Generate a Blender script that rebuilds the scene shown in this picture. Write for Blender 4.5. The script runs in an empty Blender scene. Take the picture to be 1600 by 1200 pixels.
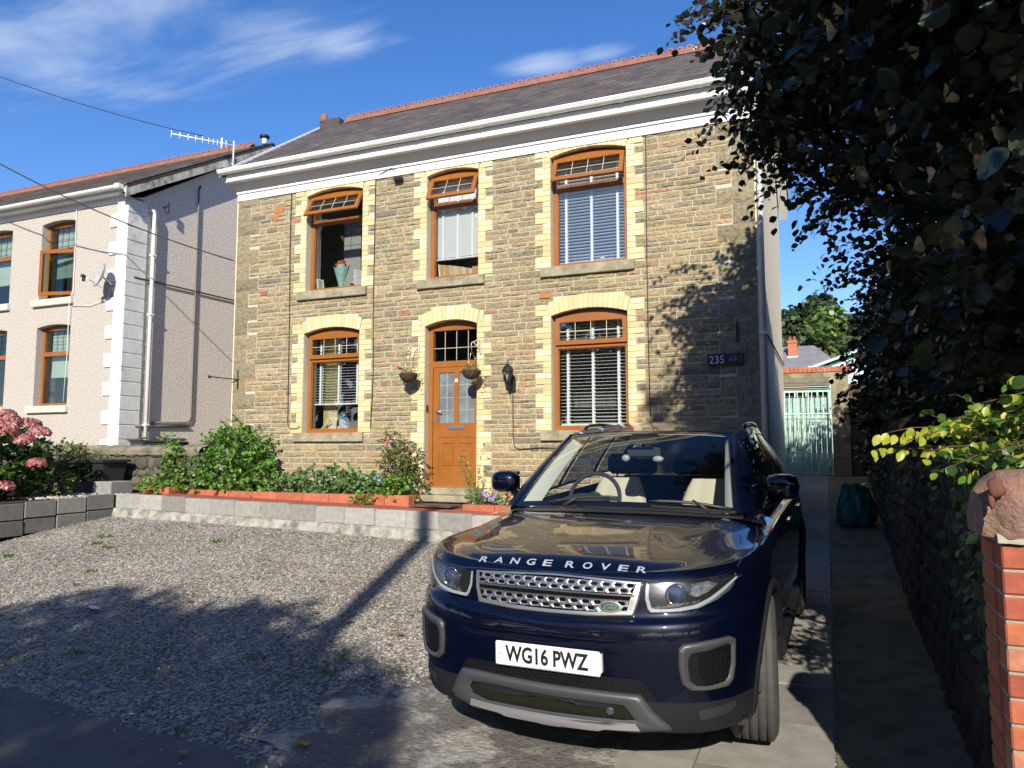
CLOUDS = [(-1.45, 1.17, .6, .34, .78), (-1.22, 1.34, .40, .20, .74), (-1.08, 1.46, .2, .12, .6), (-2.1, 1.05, .9, .5, .7), (-1.2, 1.12, .5, .3, .6), (-1.9, 1.3, .5, .25, .5),
          (-.66, 1.76, .20, .12, .78), (-.50, 1.76, .14, .08, .62), (-.95, 1.5, .08, .05, .3), (-2.2, 1.4, .4, .12, .35),
          (-.9, -2.6, 1.2, 1.2, .5), (.5, -1.6, .8, .5, .4), (-3.0, -2.0, 1.0, 1.0, .4), (2.5, 1.0, 1.5, .8, .4)]
BEECH = [(1.75, 4.0, 2.9, 1.20, 2.2, 1.7), (1.85, 7.0, 2.9, 1.30, 2.3, 1.8), (.80, 6.1, 4.6, 1.38, 1.8, 1.0), (1.15, 3.9, 4.2, 1.05, 1.6, 1.1), (1.55, 10.2, 2.5, 1.10, 2.2, 1.6), (1.45, 2.35, 3.3, .85, .8, 1.0)]
SPRAYS = [(.0, 6.2, 4.6, -1, 0, -.1, 26), (-.2, 6.0, 4.2, -1, .1, -.3, 22), (-.1, 6.3, 4.0, -1, .1, -.5, 18), (-.1, 5.8, 5.0, -1, -.1, .2, 18), (.3, 7.4, 3.9, -1, .3, -.4, 18), (.5, 7.5, 3.4, -1, .3, -.3, 12), (.35, 6.8, 3.7, -.8, .2, -.7, 14), (.5, 8.5, 3.2, -1, .2, 0, 8), (-.45, 6.0, 5.2, -1, 0, -.12, 16), (-.75, 6.1, 5.05, -1, .1, .0, 5)]
PRIVET = [((.80, 3.35, 1.62), (.19, 3.35, 1.57), 30, .03, .050, (.6, .1, .0, .3)), ((.75, 3.30, 1.60), (.26, 3.25, 1.555), 26, .03, .046, (.55, .15, .0, .3)),
          ((.72, 3.35, 1.50), (.15, 3.30, 1.51), 28, .04, .048, (.6, .15, .0, .25)), ((.70, 3.30, 1.53), (.33, 3.20, 1.50), 20, .04, .044, (.4, .4, .1, .1)),
          ((.85, 3.1, 1.66), (.40, 3.15, 1.62), 22, .05, .040, (.15, .5, .3, .05)), ((.90, 3.05, 1.72), (.50, 3.1, 1.68), 22, .05, .040, (.3, .4, .25, .05)), ((.95, 3.0, 1.80), (.58, 3.1, 1.76), 20, .05, .040, (.45, .35, .1, .1)),
          ((.85, 3.1, 1.56), (.45, 3.15, 1.43), 20, .06, .040, (.2, .5, .3, .0)), ((.95, 3.0, 1.60), (.55, 3.1, 1.46), 20, .06, .042, (.25, .5, .25, .0)), ((1.0, 2.98, 1.70), (.66, 3.0, 1.52), 18, .06, .042, (.2, .5, .3, .0)), ((.8, 3.2, 1.55), (.38, 3.3, 1.44), 18, .06, .042, (.3, .4, .3, .0))]
SHADE = [('broad tree across the road casting shade on the gravel', (-2.6, -8.2, -.3), [(-.9, -7.9, 6.35, 1.1, 1.0, 1.0), (-2.4, -7.9, 6.3, 1.2, 1.0, 1.05), (-4.0, -8.1, 5.9, 1.1, 1.0, .9), (.15, -7.8, 6.0, .9, .8, .85), (.95, -7.9, 5.4, .7, .7, .55), (-5.3, -7.8, 6.2, .8, .7, .5), (-6.5, -8.0, 5.7, 1.3, .9, .6), (-8.2, -7.8, 6.3, .7, .7, .35)], 13000, .15, 1, .12),
         ('tall tree right of the road casting shade on the house corner', (4.8, -3.4, -.3), [(3.7, -2.6, 8.2, 2.4, 1.5, 1.6), (2.5, -2.4, 7.0, 1.2, 1.0, .75), (4.8, -2.2, 6.9, 1.7, 1.2, 1.4)], 9000, .15, 2, .2)]
POLE = (-.75, -5.2, -.3); POLEX = 0; POLEH = 8.6
import bpy, bmesh, math, random
import numpy as np
from mathutils import Vector, Matrix
from mathutils.bvhtree import BVHTree
R = math.radians
S = bpy.context.scene
COL = S.collection

# ---------------------------------------------------------------- camera
YAW, PITCH, FPX, EYE = R(22.9), R(4.93), 1166.0, 1.5
cd = bpy.data.cameras.new('camera')
cd.sensor_fit = 'HORIZONTAL'; cd.sensor_width = 36.0; cd.lens = 36.0*FPX/1600.0
cd.clip_start = 0.05; cd.clip_end = 3000
cam = bpy.data.objects.new('camera', cd); COL.objects.link(cam)
cam.location = (0, 0, EYE); cam.rotation_euler = (R(90)+PITCH, 0, YAW)
S.camera = cam

# ---------------------------------------------------------------- light
SUN_EL, SUN_AZ = R(28), R(16.0)       # light travels (-sin az, cos az)
SUN_DIR = Vector((-math.sin(SUN_AZ)*math.cos(SUN_EL), math.cos(SUN_AZ)*math.cos(SUN_EL), -math.sin(SUN_EL)))
sl = bpy.data.lights.new('sun', 'SUN'); sl.energy = 5.0; sl.angle = R(0.53); sl.color = (1.0, 0.93, 0.80)
so = bpy.data.objects.new('sun', sl); COL.objects.link(so)
so.rotation_euler = SUN_DIR.to_track_quat('-Z', 'Y').to_euler(); so.location = (3, -10, 12)

W = bpy.data.worlds.new('World'); S.world = W; W.use_nodes = True
wt = W.node_tree; wt.nodes.clear()
def wn(t, **k):
    n = wt.nodes.new(t)
    for a, b in k.items(): setattr(n, a, b)
    return n
sky = wn('ShaderNodeTexSky', sky_type='NISHITA', sun_disc=False)
sky.sun_elevation = SUN_EL; sky.sun_rotation = R(180)-SUN_AZ; sky.altitude = 50
sky.air_density = 1.0; sky.dust_density = 0.15; sky.ozone_density = 2.6
bg = wn('ShaderNodeBackground'); bg.inputs['Strength'].default_value = 0.068
out = wn('ShaderNodeOutputWorld')
tc = wn('ShaderNodeTexCoord')
# clouds: noise on the sky plane (direction / height), so they flatten towards the horizon
sep = wn('ShaderNodeSeparateXYZ'); wt.links.new(tc.outputs['Generated'], sep.inputs[0])
zc = wn('ShaderNodeMath', operation='MAXIMUM'); zc.inputs[1].default_value = 0.04; wt.links.new(sep.outputs['Z'], zc.inputs[0])
dx = wn('ShaderNodeMath', operation='DIVIDE'); wt.links.new(sep.outputs['X'], dx.inputs[0]); wt.links.new(zc.outputs[0], dx.inputs[1])
dy = wn('ShaderNodeMath', operation='DIVIDE'); wt.links.new(sep.outputs['Y'], dy.inputs[0]); wt.links.new(zc.outputs[0], dy.inputs[1])
cmb = wn('ShaderNodeCombineXYZ'); wt.links.new(dx.outputs[0], cmb.inputs[0]); wt.links.new(dy.outputs[0], cmb.inputs[1])
nz = wn('ShaderNodeTexNoise'); nz.inputs['Scale'].default_value = 2.1; nz.inputs['Detail'].default_value = 7; nz.inputs['Roughness'].default_value = 0.6; nz.inputs['Distortion'].default_value = 0.5
mpn = wn('ShaderNodeMapping'); mpn.inputs['Rotation'].default_value = (0, 0, R(35)); mpn.inputs['Scale'].default_value = (.55, 1.7, 1); wt.links.new(cmb.outputs[0], mpn.inputs['Vector']); wt.links.new(mpn.outputs[0], nz.inputs['Vector'])
def cloud_spot(x, y, rx, ry, amp):
    mp = wn('ShaderNodeMapping'); mp.vector_type = 'POINT'
    mp.inputs['Scale'].default_value = (1/rx, 1/ry, 0); mp.inputs['Location'].default_value = (-x/rx, -y/ry, 0)
    wt.links.new(cmb.outputs[0], mp.inputs['Vector'])
    ln = wn('ShaderNodeVectorMath', operation='LENGTH'); wt.links.new(mp.outputs[0], ln.inputs[0])
    mr = wn('ShaderNodeMapRange'); mr.interpolation_type = 'SMOOTHSTEP'
    mr.inputs['From Min'].default_value = 0.0; mr.inputs['From Max'].default_value = 1.0
    mr.inputs['To Min'].default_value = amp; mr.inputs['To Max'].default_value = 0.0
    wt.links.new(ln.outputs['Value'], mr.inputs['Value'])
    return mr.outputs[0]
acc = None
for spot in CLOUDS:
    o_ = cloud_spot(*spot)
    if acc is None: acc = o_
    else:
        ad = wn('ShaderNodeMath', operation='MAXIMUM'); wt.links.new(acc, ad.inputs[0]); wt.links.new(o_, ad.inputs[1]); acc = ad.outputs[0]
nm = wn('ShaderNodeMath', operation='MULTIPLY_ADD'); nm.inputs[1].default_value = 2.4; nm.inputs[2].default_value = -.72; wt.links.new(nz.outputs['Fac'], nm.inputs[0])
ad = wn('ShaderNodeMath', operation='ADD'); wt.links.new(acc, ad.inputs[0]); wt.links.new(nm.outputs[0], ad.inputs[1])
cr = wn('ShaderNodeMapRange'); cr.interpolation_type = 'SMOOTHSTEP'
cr.inputs['From Min'].default_value = 0.62; cr.inputs['From Max'].default_value = 1.75
cr.inputs['To Min'].default_value = 0.0; cr.inputs['To Max'].default_value = 0.8
wt.links.new(ad.outputs[0], cr.inputs['Value'])

mx = wn('ShaderNodeMix', data_type='RGBA'); mx.inputs[7].default_value = (7.0, 8.2, 10.5, 1)
hs = wn('ShaderNodeHueSaturation'); hs.inputs['Saturation'].default_value = 1.25; hs.inputs['Value'].default_value = 1.8
tm = wn('ShaderNodeMix', data_type='RGBA', blend_type='MULTIPLY'); tm.inputs[0].default_value = 1.0; tm.inputs[7].default_value = (1.02, .96, 1.08, 1)
wt.links.new(sky.outputs[0], tm.inputs[6]); wt.links.new(tm.outputs[2], hs.inputs['Color'])
wt.links.new(cr.outputs[0], mx.inputs[0]); wt.links.new(hs.outputs[0], mx.inputs[6])
wt.links.new(mx.outputs[2], bg.inputs['Color']); wt.links.new(bg.outputs[0], out.inputs[0])

S.view_settings.view_transform = 'Standard'; S.view_settings.look = 'None'
S.view_settings.exposure = 0.48; S.view_settings.gamma = 1.0
S.render.engine = 'CYCLES'
S.cycles.max_bounces = 7; S.cycles.transparent_max_bounces = 12

# ---------------------------------------------------------------- helpers
def mat(name, color, rough=0.6, metal=0.0, spec=0.5, vary=0.0, vscale=6.0, bump=0.0, bscale=30.0, attr=False,
        coat=0.0, trans=0.0, color2=None, c2scale=3.0, c2lo=0.45, c2hi=0.65, dirt=0.0, bdist=0.01, detail=6.0):
    m = bpy.data.materials.new(name); m.use_nodes = True
    t = m.node_tree; N = t.nodes; L = t.links
    p = N['Principled BSDF']
    p.inputs['Roughness'].default_value = rough; p.inputs['Metallic'].default_value = metal
    p.inputs['Specular IOR Level'].default_value = spec
    if coat: p.inputs['Coat Weight'].default_value = coat; p.inputs['Coat Roughness'].default_value = 0.03
    tcn = N.new('ShaderNodeTexCoord')
    if attr:
        a = N.new('ShaderNodeVertexColor'); a.layer_name = 'Col'; src = a.outputs['Color']
    else:
        a = N.new('ShaderNodeRGB'); a.outputs[0].default_value = (*color, 1); src = a.outputs[0]
    if color2 is not None:
        n2 = N.new('ShaderNodeTexNoise'); n2.inputs['Scale'].default_value = c2scale; n2.inputs['Detail'].default_value = detail; n2.inputs['Roughness'].default_value = 0.65
        L.new(tcn.outputs['Object'], n2.inputs['Vector'])
        mr = N.new('ShaderNodeMapRange'); mr.inputs['From Min'].default_value = c2lo; mr.inputs['From Max'].default_value = c2hi
        L.new(n2.outputs['Fac'], mr.inputs['Value'])
        mm = N.new('ShaderNodeMix'); mm.data_type = 'RGBA'; mm.inputs[7].default_value = (*color2, 1)
        L.new(mr.outputs[0], mm.inputs[0]); L.new(src, mm.inputs[6]); src = mm.outputs[2]
    if vary:
        n = N.new('ShaderNodeTexNoise'); n.inputs['Scale'].default_value = vscale; n.inputs['Detail'].default_value = 8; n.inputs['Roughness'].default_value = 0.7
        L.new(tcn.outputs['Object'], n.inputs['Vector'])
        mr = N.new('ShaderNodeMapRange'); mr.inputs['From Min'].default_value = 0.3; mr.inputs['From Max'].default_value = 0.7
        mr.inputs['To Min'].default_value = 1-vary; mr.inputs['To Max'].default_value = 1+vary
        L.new(n.outputs['Fac'], mr.inputs['Value'])
        vm = N.new('ShaderNodeVectorMath'); vm.operation = 'SCALE'
        L.new(src, vm.inputs[0]); L.new(mr.outputs[0], vm.inputs['Scale']); src = vm.outputs[0]
    L.new(src, p.inputs['Base Color'])
    if bump:
        nb = N.new('ShaderNodeTexNoise'); nb.inputs['Scale'].default_value = bscale; nb.inputs['Detail'].default_value = 6; nb.inputs['Roughness'].default_value = 0.65
        L.new(tcn.outputs['Object'], nb.inputs['Vector'])
        b = N.new('ShaderNodeBump'); b.inputs['Strength'].default_value = bump; b.inputs['Distance'].default_value = bdist
        L.new(nb.outputs['Fac'], b.inputs['Height']); L.new(b.outputs[0], p.inputs['Normal'])
    if trans:
        tr = N.new('ShaderNodeBsdfTranslucent'); L.new(src, tr.inputs['Color'])
        ms = N.new('ShaderNodeMixShader'); ms.inputs[0].default_value = trans
        o = N['Material Output']; L.new(p.outputs[0], ms.inputs[1]); L.new(tr.outputs[0], ms.inputs[2]); L.new(ms.outputs[0], o.inputs[0])
    return m

def glassmat(name, tint=(0.75, 0.8, 0.8), refl=0.1, rough=0.0, haze=0.0):
    m = bpy.data.materials.new(name); m.use_nodes = True
    t = m.node_tree; N = t.nodes; L = t.links; N.remove(N['Principled BSDF'])
    tr = N.new('ShaderNodeBsdfTransparent'); tr.inputs[0].default_value = (*tint, 1)
    gl = N.new('ShaderNodeBsdfGlossy'); gl.inputs['Roughness'].default_value = rough
    tcn = N.new('ShaderNodeTexCoord'); nb = N.new('ShaderNodeTexNoise'); nb.inputs['Scale'].default_value = 2.0
    L.new(tcn.outputs['Object'], nb.inputs['Vector'])
    b = N.new('ShaderNodeBump'); b.inputs['Strength'].default_value = 0.15; b.inputs['Distance'].default_value = 0.004
    L.new(nb.outputs['Fac'], b.inputs['Height']); L.new(b.outputs[0], gl.inputs['Normal'])
    fr = N.new('ShaderNodeLayerWeight'); fr.inputs['Blend'].default_value = 0.5
    pw = N.new('ShaderNodeMath'); pw.operation = 'POWER'; pw.inputs[1].default_value = 5.0; L.new(fr.outputs['Facing'], pw.inputs[0])
    mr = N.new('ShaderNodeMapRange'); mr.inputs['To Min'].default_value = refl; mr.inputs['To Max'].default_value = 1.0
    L.new(pw.outputs[0], mr.inputs['Value'])
    ms = N.new('ShaderNodeMixShader'); L.new(mr.outputs[0], ms.inputs[0]); L.new(tr.outputs[0], ms.inputs[1]); L.new(gl.outputs[0], ms.inputs[2])
    src = ms.outputs[0]
    if haze:
        df = N.new('ShaderNodeBsdfDiffuse'); df.inputs[0].default_value = (0.5, 0.55, 0.6, 1)
        m2 = N.new('ShaderNodeMixShader'); m2.inputs[0].default_value = haze
        L.new(src, m2.inputs[1]); L.new(df.outputs[0], m2.inputs[2]); src = m2.outputs[0]
    L.new(src, N['Material Output'].inputs[0])
    return m

WORLDLOC = {}
def empty(name, label, cat, loc=(0, 0, 0), group=None):
    o = bpy.data.objects.new(name, None); COL.objects.link(o); o.location = loc
    o.empty_display_size = 0.2
    tag(o, label, cat, group); WORLDLOC[o.name] = Vector(loc)
    return o
def tag(o, label=None, cat=None, group=None, kind=None):
    if label: o['label'] = label
    if cat: o['category'] = cat
    if group: o['group'] = group
    if kind: o['kind'] = kind
    return o
def locof(p):
    v = Vector((0, 0, 0))
    while p is not None:
        v = v + Vector(p.location); p = p.parent
    return v

class MB:
    def __init__(s, col=None): s.v = []; s.f = []; s.c = []; s.sm = []; s.col = col
    def face(s, idx, col=None, smooth=False): s.f.append(tuple(idx)); s.c.append(col or s.col); s.sm.append(smooth)
    def add(s, vs, fs, col=None, smooth=False):
        b = len(s.v); s.v += [tuple(v) for v in vs]
        for f in fs: s.face([b+i for i in f], col, smooth)
    def quad(s, a, b, c, d, col=None): s.add([a, b, c, d], [(0, 1, 2, 3)], col)
    def box(s, x0, x1, y0, y1, z0, z1, col=None, M=None, bev=0.0):
        if x0 > x1: x0, x1 = x1, x0
        if y0 > y1: y0, y1 = y1, y0
        if z0 > z1: z0, z1 = z1, z0
        if bev <= 0:
            vs = [(x0,y0,z0),(x1,y0,z0),(x1,y1,z0),(x0,y1,z0),(x0,y0,z1),(x1,y0,z1),(x1,y1,z1),(x0,y1,z1)]
            fs = [(0,3,2,1),(4,5,6,7),(0,1,5,4),(1,2,6,5),(2,3,7,6),(3,0,4,7)]
        else:
            b = min(bev, (x1-x0)*.45, (y1-y0)*.45, (z1-z0)*.45)
            vs = []
            for (X, Y, Z) in [(x0,y0,z0),(x1,y0,z0),(x1,y1,z0),(x0,y1,z0),(x0,y0,z1),(x1,y0,z1),(x1,y1,z1),(x0,y1,z1)]:
                sx = b if X == x0 else -b; sy = b if Y == y0 else -b; sz = b if Z == z0 else -b
                vs += [(X, Y+sy, Z+sz), (X+sx, Y, Z+sz), (X+sx, Y+sy, Z)]
            q = lambda *k: k
            fs = [q(2,11,8,5), q(14,17,20,23), q(1,4,16,13), q(3,6,18,15), q(7,10,22,19), q(9,0,12,21),
                  q(2,5,4,1), q(5,8,6,3), q(8,11,10,7), q(11,2,0,9),
                  q(13,16,17,14), q(15,18,20,17), q(19,22,23,20), q(21,12,14,23),
                  q(0,1,13,12), q(4,3,15,16), q(6,7,19,18), q(10,9,21,22)]
            for i in range(8): fs.append((3*i, 3*i+1, 3*i+2) if i in (1, 3, 4, 6) else (3*i, 3*i+2, 3*i+1))
        if M is not None: vs = [tuple(M @ Vector(v)) for v in vs]
        s.add(vs, fs, col)
    def prism(s, pts, axis, a, b, col=None):
        """polygon pts (2D) extruded along axis from a to b"""
        n = len(pts)
        def P(p, t):
            return {'x': (t, p[0], p[1]), 'y': (p[0], t, p[1]), 'z': (p[0], p[1], t)}[axis]
        vs = [P(p, a) for p in pts]+[P(p, b) for p in pts]
        fs = [tuple(range(n)), tuple(range(2*n-1, n-1, -1))]+[(i, (i+1) % n, n+(i+1) % n, n+i)[::-1] for i in range(n)]
        s.add(vs, fs, col)
    def tube(s, pts, r, n=8, col=None, closed=False, caps=True):
        pts = [Vector(p) for p in pts]; rs = r if isinstance(r, (list, tuple)) else [r]*len(pts)
        b = len(s.v); m = len(pts); up = None
        for i, p in enumerate(pts):
            if closed: d = pts[(i+1) % m]-pts[i-1]
            else: d = pts[min(i+1, m-1)]-pts[max(i-1, 0)]
            if d.length < 1e-9: d = Vector((0, 0, 1))
            d.normalize()
            if up is None:
                up = Vector((0, 0, 1)) if abs(d.z) < .9 else Vector((1, 0, 0))
            x = d.cross(up)
            if x.length < 1e-6: x = d.cross(Vector((0.3, 1, 0.2)))
            x.normalize(); y = x.cross(d); up = y
            for k in range(n):
                t = 2*math.pi*k/n
                s.v.append(tuple(p+x*(rs[i]*math.cos(t))+y*(rs[i]*math.sin(t))))
        for i in range(m if closed else m-1):
            j = (i+1) % m
            for k in range(n):
                l = (k+1) % n
                s.face((b+i*n+k, b+i*n+l, b+j*n+l, b+j*n+k), col, True)
        if caps and not closed:
            s.face([b+k for k in range(n)][::-1], col); s.face([b+(m-1)*n+k for k in range(n)], col)
    def lathe(s, prof, c=(0, 0, 0), n=24, axis='z', col=None, smooth=True, M=None):
        b = len(s.v); m = len(prof)
        for (r, h) in prof:
            for k in range(n):
                t = 2*math.pi*k/n; u, w = r*math.cos(t), r*math.sin(t)
                p = {'z': (u, w, h), 'x': (h, u, w), 'y': (w, h, u)}[axis]
                p = Vector(p)
                if M is not None: p = M @ p
                s.v.append((p.x+c[0], p.y+c[1], p.z+c[2]))
        for i in range(m-1):
            for k in range(n):
                l = (k+1) % n; s.face((b+i*n+k, b+i*n+l, b+(i+1)*n+l, b+(i+1)*n+k), col, smooth)
    def grid(s, P, col=None, smooth=True, closed_u=False):
        """P[i][j] points"""
        b = len(s.v); n = len(P); m = len(P[0])
        for row in P: s.v += [tuple(p) for p in row]
        for i in range(n if closed_u else n-1):
            for j in range(m-1):
                i2 = (i+1) % n
                s.face((b+i*m+j, b+i2*m+j, b+i2*m+j+1, b+i*m+j+1), col, smooth)
    def ball(s, c, r, n=10, m=7, col=None, jit=0.0, rnd=random):
        rx, ry, rz = r if isinstance(r, (tuple, list)) else (r, r, r)
        P = []
        for i in range(m+1):
            th = math.pi*i/m; row = []
            for j in range(n):
                ph = 2*math.pi*j/n; k = 1+(rnd.uniform(-jit, jit) if jit else 0)
                row.append((c[0]+rx*k*math.sin(th)*math.cos(ph), c[1]+ry*k*math.sin(th)*math.sin(ph), c[2]+rz*k*math.cos(th)))
            P.append(row)
        b = len(s.v)
        for row in P: s.v += row
        for i in range(m):
            for j in range(n):
                l = (j+1) % n; s.face((b+i*n+j, b+(i+1)*n+j, b+(i+1)*n+l, b+i*n+l), col, True)
    def build(s, name, material, parent=None, local=False, smooth=None):
        me = bpy.data.meshes.new(name)
        off = Vector((0, 0, 0)) if local else locof(parent)
        vs = s.v if off.length == 0 else [(v[0]-off.x, v[1]-off.y, v[2]-off.z) for v in s.v]
        me.from_pydata(vs, [], s.f)
        sm = s.sm if smooth is None else [smooth]*len(s.f)
        me.polygons.foreach_set('use_smooth', sm)
        if any(c is not None for c in s.c):
            ca = me.color_attributes.new('Col', 'FLOAT_COLOR', 'CORNER')
            arr = []
            for f, c in zip(s.f, s.c):
                c = c or (.5, .5, .5); arr += [c[0], c[1], c[2], 1.0]*len(f)
            ca.data.foreach_set('color', arr)
        me.update()
        if material is not None: me.materials.append(material)
        o = bpy.data.objects.new(name, me); COL.objects.link(o)
        if parent is not None: o.parent = parent
        return o

def struct(o): o['kind'] = 'structure'; return o
def fastmesh(name, V, F, material, parent=None, C=None, smooth=False):
    """V (n,3) array, F (m,k) array all same k; C per-face colour"""
    me = bpy.data.meshes.new(name); m, k = F.shape
    off = locof(parent)
    V = V - np.array([off.x, off.y, off.z])
    me.vertices.add(len(V)); me.vertices.foreach_set('co', V.astype(np.float32).ravel())
    me.loops.add(m*k); me.loops.foreach_set('vertex_index', F.astype(np.int32).ravel())
    me.polygons.add(m); me.polygons.foreach_set('loop_start', np.arange(0, m*k, k, dtype=np.int32))
    me.polygons.foreach_set('loop_total', np.full(m, k, dtype=np.int32))
    me.polygons.foreach_set('use_smooth', np.full(m, smooth))
    me.update(calc_edges=True)
    if C is not None:
        ca = me.color_attributes.new('Col', 'FLOAT_COLOR', 'CORNER')
        cc = np.ones((m, k, 4), dtype=np.float32); cc[:, :, :3] = C[:, None, :]
        ca.data.foreach_set('color', cc.ravel())
    me.materials.append(material)
    o = bpy.data.objects.new(name, me); COL.objects.link(o)
    if parent is not None: o.parent = parent
    return o

def basis(nrm, tdir):
    """frames with z=nrm, y along tdir"""
    z = nrm/np.linalg.norm(nrm, axis=1, keepdims=True)
    x = np.cross(tdir, z); x /= (np.linalg.norm(x, axis=1, keepdims=True)+1e-9)
    y = np.cross(z, x)
    return np.stack([x, y, z], axis=2)          # columns
LEAF_T = np.array([[0,0,0],[-.32,.28,.07],[-.36,.62,.06],[0,1.0,-.06],[.36,.62,.06],[.32,.28,.07],[0,.5,0]], float)


# finer leaf for whatever hangs close to the road edge: oval, wavy rim, folded along the midrib
_o = [(.0, .0), (.20, .10), (.33, .26), (.39, .44), (.36, .62), (.25, .80), (.11, .93), (0, 1.0)]
LEAF_HI = [(0, y, .0-.10*y*y) for y in (.0, .2, .4, .6, .8)]
for sx in (-1, 1): LEAF_HI += [(sx*x, y, .10*x/.39+(.025 if i % 2 else -.02)-.10*y*y) for i, (x, y) in enumerate(_o[1:7])]
LEAF_HI.append((0, 1.0, -.13)); LEAF_HI = np.array(LEAF_HI, float)
_t = []
for base in (5, 11):
    q = [base+i for i in range(6)]
    tr_ = [(0, q[0], 1), (q[0], q[1], 1), (1, q[1], 2), (q[1], q[2], 2), (2, q[2], 3), (q[2], q[3], 3), (3, q[3], 4), (q[3], q[4], 4), (4, q[4], q[5]), (4, q[5], 17)]
    _t += [t if base == 5 else (t[0], t[2], t[1]) for t in tr_]
LEAF_HI_T = np.array([(a, c, b) for a, b, c in _t])
def leaf_mesh(name, P, nrm, tdir, size, C, material, parent=None, width=1.0, hi=False):
    n = len(P); B = basis(nrm, tdir)
    if hi:
        T = LEAF_HI.copy(); T[:, 0] *= width
        V = np.einsum('nij,kj->nki', B, T)*size[:, None, None]+P[:, None, :]
        F = (LEAF_HI_T[None]+(np.arange(n)*len(T))[:, None, None]).reshape(-1, 3)
        return fastmesh(name, V.reshape(-1, 3), F, material, parent, np.repeat(C, len(LEAF_HI_T), axis=0), smooth=True)
    T = LEAF_T.copy(); T[:, 0] *= width
    V = np.einsum('nij,kj->nki', B, T)*size[:, None, None]+P[:, None, :]
    tri = np.array([[0,6,1],[6,2,1],[0,5,6],[5,4,6],[6,3,2],[6,4,3]])
    F = (tri[None]+(np.arange(n)*7)[:, None, None]).reshape(-1, 3)
    CC = np.repeat(C, len(tri), axis=0)
    return fastmesh(name, V.reshape(-1, 3), F, material, parent, CC, smooth=True)

def text_polys(txt, size=1.0, xs=1.0, offset=0.0, extrude=0.0, space=1.0, shear=0.0, res=3):
    cu = bpy.data.curves.new('t', 'FONT'); cu.body = txt; cu.size = size; cu.offset = offset; cu.extrude = extrude
    cu.align_x = 'CENTER'; cu.align_y = 'CENTER'; cu.space_character = space; cu.shear = shear; cu.resolution_u = res
    o = bpy.data.objects.new('t', cu); COL.objects.link(o)
    dg = bpy.context.evaluated_depsgraph_get(); me = bpy.data.meshes.new_from_object(o.evaluated_get(dg))
    vs = [(v.co.x*xs, v.co.y, v.co.z) for v in me.vertices]; fs = [tuple(p.vertices) for p in me.polygons]
    bpy.data.objects.remove(o); bpy.data.curves.remove(cu); bpy.data.meshes.remove(me)
    return vs, fs
def fit_text(txt, w, h, **k):
    vs, fs = text_polys(txt, **k)
    xs = [v[0] for v in vs]; ys = [v[1] for v in vs]
    sx = w/(max(xs)-min(xs)); sy = h/(max(ys)-min(ys)); cx = (max(xs)+min(xs))/2; cy = (max(ys)+min(ys))/2
    return [((v[0]-cx)*sx, (v[1]-cy)*sy) for v in vs], fs
def subdivide_flat(vs, fs, maxlen):
    """split long edges so text follows a curved surface"""
    bm = bmesh.new(); vv = [bm.verts.new((v[0], v[1], 0)) for v in vs]
    for f in fs:
        try: bm.faces.new([vv[i] for i in f])
        except ValueError: pass
    bmesh.ops.triangulate(bm, faces=bm.faces[:])
    for _ in range(3):
        e = [e for e in bm.edges if e.calc_length() > maxlen]
        if not e: break
        bmesh.ops.subdivide_edges(bm, edges=e, cuts=1)
        bmesh.ops.triangulate(bm, faces=bm.faces[:])
    bm.verts.index_update()
    r = [(v.co.x, v.co.y) for v in bm.verts], [tuple(v.index for v in f.verts) for f in bm.faces]
    bm.free(); return r
def lerp(a, b, t): return a+(b-a)*t
def smooth(t): t = min(1, max(0, t)); return t*t*(3-2*t)
def interp(x, xs, ys): return float(np.interp(x, xs, ys))
# ---------------------------------------------------------------- terrain
def gz(x, y):
    h = -.05+.045*(y-4.2)
    t = y-6
    if t > 0: h += .0375*(t*t/4 if t < 2 else 1+(t-2))
    if y > 8: h += .055*(min(y, 16)-8)
    if y > 16: h = h-.05*(y-16)
    s = smooth((y-3)/5); l = max(0, -x-2)
    if y < 0: h = -.24+.01*y
    if y > 16: h = h
    return h+s*(.24*(1-math.exp(-l/1.5))+.014*min(l, 20))

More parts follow.
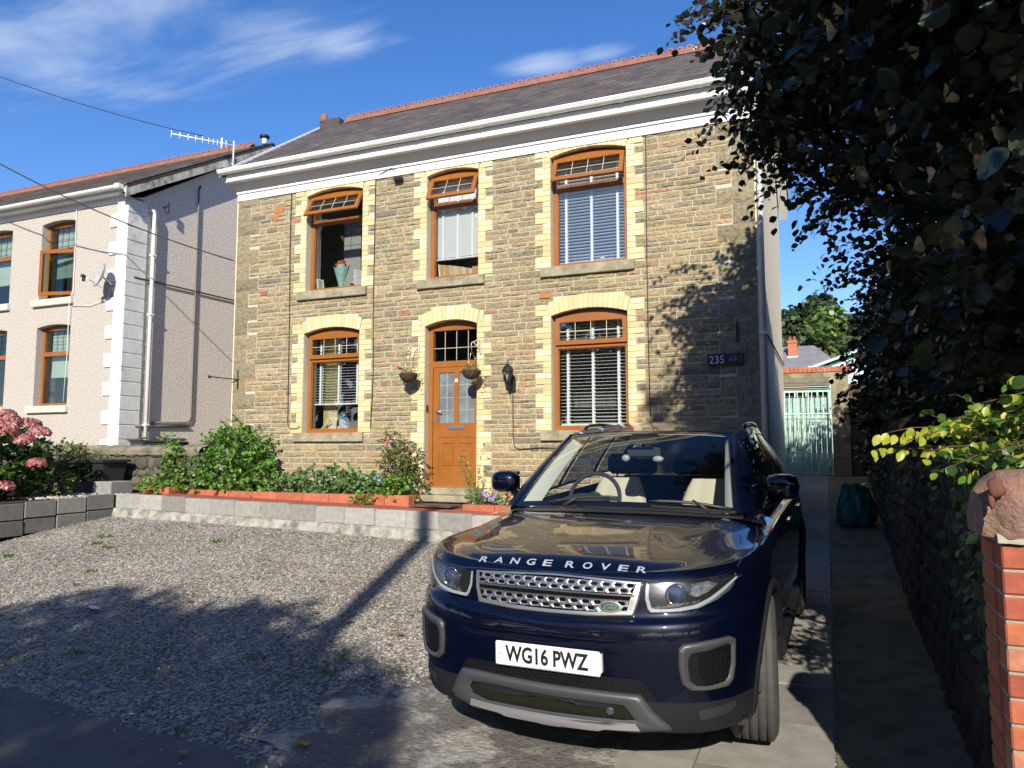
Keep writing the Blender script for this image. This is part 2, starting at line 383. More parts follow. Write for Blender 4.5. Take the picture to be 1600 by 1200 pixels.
M = {}
M['gravel'] = mat('gravel', (.30, .285, .265), rough=.9, vary=.28, vscale=2.0)
def gravel_nodes(m):
    t = m.node_tree; N = t.nodes; L = t.links; p = N['Principled BSDF']
    tcn = N.new('ShaderNodeTexCoord')
    v = N.new('ShaderNodeTexVoronoi'); v.inputs['Scale'].default_value = 38; L.new(tcn.outputs['Object'], v.inputs['Vector'])
    v2 = N.new('ShaderNodeTexVoronoi'); v2.inputs['Scale'].default_value = 75; L.new(tcn.outputs['Object'], v2.inputs['Vector'])
    cr = N.new('ShaderNodeValToRGB'); L.new(v.outputs['Color'], cr.inputs[0])
    e = cr.color_ramp.elements; e[0].color = (.125, .115, .105, 1); e[1].color = (.43, .40, .345, 1); e[0].position = .2; e[1].position = .8
    el = e.new(.5); el.color = (.27, .25, .22, 1)
    nn = N.new('ShaderNodeTexNoise'); nn.inputs['Scale'].default_value = 1.3; nn.inputs['Detail'].default_value = 6; L.new(tcn.outputs['Object'], nn.inputs['Vector'])
    mr = N.new('ShaderNodeMapRange'); mr.inputs['From Min'].default_value = .3; mr.inputs['From Max'].default_value = .7; mr.inputs['To Min'].default_value = .75; mr.inputs['To Max'].default_value = 1.2
    L.new(nn.outputs['Fac'], mr.inputs['Value'])
    sc = N.new('ShaderNodeVectorMath'); sc.operation = 'SCALE'; L.new(cr.outputs[0], sc.inputs[0]); L.new(mr.outputs[0], sc.inputs['Scale'])
    L.new(sc.outputs[0], p.inputs['Base Color'])
    a = N.new('ShaderNodeMath'); a.operation = 'ADD'; L.new(v.outputs['Distance'], a.inputs[0])
    b2 = N.new('ShaderNodeMath'); b2.operation = 'MULTIPLY'; b2.inputs[1].default_value = .5; L.new(v2.outputs['Distance'], b2.inputs[0]); L.new(b2.outputs[0], a.inputs[1])
    b = N.new('ShaderNodeBump'); b.invert = True; b.inputs['Strength'].default_value = 1.0; b.inputs['Distance'].default_value = .014
    L.new(a.outputs[0], b.inputs['Height']); L.new(b.outputs[0], p.inputs['Normal'])
gravel_nodes(M['gravel'])
M['stonebit'] = mat('gravel_stone', (0, 0, 0), rough=.85, attr=True, vary=.25, vscale=60)
M['asphalt'] = mat('asphalt', (.085, .085, .088), rough=.85, vary=.3, vscale=5, bump=.6, bscale=140, bdist=.006)
M['concrete'] = mat('old_concrete', (.15, .14, .125), rough=.92, vary=.4, vscale=22, bump=1.0, bscale=34, bdist=.03, color2=(.36, .34, .30), c2scale=2.3, c2lo=.50, c2hi=.58, detail=10)
M['slab'] = mat('paving_slab', (.235, .225, .20), rough=.85, vary=.18, vscale=5, bump=.5, bscale=90, bdist=.004, color2=(.17, .16, .14), c2scale=2.5)
M['strip'] = mat('mossy_concrete', (.22, .185, .12), rough=.95, vary=.35, vscale=12, bump=1.0, bscale=45, bdist=.012, color2=(.10, .10, .05), c2scale=6)  # moss tones over a base lowered to carry the hedge shade
M['soil'] = mat('soil', (.06, .045, .03), rough=1, vary=.4, vscale=20, bump=1, bscale=40, bdist=.03)
M['block'] = mat('concrete_block', (0, 0, 0), attr=True, rough=.95, vary=.22, vscale=14, bump=.9, bscale=110, bdist=.006)
M['redpaint'] = mat('red_painted_concrete', (.36, .105, .06), rough=.8, vary=.22, vscale=6, bump=.5, bscale=40, color2=(.28, .09, .05), c2scale=4)
M['terr'] = mat('grass_field', (.07, .10, .03), rough=1, vary=.3, vscale=.3)

def sheet(name, xs, ys, f, m, hole=None):
    mb = MB(); idx = {}
    for j, y in enumerate(ys):
        for i, x in enumerate(xs): idx[i, j] = len(mb.v); mb.v.append((x, y, f(x, y)))
    for j in range(len(ys)-1):
        for i in range(len(xs)-1):
            if hole and hole((xs[i]+xs[i+1])/2, (ys[j]+ys[j+1])/2): continue
            mb.face((idx[i, j], idx[i+1, j], idx[i+1, j+1], idx[i, j+1]), None, True)
    return struct(mb.build(name, m))
def hill(x, y):
    # valley side far behind the houses
    r = max(0, y-70)
    return -.6+min(r, 160)*.225*(1+.12*math.sin(x*.02+1))+1.3*math.sin(x*.035)*smooth(r/80)
xs = [-400, -200, -120, -80, -50, -35]+[-25+i*.5 for i in range(61)]+[8, 12, 20, 35, 60, 100, 200, 400]
ys = [-200, -80, -40, -20, -10, -5]+[-2+i*.25 for i in range(73)]+[17, 19, 22, 26, 32, 40, 55]
sheet('ground', xs, ys, gz if True else None, M['gravel'])
M['hill'] = mat('wooded_hillside', (.035, .055, .022), rough=1, vary=.6, vscale=.18, bump=1, bscale=.5, bdist=1.5, color2=(.07, .10, .04), c2scale=.05)
def back(x, y): return gz(min(x, -2), 55) if y < 60 else hill(x, y)
sheet('hills', [-600+i*25 for i in range(57)], [55, 70, 80, 90, 105, 120, 140, 165, 190, 230, 300, 400], lambda x, y: max(-2.0, hill(x, y)) if y > 56 else -3.0, M['hill'])

# irregular-edged sheets laid a few mm over the ground
def patch(name, outline, m, dz, step=.12, jag=.04, seed=1):
    rnd = random.Random(seed)
    pts = []
    for i, p in enumerate(outline):
        q = outline[(i+1) % len(outline)]; d = math.hypot(q[0]-p[0], q[1]-p[1]); n = max(1, int(d/step))
        for k in range(n):
            t = k/n; j = jag if p[2] else 0
            pts.append((lerp(p[0], q[0], t)+rnd.uniform(-j, j), lerp(p[1], q[1], t)+rnd.uniform(-j, j)))
    bm = bmesh.new(); vs = [bm.verts.new((x, y, 0)) for x, y in pts]; f = bm.faces.new(vs)
    bmesh.ops.triangulate(bm, faces=[f])
    for _ in range(5):
        e = [e for e in bm.edges if e.calc_length() > .45]
        if not e: break
        bmesh.ops.subdivide_edges(bm, edges=e, cuts=1); bmesh.ops.triangulate(bm, faces=bm.faces[:])
    for v in bm.verts: v.co.z = gz(v.co.x, v.co.y)+dz
    bmesh.ops.recalc_face_normals(bm, faces=bm.faces[:])
    if sum(f.normal.z for f in bm.faces) < 0: bmesh.ops.reverse_faces(bm, faces=bm.faces[:])
    me = bpy.data.meshes.new(name); bm.to_mesh(me); bm.free(); me.materials.append(m)
    for p in me.polygons: p.use_smooth = True
    o = bpy.data.objects.new(name, me); COL.objects.link(o); return struct(o)
patch('road', [(-30, 5.5, 1), (-12, 4.3, 1), (-6.5, 3.62, 1), (-5.1, 3.42, 1), (-3.76, 3.24, 1), (-2.75, 3.16, 1), (-1.2, 2.9, 1), (1.0, 2.6, 0), (6, 2.2, 0), (30, 0, 0), (30, -6, 0), (-30, -6, 0)], M['asphalt'], .006, jag=.05, seed=3)
patch('driveway', [(-2.62, 3.12, 1), (-2.95, 3.35, 1), (-2.72, 3.62, 1), (-2.95, 3.95, 1), (-2.55, 4.15, 1), (-2.35, 4.9, 1), (-2.3, 8.0, 0), (-.03, 8.0, 0), (-.03, 2.8, 1)], M['concrete'], .010, jag=.07, seed=5)
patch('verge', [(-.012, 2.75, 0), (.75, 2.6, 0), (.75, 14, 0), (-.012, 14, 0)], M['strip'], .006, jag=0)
# paving slabs of the side path
mb = MB(); rnd = random.Random(4)
M['slabc'] = mat('path_slab', (0, 0, 0), attr=True, rough=.88, vary=.2, vscale=7, bump=.6, bscale=80, bdist=.004)
y = 2.62
while y < 14.0:
    L_ = .64 if y < 9 else .62
    for (xa, xb) in ((-.66, -.02), (-1.02, -.66)) if y < 9.3 else ((-.68, -.02),):
        c = rnd.uniform(.20, .28); j = rnd.uniform(-.004, .004)
        z = [gz(px, py)+.018+j for px, py in ((xa, y), (xb, y), (xb, y+L_), (xa, y+L_))]
        g = .004
        mb.add([(xa+g, y+g, z[0]), (xb-g, y+g, z[1]), (xb-g, y+L_-g, z[2]), (xa+g, y+L_-g, z[3]),
                (xa+g, y+g, z[0]-.04), (xb-g, y+g, z[1]-.04), (xb-g, y+L_-g, z[2]-.04), (xa+g, y+L_-g, z[3]-.04)],
               [(0, 1, 2, 3), (0, 4, 5, 1), (1, 5, 6, 2), (2, 6, 7, 3), (3, 7, 4, 0)], (c*1.03, c*.98, c*.88))
    y += L_
struct(mb.build('path', M['slabc']))

# loose gravel stones (stuff): crushed limestone over the lot, thick at the near edge
rs = np.random.RandomState(7)
def inlot(x, y):
    return True
def scatter_stones(n, xr, yr, smin, smax, seed, keep=None):
    rs = np.random.RandomState(seed)
    X = rs.uniform(xr[0], xr[1], n); Y_ = rs.uniform(yr[0], yr[1], n)
    # denser near the camera
    k = np.array([(keep(a, b, u) if keep else True) for a, b, u in zip(X, Y_, rs.rand(n))])
    X = X[k]; Y_ = Y_[k]; n = len(X)
    Z_ = np.array([gz(a, b) for a, b in zip(X, Y_)])
    base = np.array([[1,0,0],[-1,0,0],[0,1,0],[0,-1,0],[0,0,1],[0,0,-1],[.55,.55,.5],[-.55,.6,.45],[-.5,-.6,.5],[.6,-.5,.5]], float)
    F = np.array([[4,6,0],[6,2,0],[4,2,6],[4,7,2],[7,1,2],[4,1,7],[4,8,1],[8,3,1],[4,3,8],[4,9,3],[9,0,3],[4,0,9],[5,0,2],[5,2,1],[5,1,3],[5,3,0]])
    F = F[:, ::-1]
    s = rs.uniform(smin, smax, n)**1.0
    jit = rs.uniform(.65, 1.25, (n, 10, 1))
    V = base[None]*jit
    V = V*np.stack([s*rs.uniform(.7, 1.3, n), s*rs.uniform(.7, 1.2, n), s*rs.uniform(.5, .85, n)], 1)[:, None, :]
    a = rs.uniform(0, 6.28, n); ca, sa = np.cos(a), np.sin(a)
    tl = rs.uniform(-.6, .6, n); ct, st = np.cos(tl), np.sin(tl)
    x = V[:, :, 0].copy(); z = V[:, :, 2].copy()
    V[:, :, 0] = x*ct[:, None]+z*st[:, None]; V[:, :, 2] = -x*st[:, None]+z*ct[:, None]
    x = V[:, :, 0].copy(); y = V[:, :, 1].copy()
    V[:, :, 0] = x*ca[:, None]-y*sa[:, None]; V[:, :, 1] = x*sa[:, None]+y*ca[:, None]
    V += np.stack([X, Y_, Z_+s*.30], 1)[:, None, :]
    g = rs.uniform(.12, .40, n)**1.0
    tint = rs.rand(n)
    C = np.stack([g*(1.06+.05*tint), g*(.98+.02*tint), g*(.88-.06*tint)], 1)
    br = rs.rand(n) < .05; C[br] *= np.array([1.25, .85, .6])
    FF = (F[None]+(np.arange(n)*10)[:, None, None]).reshape(-1, 3)
    return V.reshape(-1, 3), FF, np.repeat(C, 16, axis=0)
def lotkeep(a, b, u):
    if a > -2.35 and b > 2.5: return u < (.10 if a < -2.1 else .035) and b < 3.5 and a < -1.1
    if a < -9.75: return False
    edge = 3.2+max(0, (-a-3.5))*.17
    if b < edge: return u < .35*math.exp(-(edge-b)/.10)
    if a > -2.9 and b < 4.3: return u < .30
    d = math.hypot(a, b)
    return u < min(1, (6.2/d)**1.6)
V, F, C = scatter_stones(64000, (-9.8, -1.1), (2.6, 7.9), .006, .0155, 11, lotkeep)
o = fastmesh('gravel_stones', V, F, M['stonebit'], None, C); tag(o, 'loose crushed grey gravel spread over the parking area', 'gravel', kind='stuff')

# ---------------------------------------------------------------- house materials
M['stone'] = mat('rubble_stone', (0, 0, 0), attr=True, rough=.92, vary=.42, vscale=24, bump=1.0, bscale=30, bdist=.03)
M['mortar'] = mat('mortar', (.50, .47, .37), rough=.95, vary=.12, vscale=12, bump=.4, bscale=60)
M['ybrick'] = mat('buff_brick', (0, 0, 0), attr=True, rough=.8, vary=.07, vscale=14, bump=.25, bscale=80)
M['ymortar'] = mat('brick_mortar', (.22, .19, .12), rough=.95)
M['dash'] = mat('pebbledash', (.80, .67, .47), rough=.95, bump=.15, bscale=70, bdist=.004, color2=(.60, .50, .36), c2scale=42, c2lo=.48, c2hi=.66)
M['dash2'] = mat('grey_pebbledash', (.49, .455, .41), rough=.95, bump=.4, bscale=45, bdist=.008, color2=(.33, .29, .255), c2scale=40, c2lo=.44, c2hi=.60, detail=4)
M['slate'] = mat('slate', (0, 0, 0), attr=True, rough=.62, vary=.25, vscale=8, bump=.3, bscale=30)
M['ridge'] = mat('terracotta', (.25, .11, .075), rough=.85, vary=.3, vscale=7, bump=.3, bscale=40)
M['white'] = mat('white_paint', (.80, .80, .80), rough=.45, vary=.05, vscale=3)
M['upvc'] = mat('white_plastic', (.78, .78, .77), rough=.35)
M['oak'] = mat('golden_oak', (.285, .10, .018), rough=.38, vary=.13, vscale=5, coat=.25)
M['sill'] = mat('stone_sill', (.33, .29, .20), rough=.9, vary=.25, vscale=9, bump=.4, bscale=50, color2=(.20, .18, .12), c2scale=5)
M['glass'] = glassmat('window_glass', (.93, .95, .95), refl=.11)
M['glass_n'] = glassmat('neighbour_glass', (.85, .9, .88), refl=.09)
M['frost'] = mat('frosted_glass', (.16, .19, .21), rough=.18, vary=.45, vscale=2.2, bump=.35, bscale=160, bdist=.002)
M['lead'] = mat('gilt_lead', (.62, .55, .38), rough=.4, metal=.3)
M['blind'] = mat('white_blind', (.88, .89, .90), rough=.5)
M['dark'] = mat('dark_room', (.06, .06, .065), rough=.9)
M['roomwall'] = mat('room_wall', (.36, .36, .34), rough=.9)
M['cable'] = mat('black_cable', (.02, .02, .02), rough=.6)
M['blackmetal'] = mat('black_metal', (.015, .015, .017), rough=.4)
M['steel'] = mat('brushed_steel', (.62, .62, .62), rough=.3, metal=.9)
M['rubber'] = mat('black_plastic', (.022, .023, .025), rough=.5)

FY = 9.3                                   # front face of the houses
HX0, HX1 = -8.82, -.72
BC = .0767                                 # brick course
SPAN = [  # x0, x1, sill z, springing z, apex z
    ('UL', -7.42, -6.38, 3.925, 5.44, 5.52), ('UM', -5.27, -4.44, 3.925, 5.455, 5.52), ('UR', -3.36, -2.31, 3.925, 5.44, 5.52),
    ('GL', -7.42, -6.40, 1.735, 3.265, 3.345), ('GR', -3.36, -2.32, 1.735, 3.265, 3.345), ('DR', -5.28, -4.455, .96, 3.245, 3.32)]
VO = .185                                  # voussoir depth
def arch_z(x, x0, x1, zs, za):
    h = (x1-x0)/2; r = za-zs; Rr = (h*h+r*r)/(2*r); xc = (x0+x1)/2; cz = za-Rr
    return cz+math.sqrt(max(0, Rr*Rr-(x-xc)**2))
def blocked(zlo, zhi):
    out = []; zc = (zlo+zhi)/2
    for (k, x0, x1, zb, zs, za) in SPAN:
        base = zb-.05
        if zc < base or zc > za+VO+.01: continue
        if zc <= zs+.03:
            c = int((zc-zb)/BC); wide = (c//2) % 2 == 0 if True else 0
            w = .22 if wide else .11
            out.append((x0-w, x1+w))
        else:
            hw = (x1-x0)/2; xc = (x0+x1)/2
            rr = za-zs; Rr = (hw*hw+rr*rr)/(2*rr)+VO; cz = za-(Rr-VO)
            t = Rr*Rr-(zc-cz)**2
            if t > 0:
                e = math.sqrt(t); e = min(e, hw+.06)
                extra = .22 if zc < zs+.12 else .0
                out.append((xc-max(e, hw+extra if extra else 0), xc+max(e, hw+extra if extra else 0)))
    return sorted(out)
def stone_col(rnd):
    t = rnd.random()
    if t < .50: c = (.32, .255, .145)
    elif t < .74: c = (.27, .225, .14)
    elif t < .88: c = (.36, .285, .17)
    elif t < .945: c = (.35, .245, .14)
    elif t < .952: c = (.34, .18, .10)
    else: c = (.21, .18, .13)
    k = rnd.uniform(.86, 1.16); return tuple(v*k for v in c)
def add_stone(mb, x0, x1, z0, z1, y, rnd, col, depth=.012, g=.0042):
    """pitched-face stone: chamfered rim, slightly bulging uneven face"""
    a, b, c, d = x0+g, x1-g, z0+g*.9, z1-g*.9
    if b-a < .02 or d-c < .02: return
    j = lambda: rnd.uniform(-.003, .003)
    e = .011; n = max(2, int((b-a)/.10)); dp = depth*rnd.uniform(.6, 1.5)
    rows = []
    for iz, zz in enumerate((c, lerp(c, d, .28), lerp(c, d, .72), d)):
        row = []
        for i in range(n+1):
            xx = lerp(a, b, i/n); edge = iz in (0, 3) or i in (0, n)
            yy = y-.001 if edge else y-dp*rnd.uniform(.4, 1.3)
            row.append((xx+(j() if not (i in (0, n)) else 0), yy, zz+j()*(1 if not edge else .7)))
        rows.append(row)
    # pull the first and last inner columns close to the rim
    for r in rows[1:3]:
        pass
    mb.grid(rows, col, smooth=False)
def stone_wall(mb, x0, x1, z0, z1, rnd):
    z = z0
    while z < z1-.02:
        h = rnd.choice((.055, .066, .074, .082, .09, .104)); h = min(h, z1-z)
        if z1-(z+h) < .05: h = z1-z
        segs = [(x0, x1)]
        for (a, b) in blocked(z, z+h):
            ns = []
            for (p, q) in segs:
                if b <= p or a >= q: ns.append((p, q)); continue
                if a > p: ns.append((p, a))
                if b < q: ns.append((b, q))
            segs = ns
        for (p, q) in segs:
            x = p
            while x < q-1e-4:
                L_ = rnd.choice((.16, .22, .27, .32, .36, .42, .5))*rnd.uniform(.85, 1.1)
                if q-(x+L_) < .1: L_ = q-x
                add_stone(mb, x, x+L_, z, z+h, FY, rnd, stone_col(rnd)); x += L_
        z += h

house = empty('detached_house', 'double fronted stone house with buff brick window surrounds and orange door', 'house', (-4.77, 9.3, .3))
rnd = random.Random(12)
# quoins first: which x they take
QH = .235
def quoin_w(i): return .46 if i % 2 == 0 else .27
HB, HT = .25, 5.56
mb = MB()
nq = int((HT-HB)/QH)+1
zq = HB; i = 0; qr = []
while zq < HT-.01:
    h = min(QH*rnd.uniform(.9, 1.12), HT-zq); qr.append((zq, zq+h, i)); zq += h; i += 1
# stones fill between the quoins per quoin band
_blk = blocked
def blocked2(zlo, zhi):
    zc = (zlo+zhi)/2; o = _blk(zlo, zhi)
    for (a, b, k) in qr:
        if a <= zc < b:
            w = quoin_w(k); o += [(HX0-1, HX0+w), (HX1-w, HX1+1)]
    return sorted(o)
blocked = blocked2
stone_wall(mb, HX0, HX1, HB, HT, rnd)
stonework = mb
mb2 = {0: MB(), 1: MB()}
for (a, b, k) in qr:
    w = quoin_w(k)
    for side, (xa, xb) in enumerate(((HX0, HX0+w), (HX1-w, HX1))):
        c = stone_col(rnd); g_ = rnd.uniform(.8, 1.0); c = (.31*g_, .26*g_, .165*g_)
        if rnd.random() < .25: c = tuple(v*.85 for v in c)
        add_stone(mb2[side], xa, xb, a, b, FY-.004, rnd, c, depth=.018)
# mortar wall: panels round the openings
wall = MB()
zs_ = sorted(set([HB-.4, 5.75]+[v for s_ in SPAN for v in (s_[3]-(.05 if s_[0] != 'DR' else .2), s_[5])]))
for a, b in zip(zs_[:-1], zs_[1:]):
    zc = (a+b)/2; cuts = sorted((s_[1], s_[2]) for s_ in SPAN if s_[3]-(.05 if s_[0] != 'DR' else .2) < zc < s_[5])
    x = HX0
    for (p, q) in cuts+[(HX1, HX1)]:
        if p > x: wall.box(x, p, FY, FY+.32, a, b)
        x = q
wallo = wall.build('front_wall', M['mortar'], house)
stonework.build('stonework', M['stone'], wallo)
for q in (0, 1): mb2[q].build('corner_stones', M['stone'], wallo)

# brick surrounds: jambs and arch, one mesh each
def ycol(rnd):
    t = rnd.random()
    c = (.66, .525, .285) if t < .55 else (.72, .61, .38) if t < .8 else (.60, .45, .23)
    k = rnd.uniform(.93, 1.06); return tuple(v*k for v in c)
REV = .125
for (key, x0, x1, zb, zs, za) in SPAN:
    mb = MB(); mo = MB()
    c = 0; z = zb-(0 if key != 'DR' else .0)
    while z < zs+.12:
        h = BC; top = z+h
        wide = (c//2) % 2 == 0; w = .22 if wide else .11
        for sgn, xe in ((-1, x0), (1, x1)):
            xo = xe+sgn*w
            g_ = .0032
            lo, hi = min(xe, xo), max(xe, xo)
            if z+h/2 > zs-.0:
                # skewback courses: cut back behind the sloping voussoir
                off = .02+(z+h/2-zs)*.30
                if sgn < 0: hi = xe-off
                else: lo = xe+off
            if hi-lo > .03:
                # stretcher / header split
                cc = ycol(rnd)
                mb.box(lo+g_, hi-g_, FY-.014, FY+REV+.05, z+g_, top-g_, cc)
        z = top; c += 1
    # voussoirs
    hw = (x1-x0)/2; xc = (x0+x1)/2; rr = za-zs; Rr = (hw*hw+rr*rr)/(2*rr); cz = za-Rr
    half = math.asin(hw/Rr); n = round((x1-x0)/.067); fan = half+math.radians(7)
    for i in range(n):
        pts = []
        for t, e in ((i/n, .0025), ((i+1)/n, -.0025)):
            x = x0+(x1-x0)*t+e; zi = arch_z(min(max(x, x0), x1), x0, x1, zs, za)
            ang = (t*2-1)*R(13); dx_, dz_ = math.sin(ang), math.cos(ang)
            pts.append(((x, zi), (x+dx_*VO, zi+dz_*VO-abs(math.sin(ang))*.01)))
        poly = [pts[0][0], pts[1][0], pts[1][1], pts[0][1]]
        if key[0] == 'U': poly = [(p[0], min(p[1], 5.70)) for p in poly]
        mb.prism(poly, 'y', FY-.016, FY+REV+.05, ycol(rnd))
    so_ = mb.build('brick_surround', M['ybrick'], house)
    # joint filler just behind the brick faces
    c = 0; z = zb
    while z < zs+.12:
        wide = (c//2) % 2 == 0; w = (.22 if wide else .11)-.003
        e1 = 0 if z+BC/2 < zs else .02+(z+BC/2-zs)*.30
        if w-e1 > .04:
            mo.box(x0-w, x0-e1-.0045, FY-.011, FY+REV, z, z+BC-.0001*c); mo.box(x1+e1+.0045, x1+w, FY-.011, FY+REV, z, z+BC-.0001*c)
        z += BC; c += 1
    N_ = 14
    for i in range(N_):
        t0, t1 = i/N_, (i+1)/N_; P = []
        for t in (t0, t1):
            x = x0+(x1-x0)*t; zi = arch_z(x, x0, x1, zs, za)+.004; ang = (t*2-1)*R(13)
            P.append(((x, zi), (x+math.sin(ang)*(VO-.004), min(5.69 if key[0] == 'U' else 99, zi+math.cos(ang)*(VO-.006)))))
        mo.prism([P[0][0], P[1][0], P[1][1], P[0][1]], 'y', FY-.0125, FY+REV)
    mo.build('joints', M['ymortar'], so_)
    if key != 'DR':
        sl_ = MB(); rj = rnd.uniform(-.004, .004)
        sl_.box(x0-.14, x1+.10, FY-.055, FY+.14, zb-.135, zb-.002, bev=.008)
        so2 = sl_.build('window_sill', M['sill'], house)
        if key == 'GL': so2['label'] = 'ground floor sill stained pink brown'

# windows
def frame_poly(mb, x0, x1, z0, zs, za, y0, y1, t, arch=True):
    """frame with arched head, members of width t"""
    mb.box(x0, x0+t, y0, y1, z0, arch_z(x0+t*.5, x0, x1, zs, za) if arch else zs)
    mb.box(x1-t, x1, y0, y1, z0, arch_z(x1-t*.5, x0, x1, zs, za) if arch else zs)
    mb.box(x0+t, x1-t, y0, y1, z0, z0+t)
    n = 8
    for i in range(n):
        a = lerp(x0+t, x1-t, i/n); b = lerp(x0+t, x1-t, (i+1)/n)
        za_, zb_ = (arch_z(a, x0, x1, zs, za), arch_z(b, x0, x1, zs, za)) if arch else (zs, zs)
        mb.prism([(a, zs-t-.005), (b, zs-t-.005), (b, zb_), (a, za_)], 'y', y0, y1)
def xform(mb, Mx):
    mb.v = [tuple(Mx @ Vector(v)) for v in mb.v]
FRY = FY+REV
def window(key, x0, x1, zb, zs, za, zt, open_ang, cols, leadrows):
    w = MB(); t = .055
    xi0, xi1 = x0-.0, x1+.0
    # outer fixed frame
    frame_poly(w, x0+.004, x1-.004, zb+.002, zs+.012, za+.012, FRY-.012, FRY+.06, t)
    w.box(x0+t, x1-t, FRY-.010, FRY+.058, zt-.035, zt+.035)
    fo = w.build('window', M['oak'], house)
    # lower glazing
    gl = MB(); gl.box(x0+t, x1-t, FRY+.022, FRY+.030, zb+t, zt-.035); gl.build('pane', M['glass'], fo)
    bd = MB()
    b0, b1, z0_, z1_ = x0+t, x1-t, zb+t, zt-.035
    for (a, b, c, d) in ((b0, b0+.012, z0_, z1_), (b1-.012, b1, z0_, z1_), (b0, b1, z0_, z0_+.012), (b0, b1, z1_-.012, z1_)):
        bd.box(a, b, FRY+.008, FRY+.021, c, d)
    bd.build('glazing_bead', M['oak'], fo)
    # top light (casement)
    cw = MB(); ct = .06; cx0, cx1, cz0 = x0+.03, x1-.03, zt+.012
    frame_poly(cw, cx0, cx1, cz0, zs-.020, za-.022, FRY-.045, FRY-.014, ct)
    le = MB(); gx0, gx1, gz0, gz1 = cx0+ct, cx1-ct, cz0+ct, zs-.02-ct-.004
    for i in range(1, cols): x = lerp(gx0, gx1, i/cols); le.box(x-.004, x+.004, FRY-.031, FRY-.027, gz0, gz1)
    for i in range(1, leadrows): z = lerp(gz0, gz1, i/leadrows); le.box(gx0, gx1, FRY-.0315, FRY-.0275, z-.004, z+.004)
    gg = MB(); gg.box(gx0, gx1, FRY-.026, FRY-.018, gz0, gz1+.004)
    if open_ang:
        hz = za-.03
        Mx = Matrix.Translation((0, FRY-.04, hz)) @ Matrix.Rotation(-R(open_ang), 4, 'X') @ Matrix.Translation((0, -(FRY-.04), -hz))
        for q in (cw, le, gg): xform(q, Mx)
    co = cw.build('top_light', M['oak'], fo)
    if open_ang: co['label'] = 'top light propped open'
    # keep to thing > part > sub-part
    le.build('leading', M['lead'], fo); gg.build('pane', M['glass'], fo)
    if open_ang:
        st = MB(); st.box(x0+.03, x0+.30, FRY-.012, FRY-.002, zt+.036, zt+.048)
        st.build('stay', M['steel'], fo)
    return fo
WT = {'UL': 5.035, 'UM': 5.035, 'UR': 5.035, 'GL': 2.865, 'GR': 2.865}
for (key, x0, x1, zb, zs, za) in SPAN:
    if key == 'DR': continue
    window(key, x0, x1, zb, zs, za, WT[key], {'UL': 30, 'UM': 25, 'UR': 24}.get(key, 0), {'UM': 3}.get(key, 4), 2)

# door
(key, x0, x1, zb, zs, za) = SPAN[5]
fr = MB()
zt = 2.70
frame_poly(fr, x0+.002, x1+.045, zb+.03, zs+.012, za+.012, FRY-.012, FRY+.06, .065)
fr.box(x0+.06, x1-.02, FRY-.010, FRY+.058, zt-.04, zt+.045)
fr.box(x0+.002, x1+.03, FRY-.03, FRY+.06, zb-.0, zb+.035)
dfo = fr.build('door_frame', M['oak'], house)
le = MB()
for i in range(1, 4):
    x = lerp(x0+.065, x1-.02, i/4); le.box(x-.004, x+.004, FRY+.012, FRY+.016, zt+.045, zs-.055)
le.box(x0+.065, x1-.02, FRY+.0115, FRY+.0155, 2.93, 2.938)
le.build('leading', M['lead'], dfo)
gl = MB(); gl.box(x0+.06, x1-.015, FRY+.02, FRY+.028, zt+.04, zs-.05); gl.build('fanlight', M['glass'], dfo)
dr = MB(); dx0, dx1, dz0, dz1 = x0+.075, x1-.02, zb+.04, zt-.045
DY0, DY1 = FRY-.006, FRY+.045
s1, s2 = .095, .075; midx = (dx0+dx1)/2+.005; gb, gt = 1.86, 2.58
dr.box(dx0, dx0+s1, DY0, DY1, dz0, dz1); dr.box(dx1-s2, dx1, DY0, DY1, dz0, dz1)
dr.box(dx0+s1, dx1-s2, DY0, DY1, gt, dz1); dr.box(midx-.035, midx+.035, DY0, DY1, gb, gt)
dr.box(dx0+s1, dx1-s2, DY0, DY1, 1.66, gb); dr.box(dx0+s1, dx1-s2, DY0+.008, DY1, dz0+.13, 1.66)
dr.box(dx0+s1, dx1-s2, DY0, DY1, dz0, dz0+.13)
for (a, b) in ((dx0+s1+.055, midx-.045), (midx+.045, dx1-s2-.035)):
    for (p, q, r_, s_) in ((a, b, 1.26, 1.275), (a, b, 1.575, 1.59), (a, a+.013, 1.275, 1.575), (b-.013, b, 1.275, 1.575)):
        dr.box(p, q, DY0-.004, DY0+.01, r_, s_)
    dr.box(a+.03, b-.03, DY0+.001, DY0+.009, 1.30, 1.55, bev=.006)
door = dr.build('door', M['oak'], house)
for (a, b) in ((dx0+s1, midx-.035), (midx+.035, dx1-s2)):
    g_ = MB(); g_.box(a, b, DY0+.018, DY0+.026, gb, gt); g_.build('glazed_pane', M['frost'], door)
    l_ = MB(); xm = (a+b)/2; l_.box(xm-.003, xm+.003, DY0+.013, DY0+.0175, gb, gt)
    for k in range(1, 4): z = lerp(gb, gt, k/4); l_.box(a, b, DY0+.0125, DY0+.017, z-.003, z+.003)
    l_.build('leading', M['lead'], door)
h = MB(); h.box(dx0+.045, dx0+.075, DY0-.012, DY0-.001, 1.88, 2.10, bev=.005); h.tube([(dx0+.06, DY0-.01, 2.02), (dx0+.06, DY0-.05, 2.02), (dx0+.16, DY0-.052, 2.02)], .009)
h.build('handle', M['steel'], door)
h = MB(); h.box(midx-.13, midx+.13, DY0-.012, DY0-.001, 1.765, 1.825, bev=.005); h.box(midx-.105, midx+.105, DY0-.018, DY0-.0125, 1.778, 1.812, bev=.004)
h.build('letterbox', M['steel'], door)
h = MB(); h.box(midx-.022, midx+.022, DY0-.004, DY0-.001, 2.44, 2.485); h.build('sticker', M['white'], door)
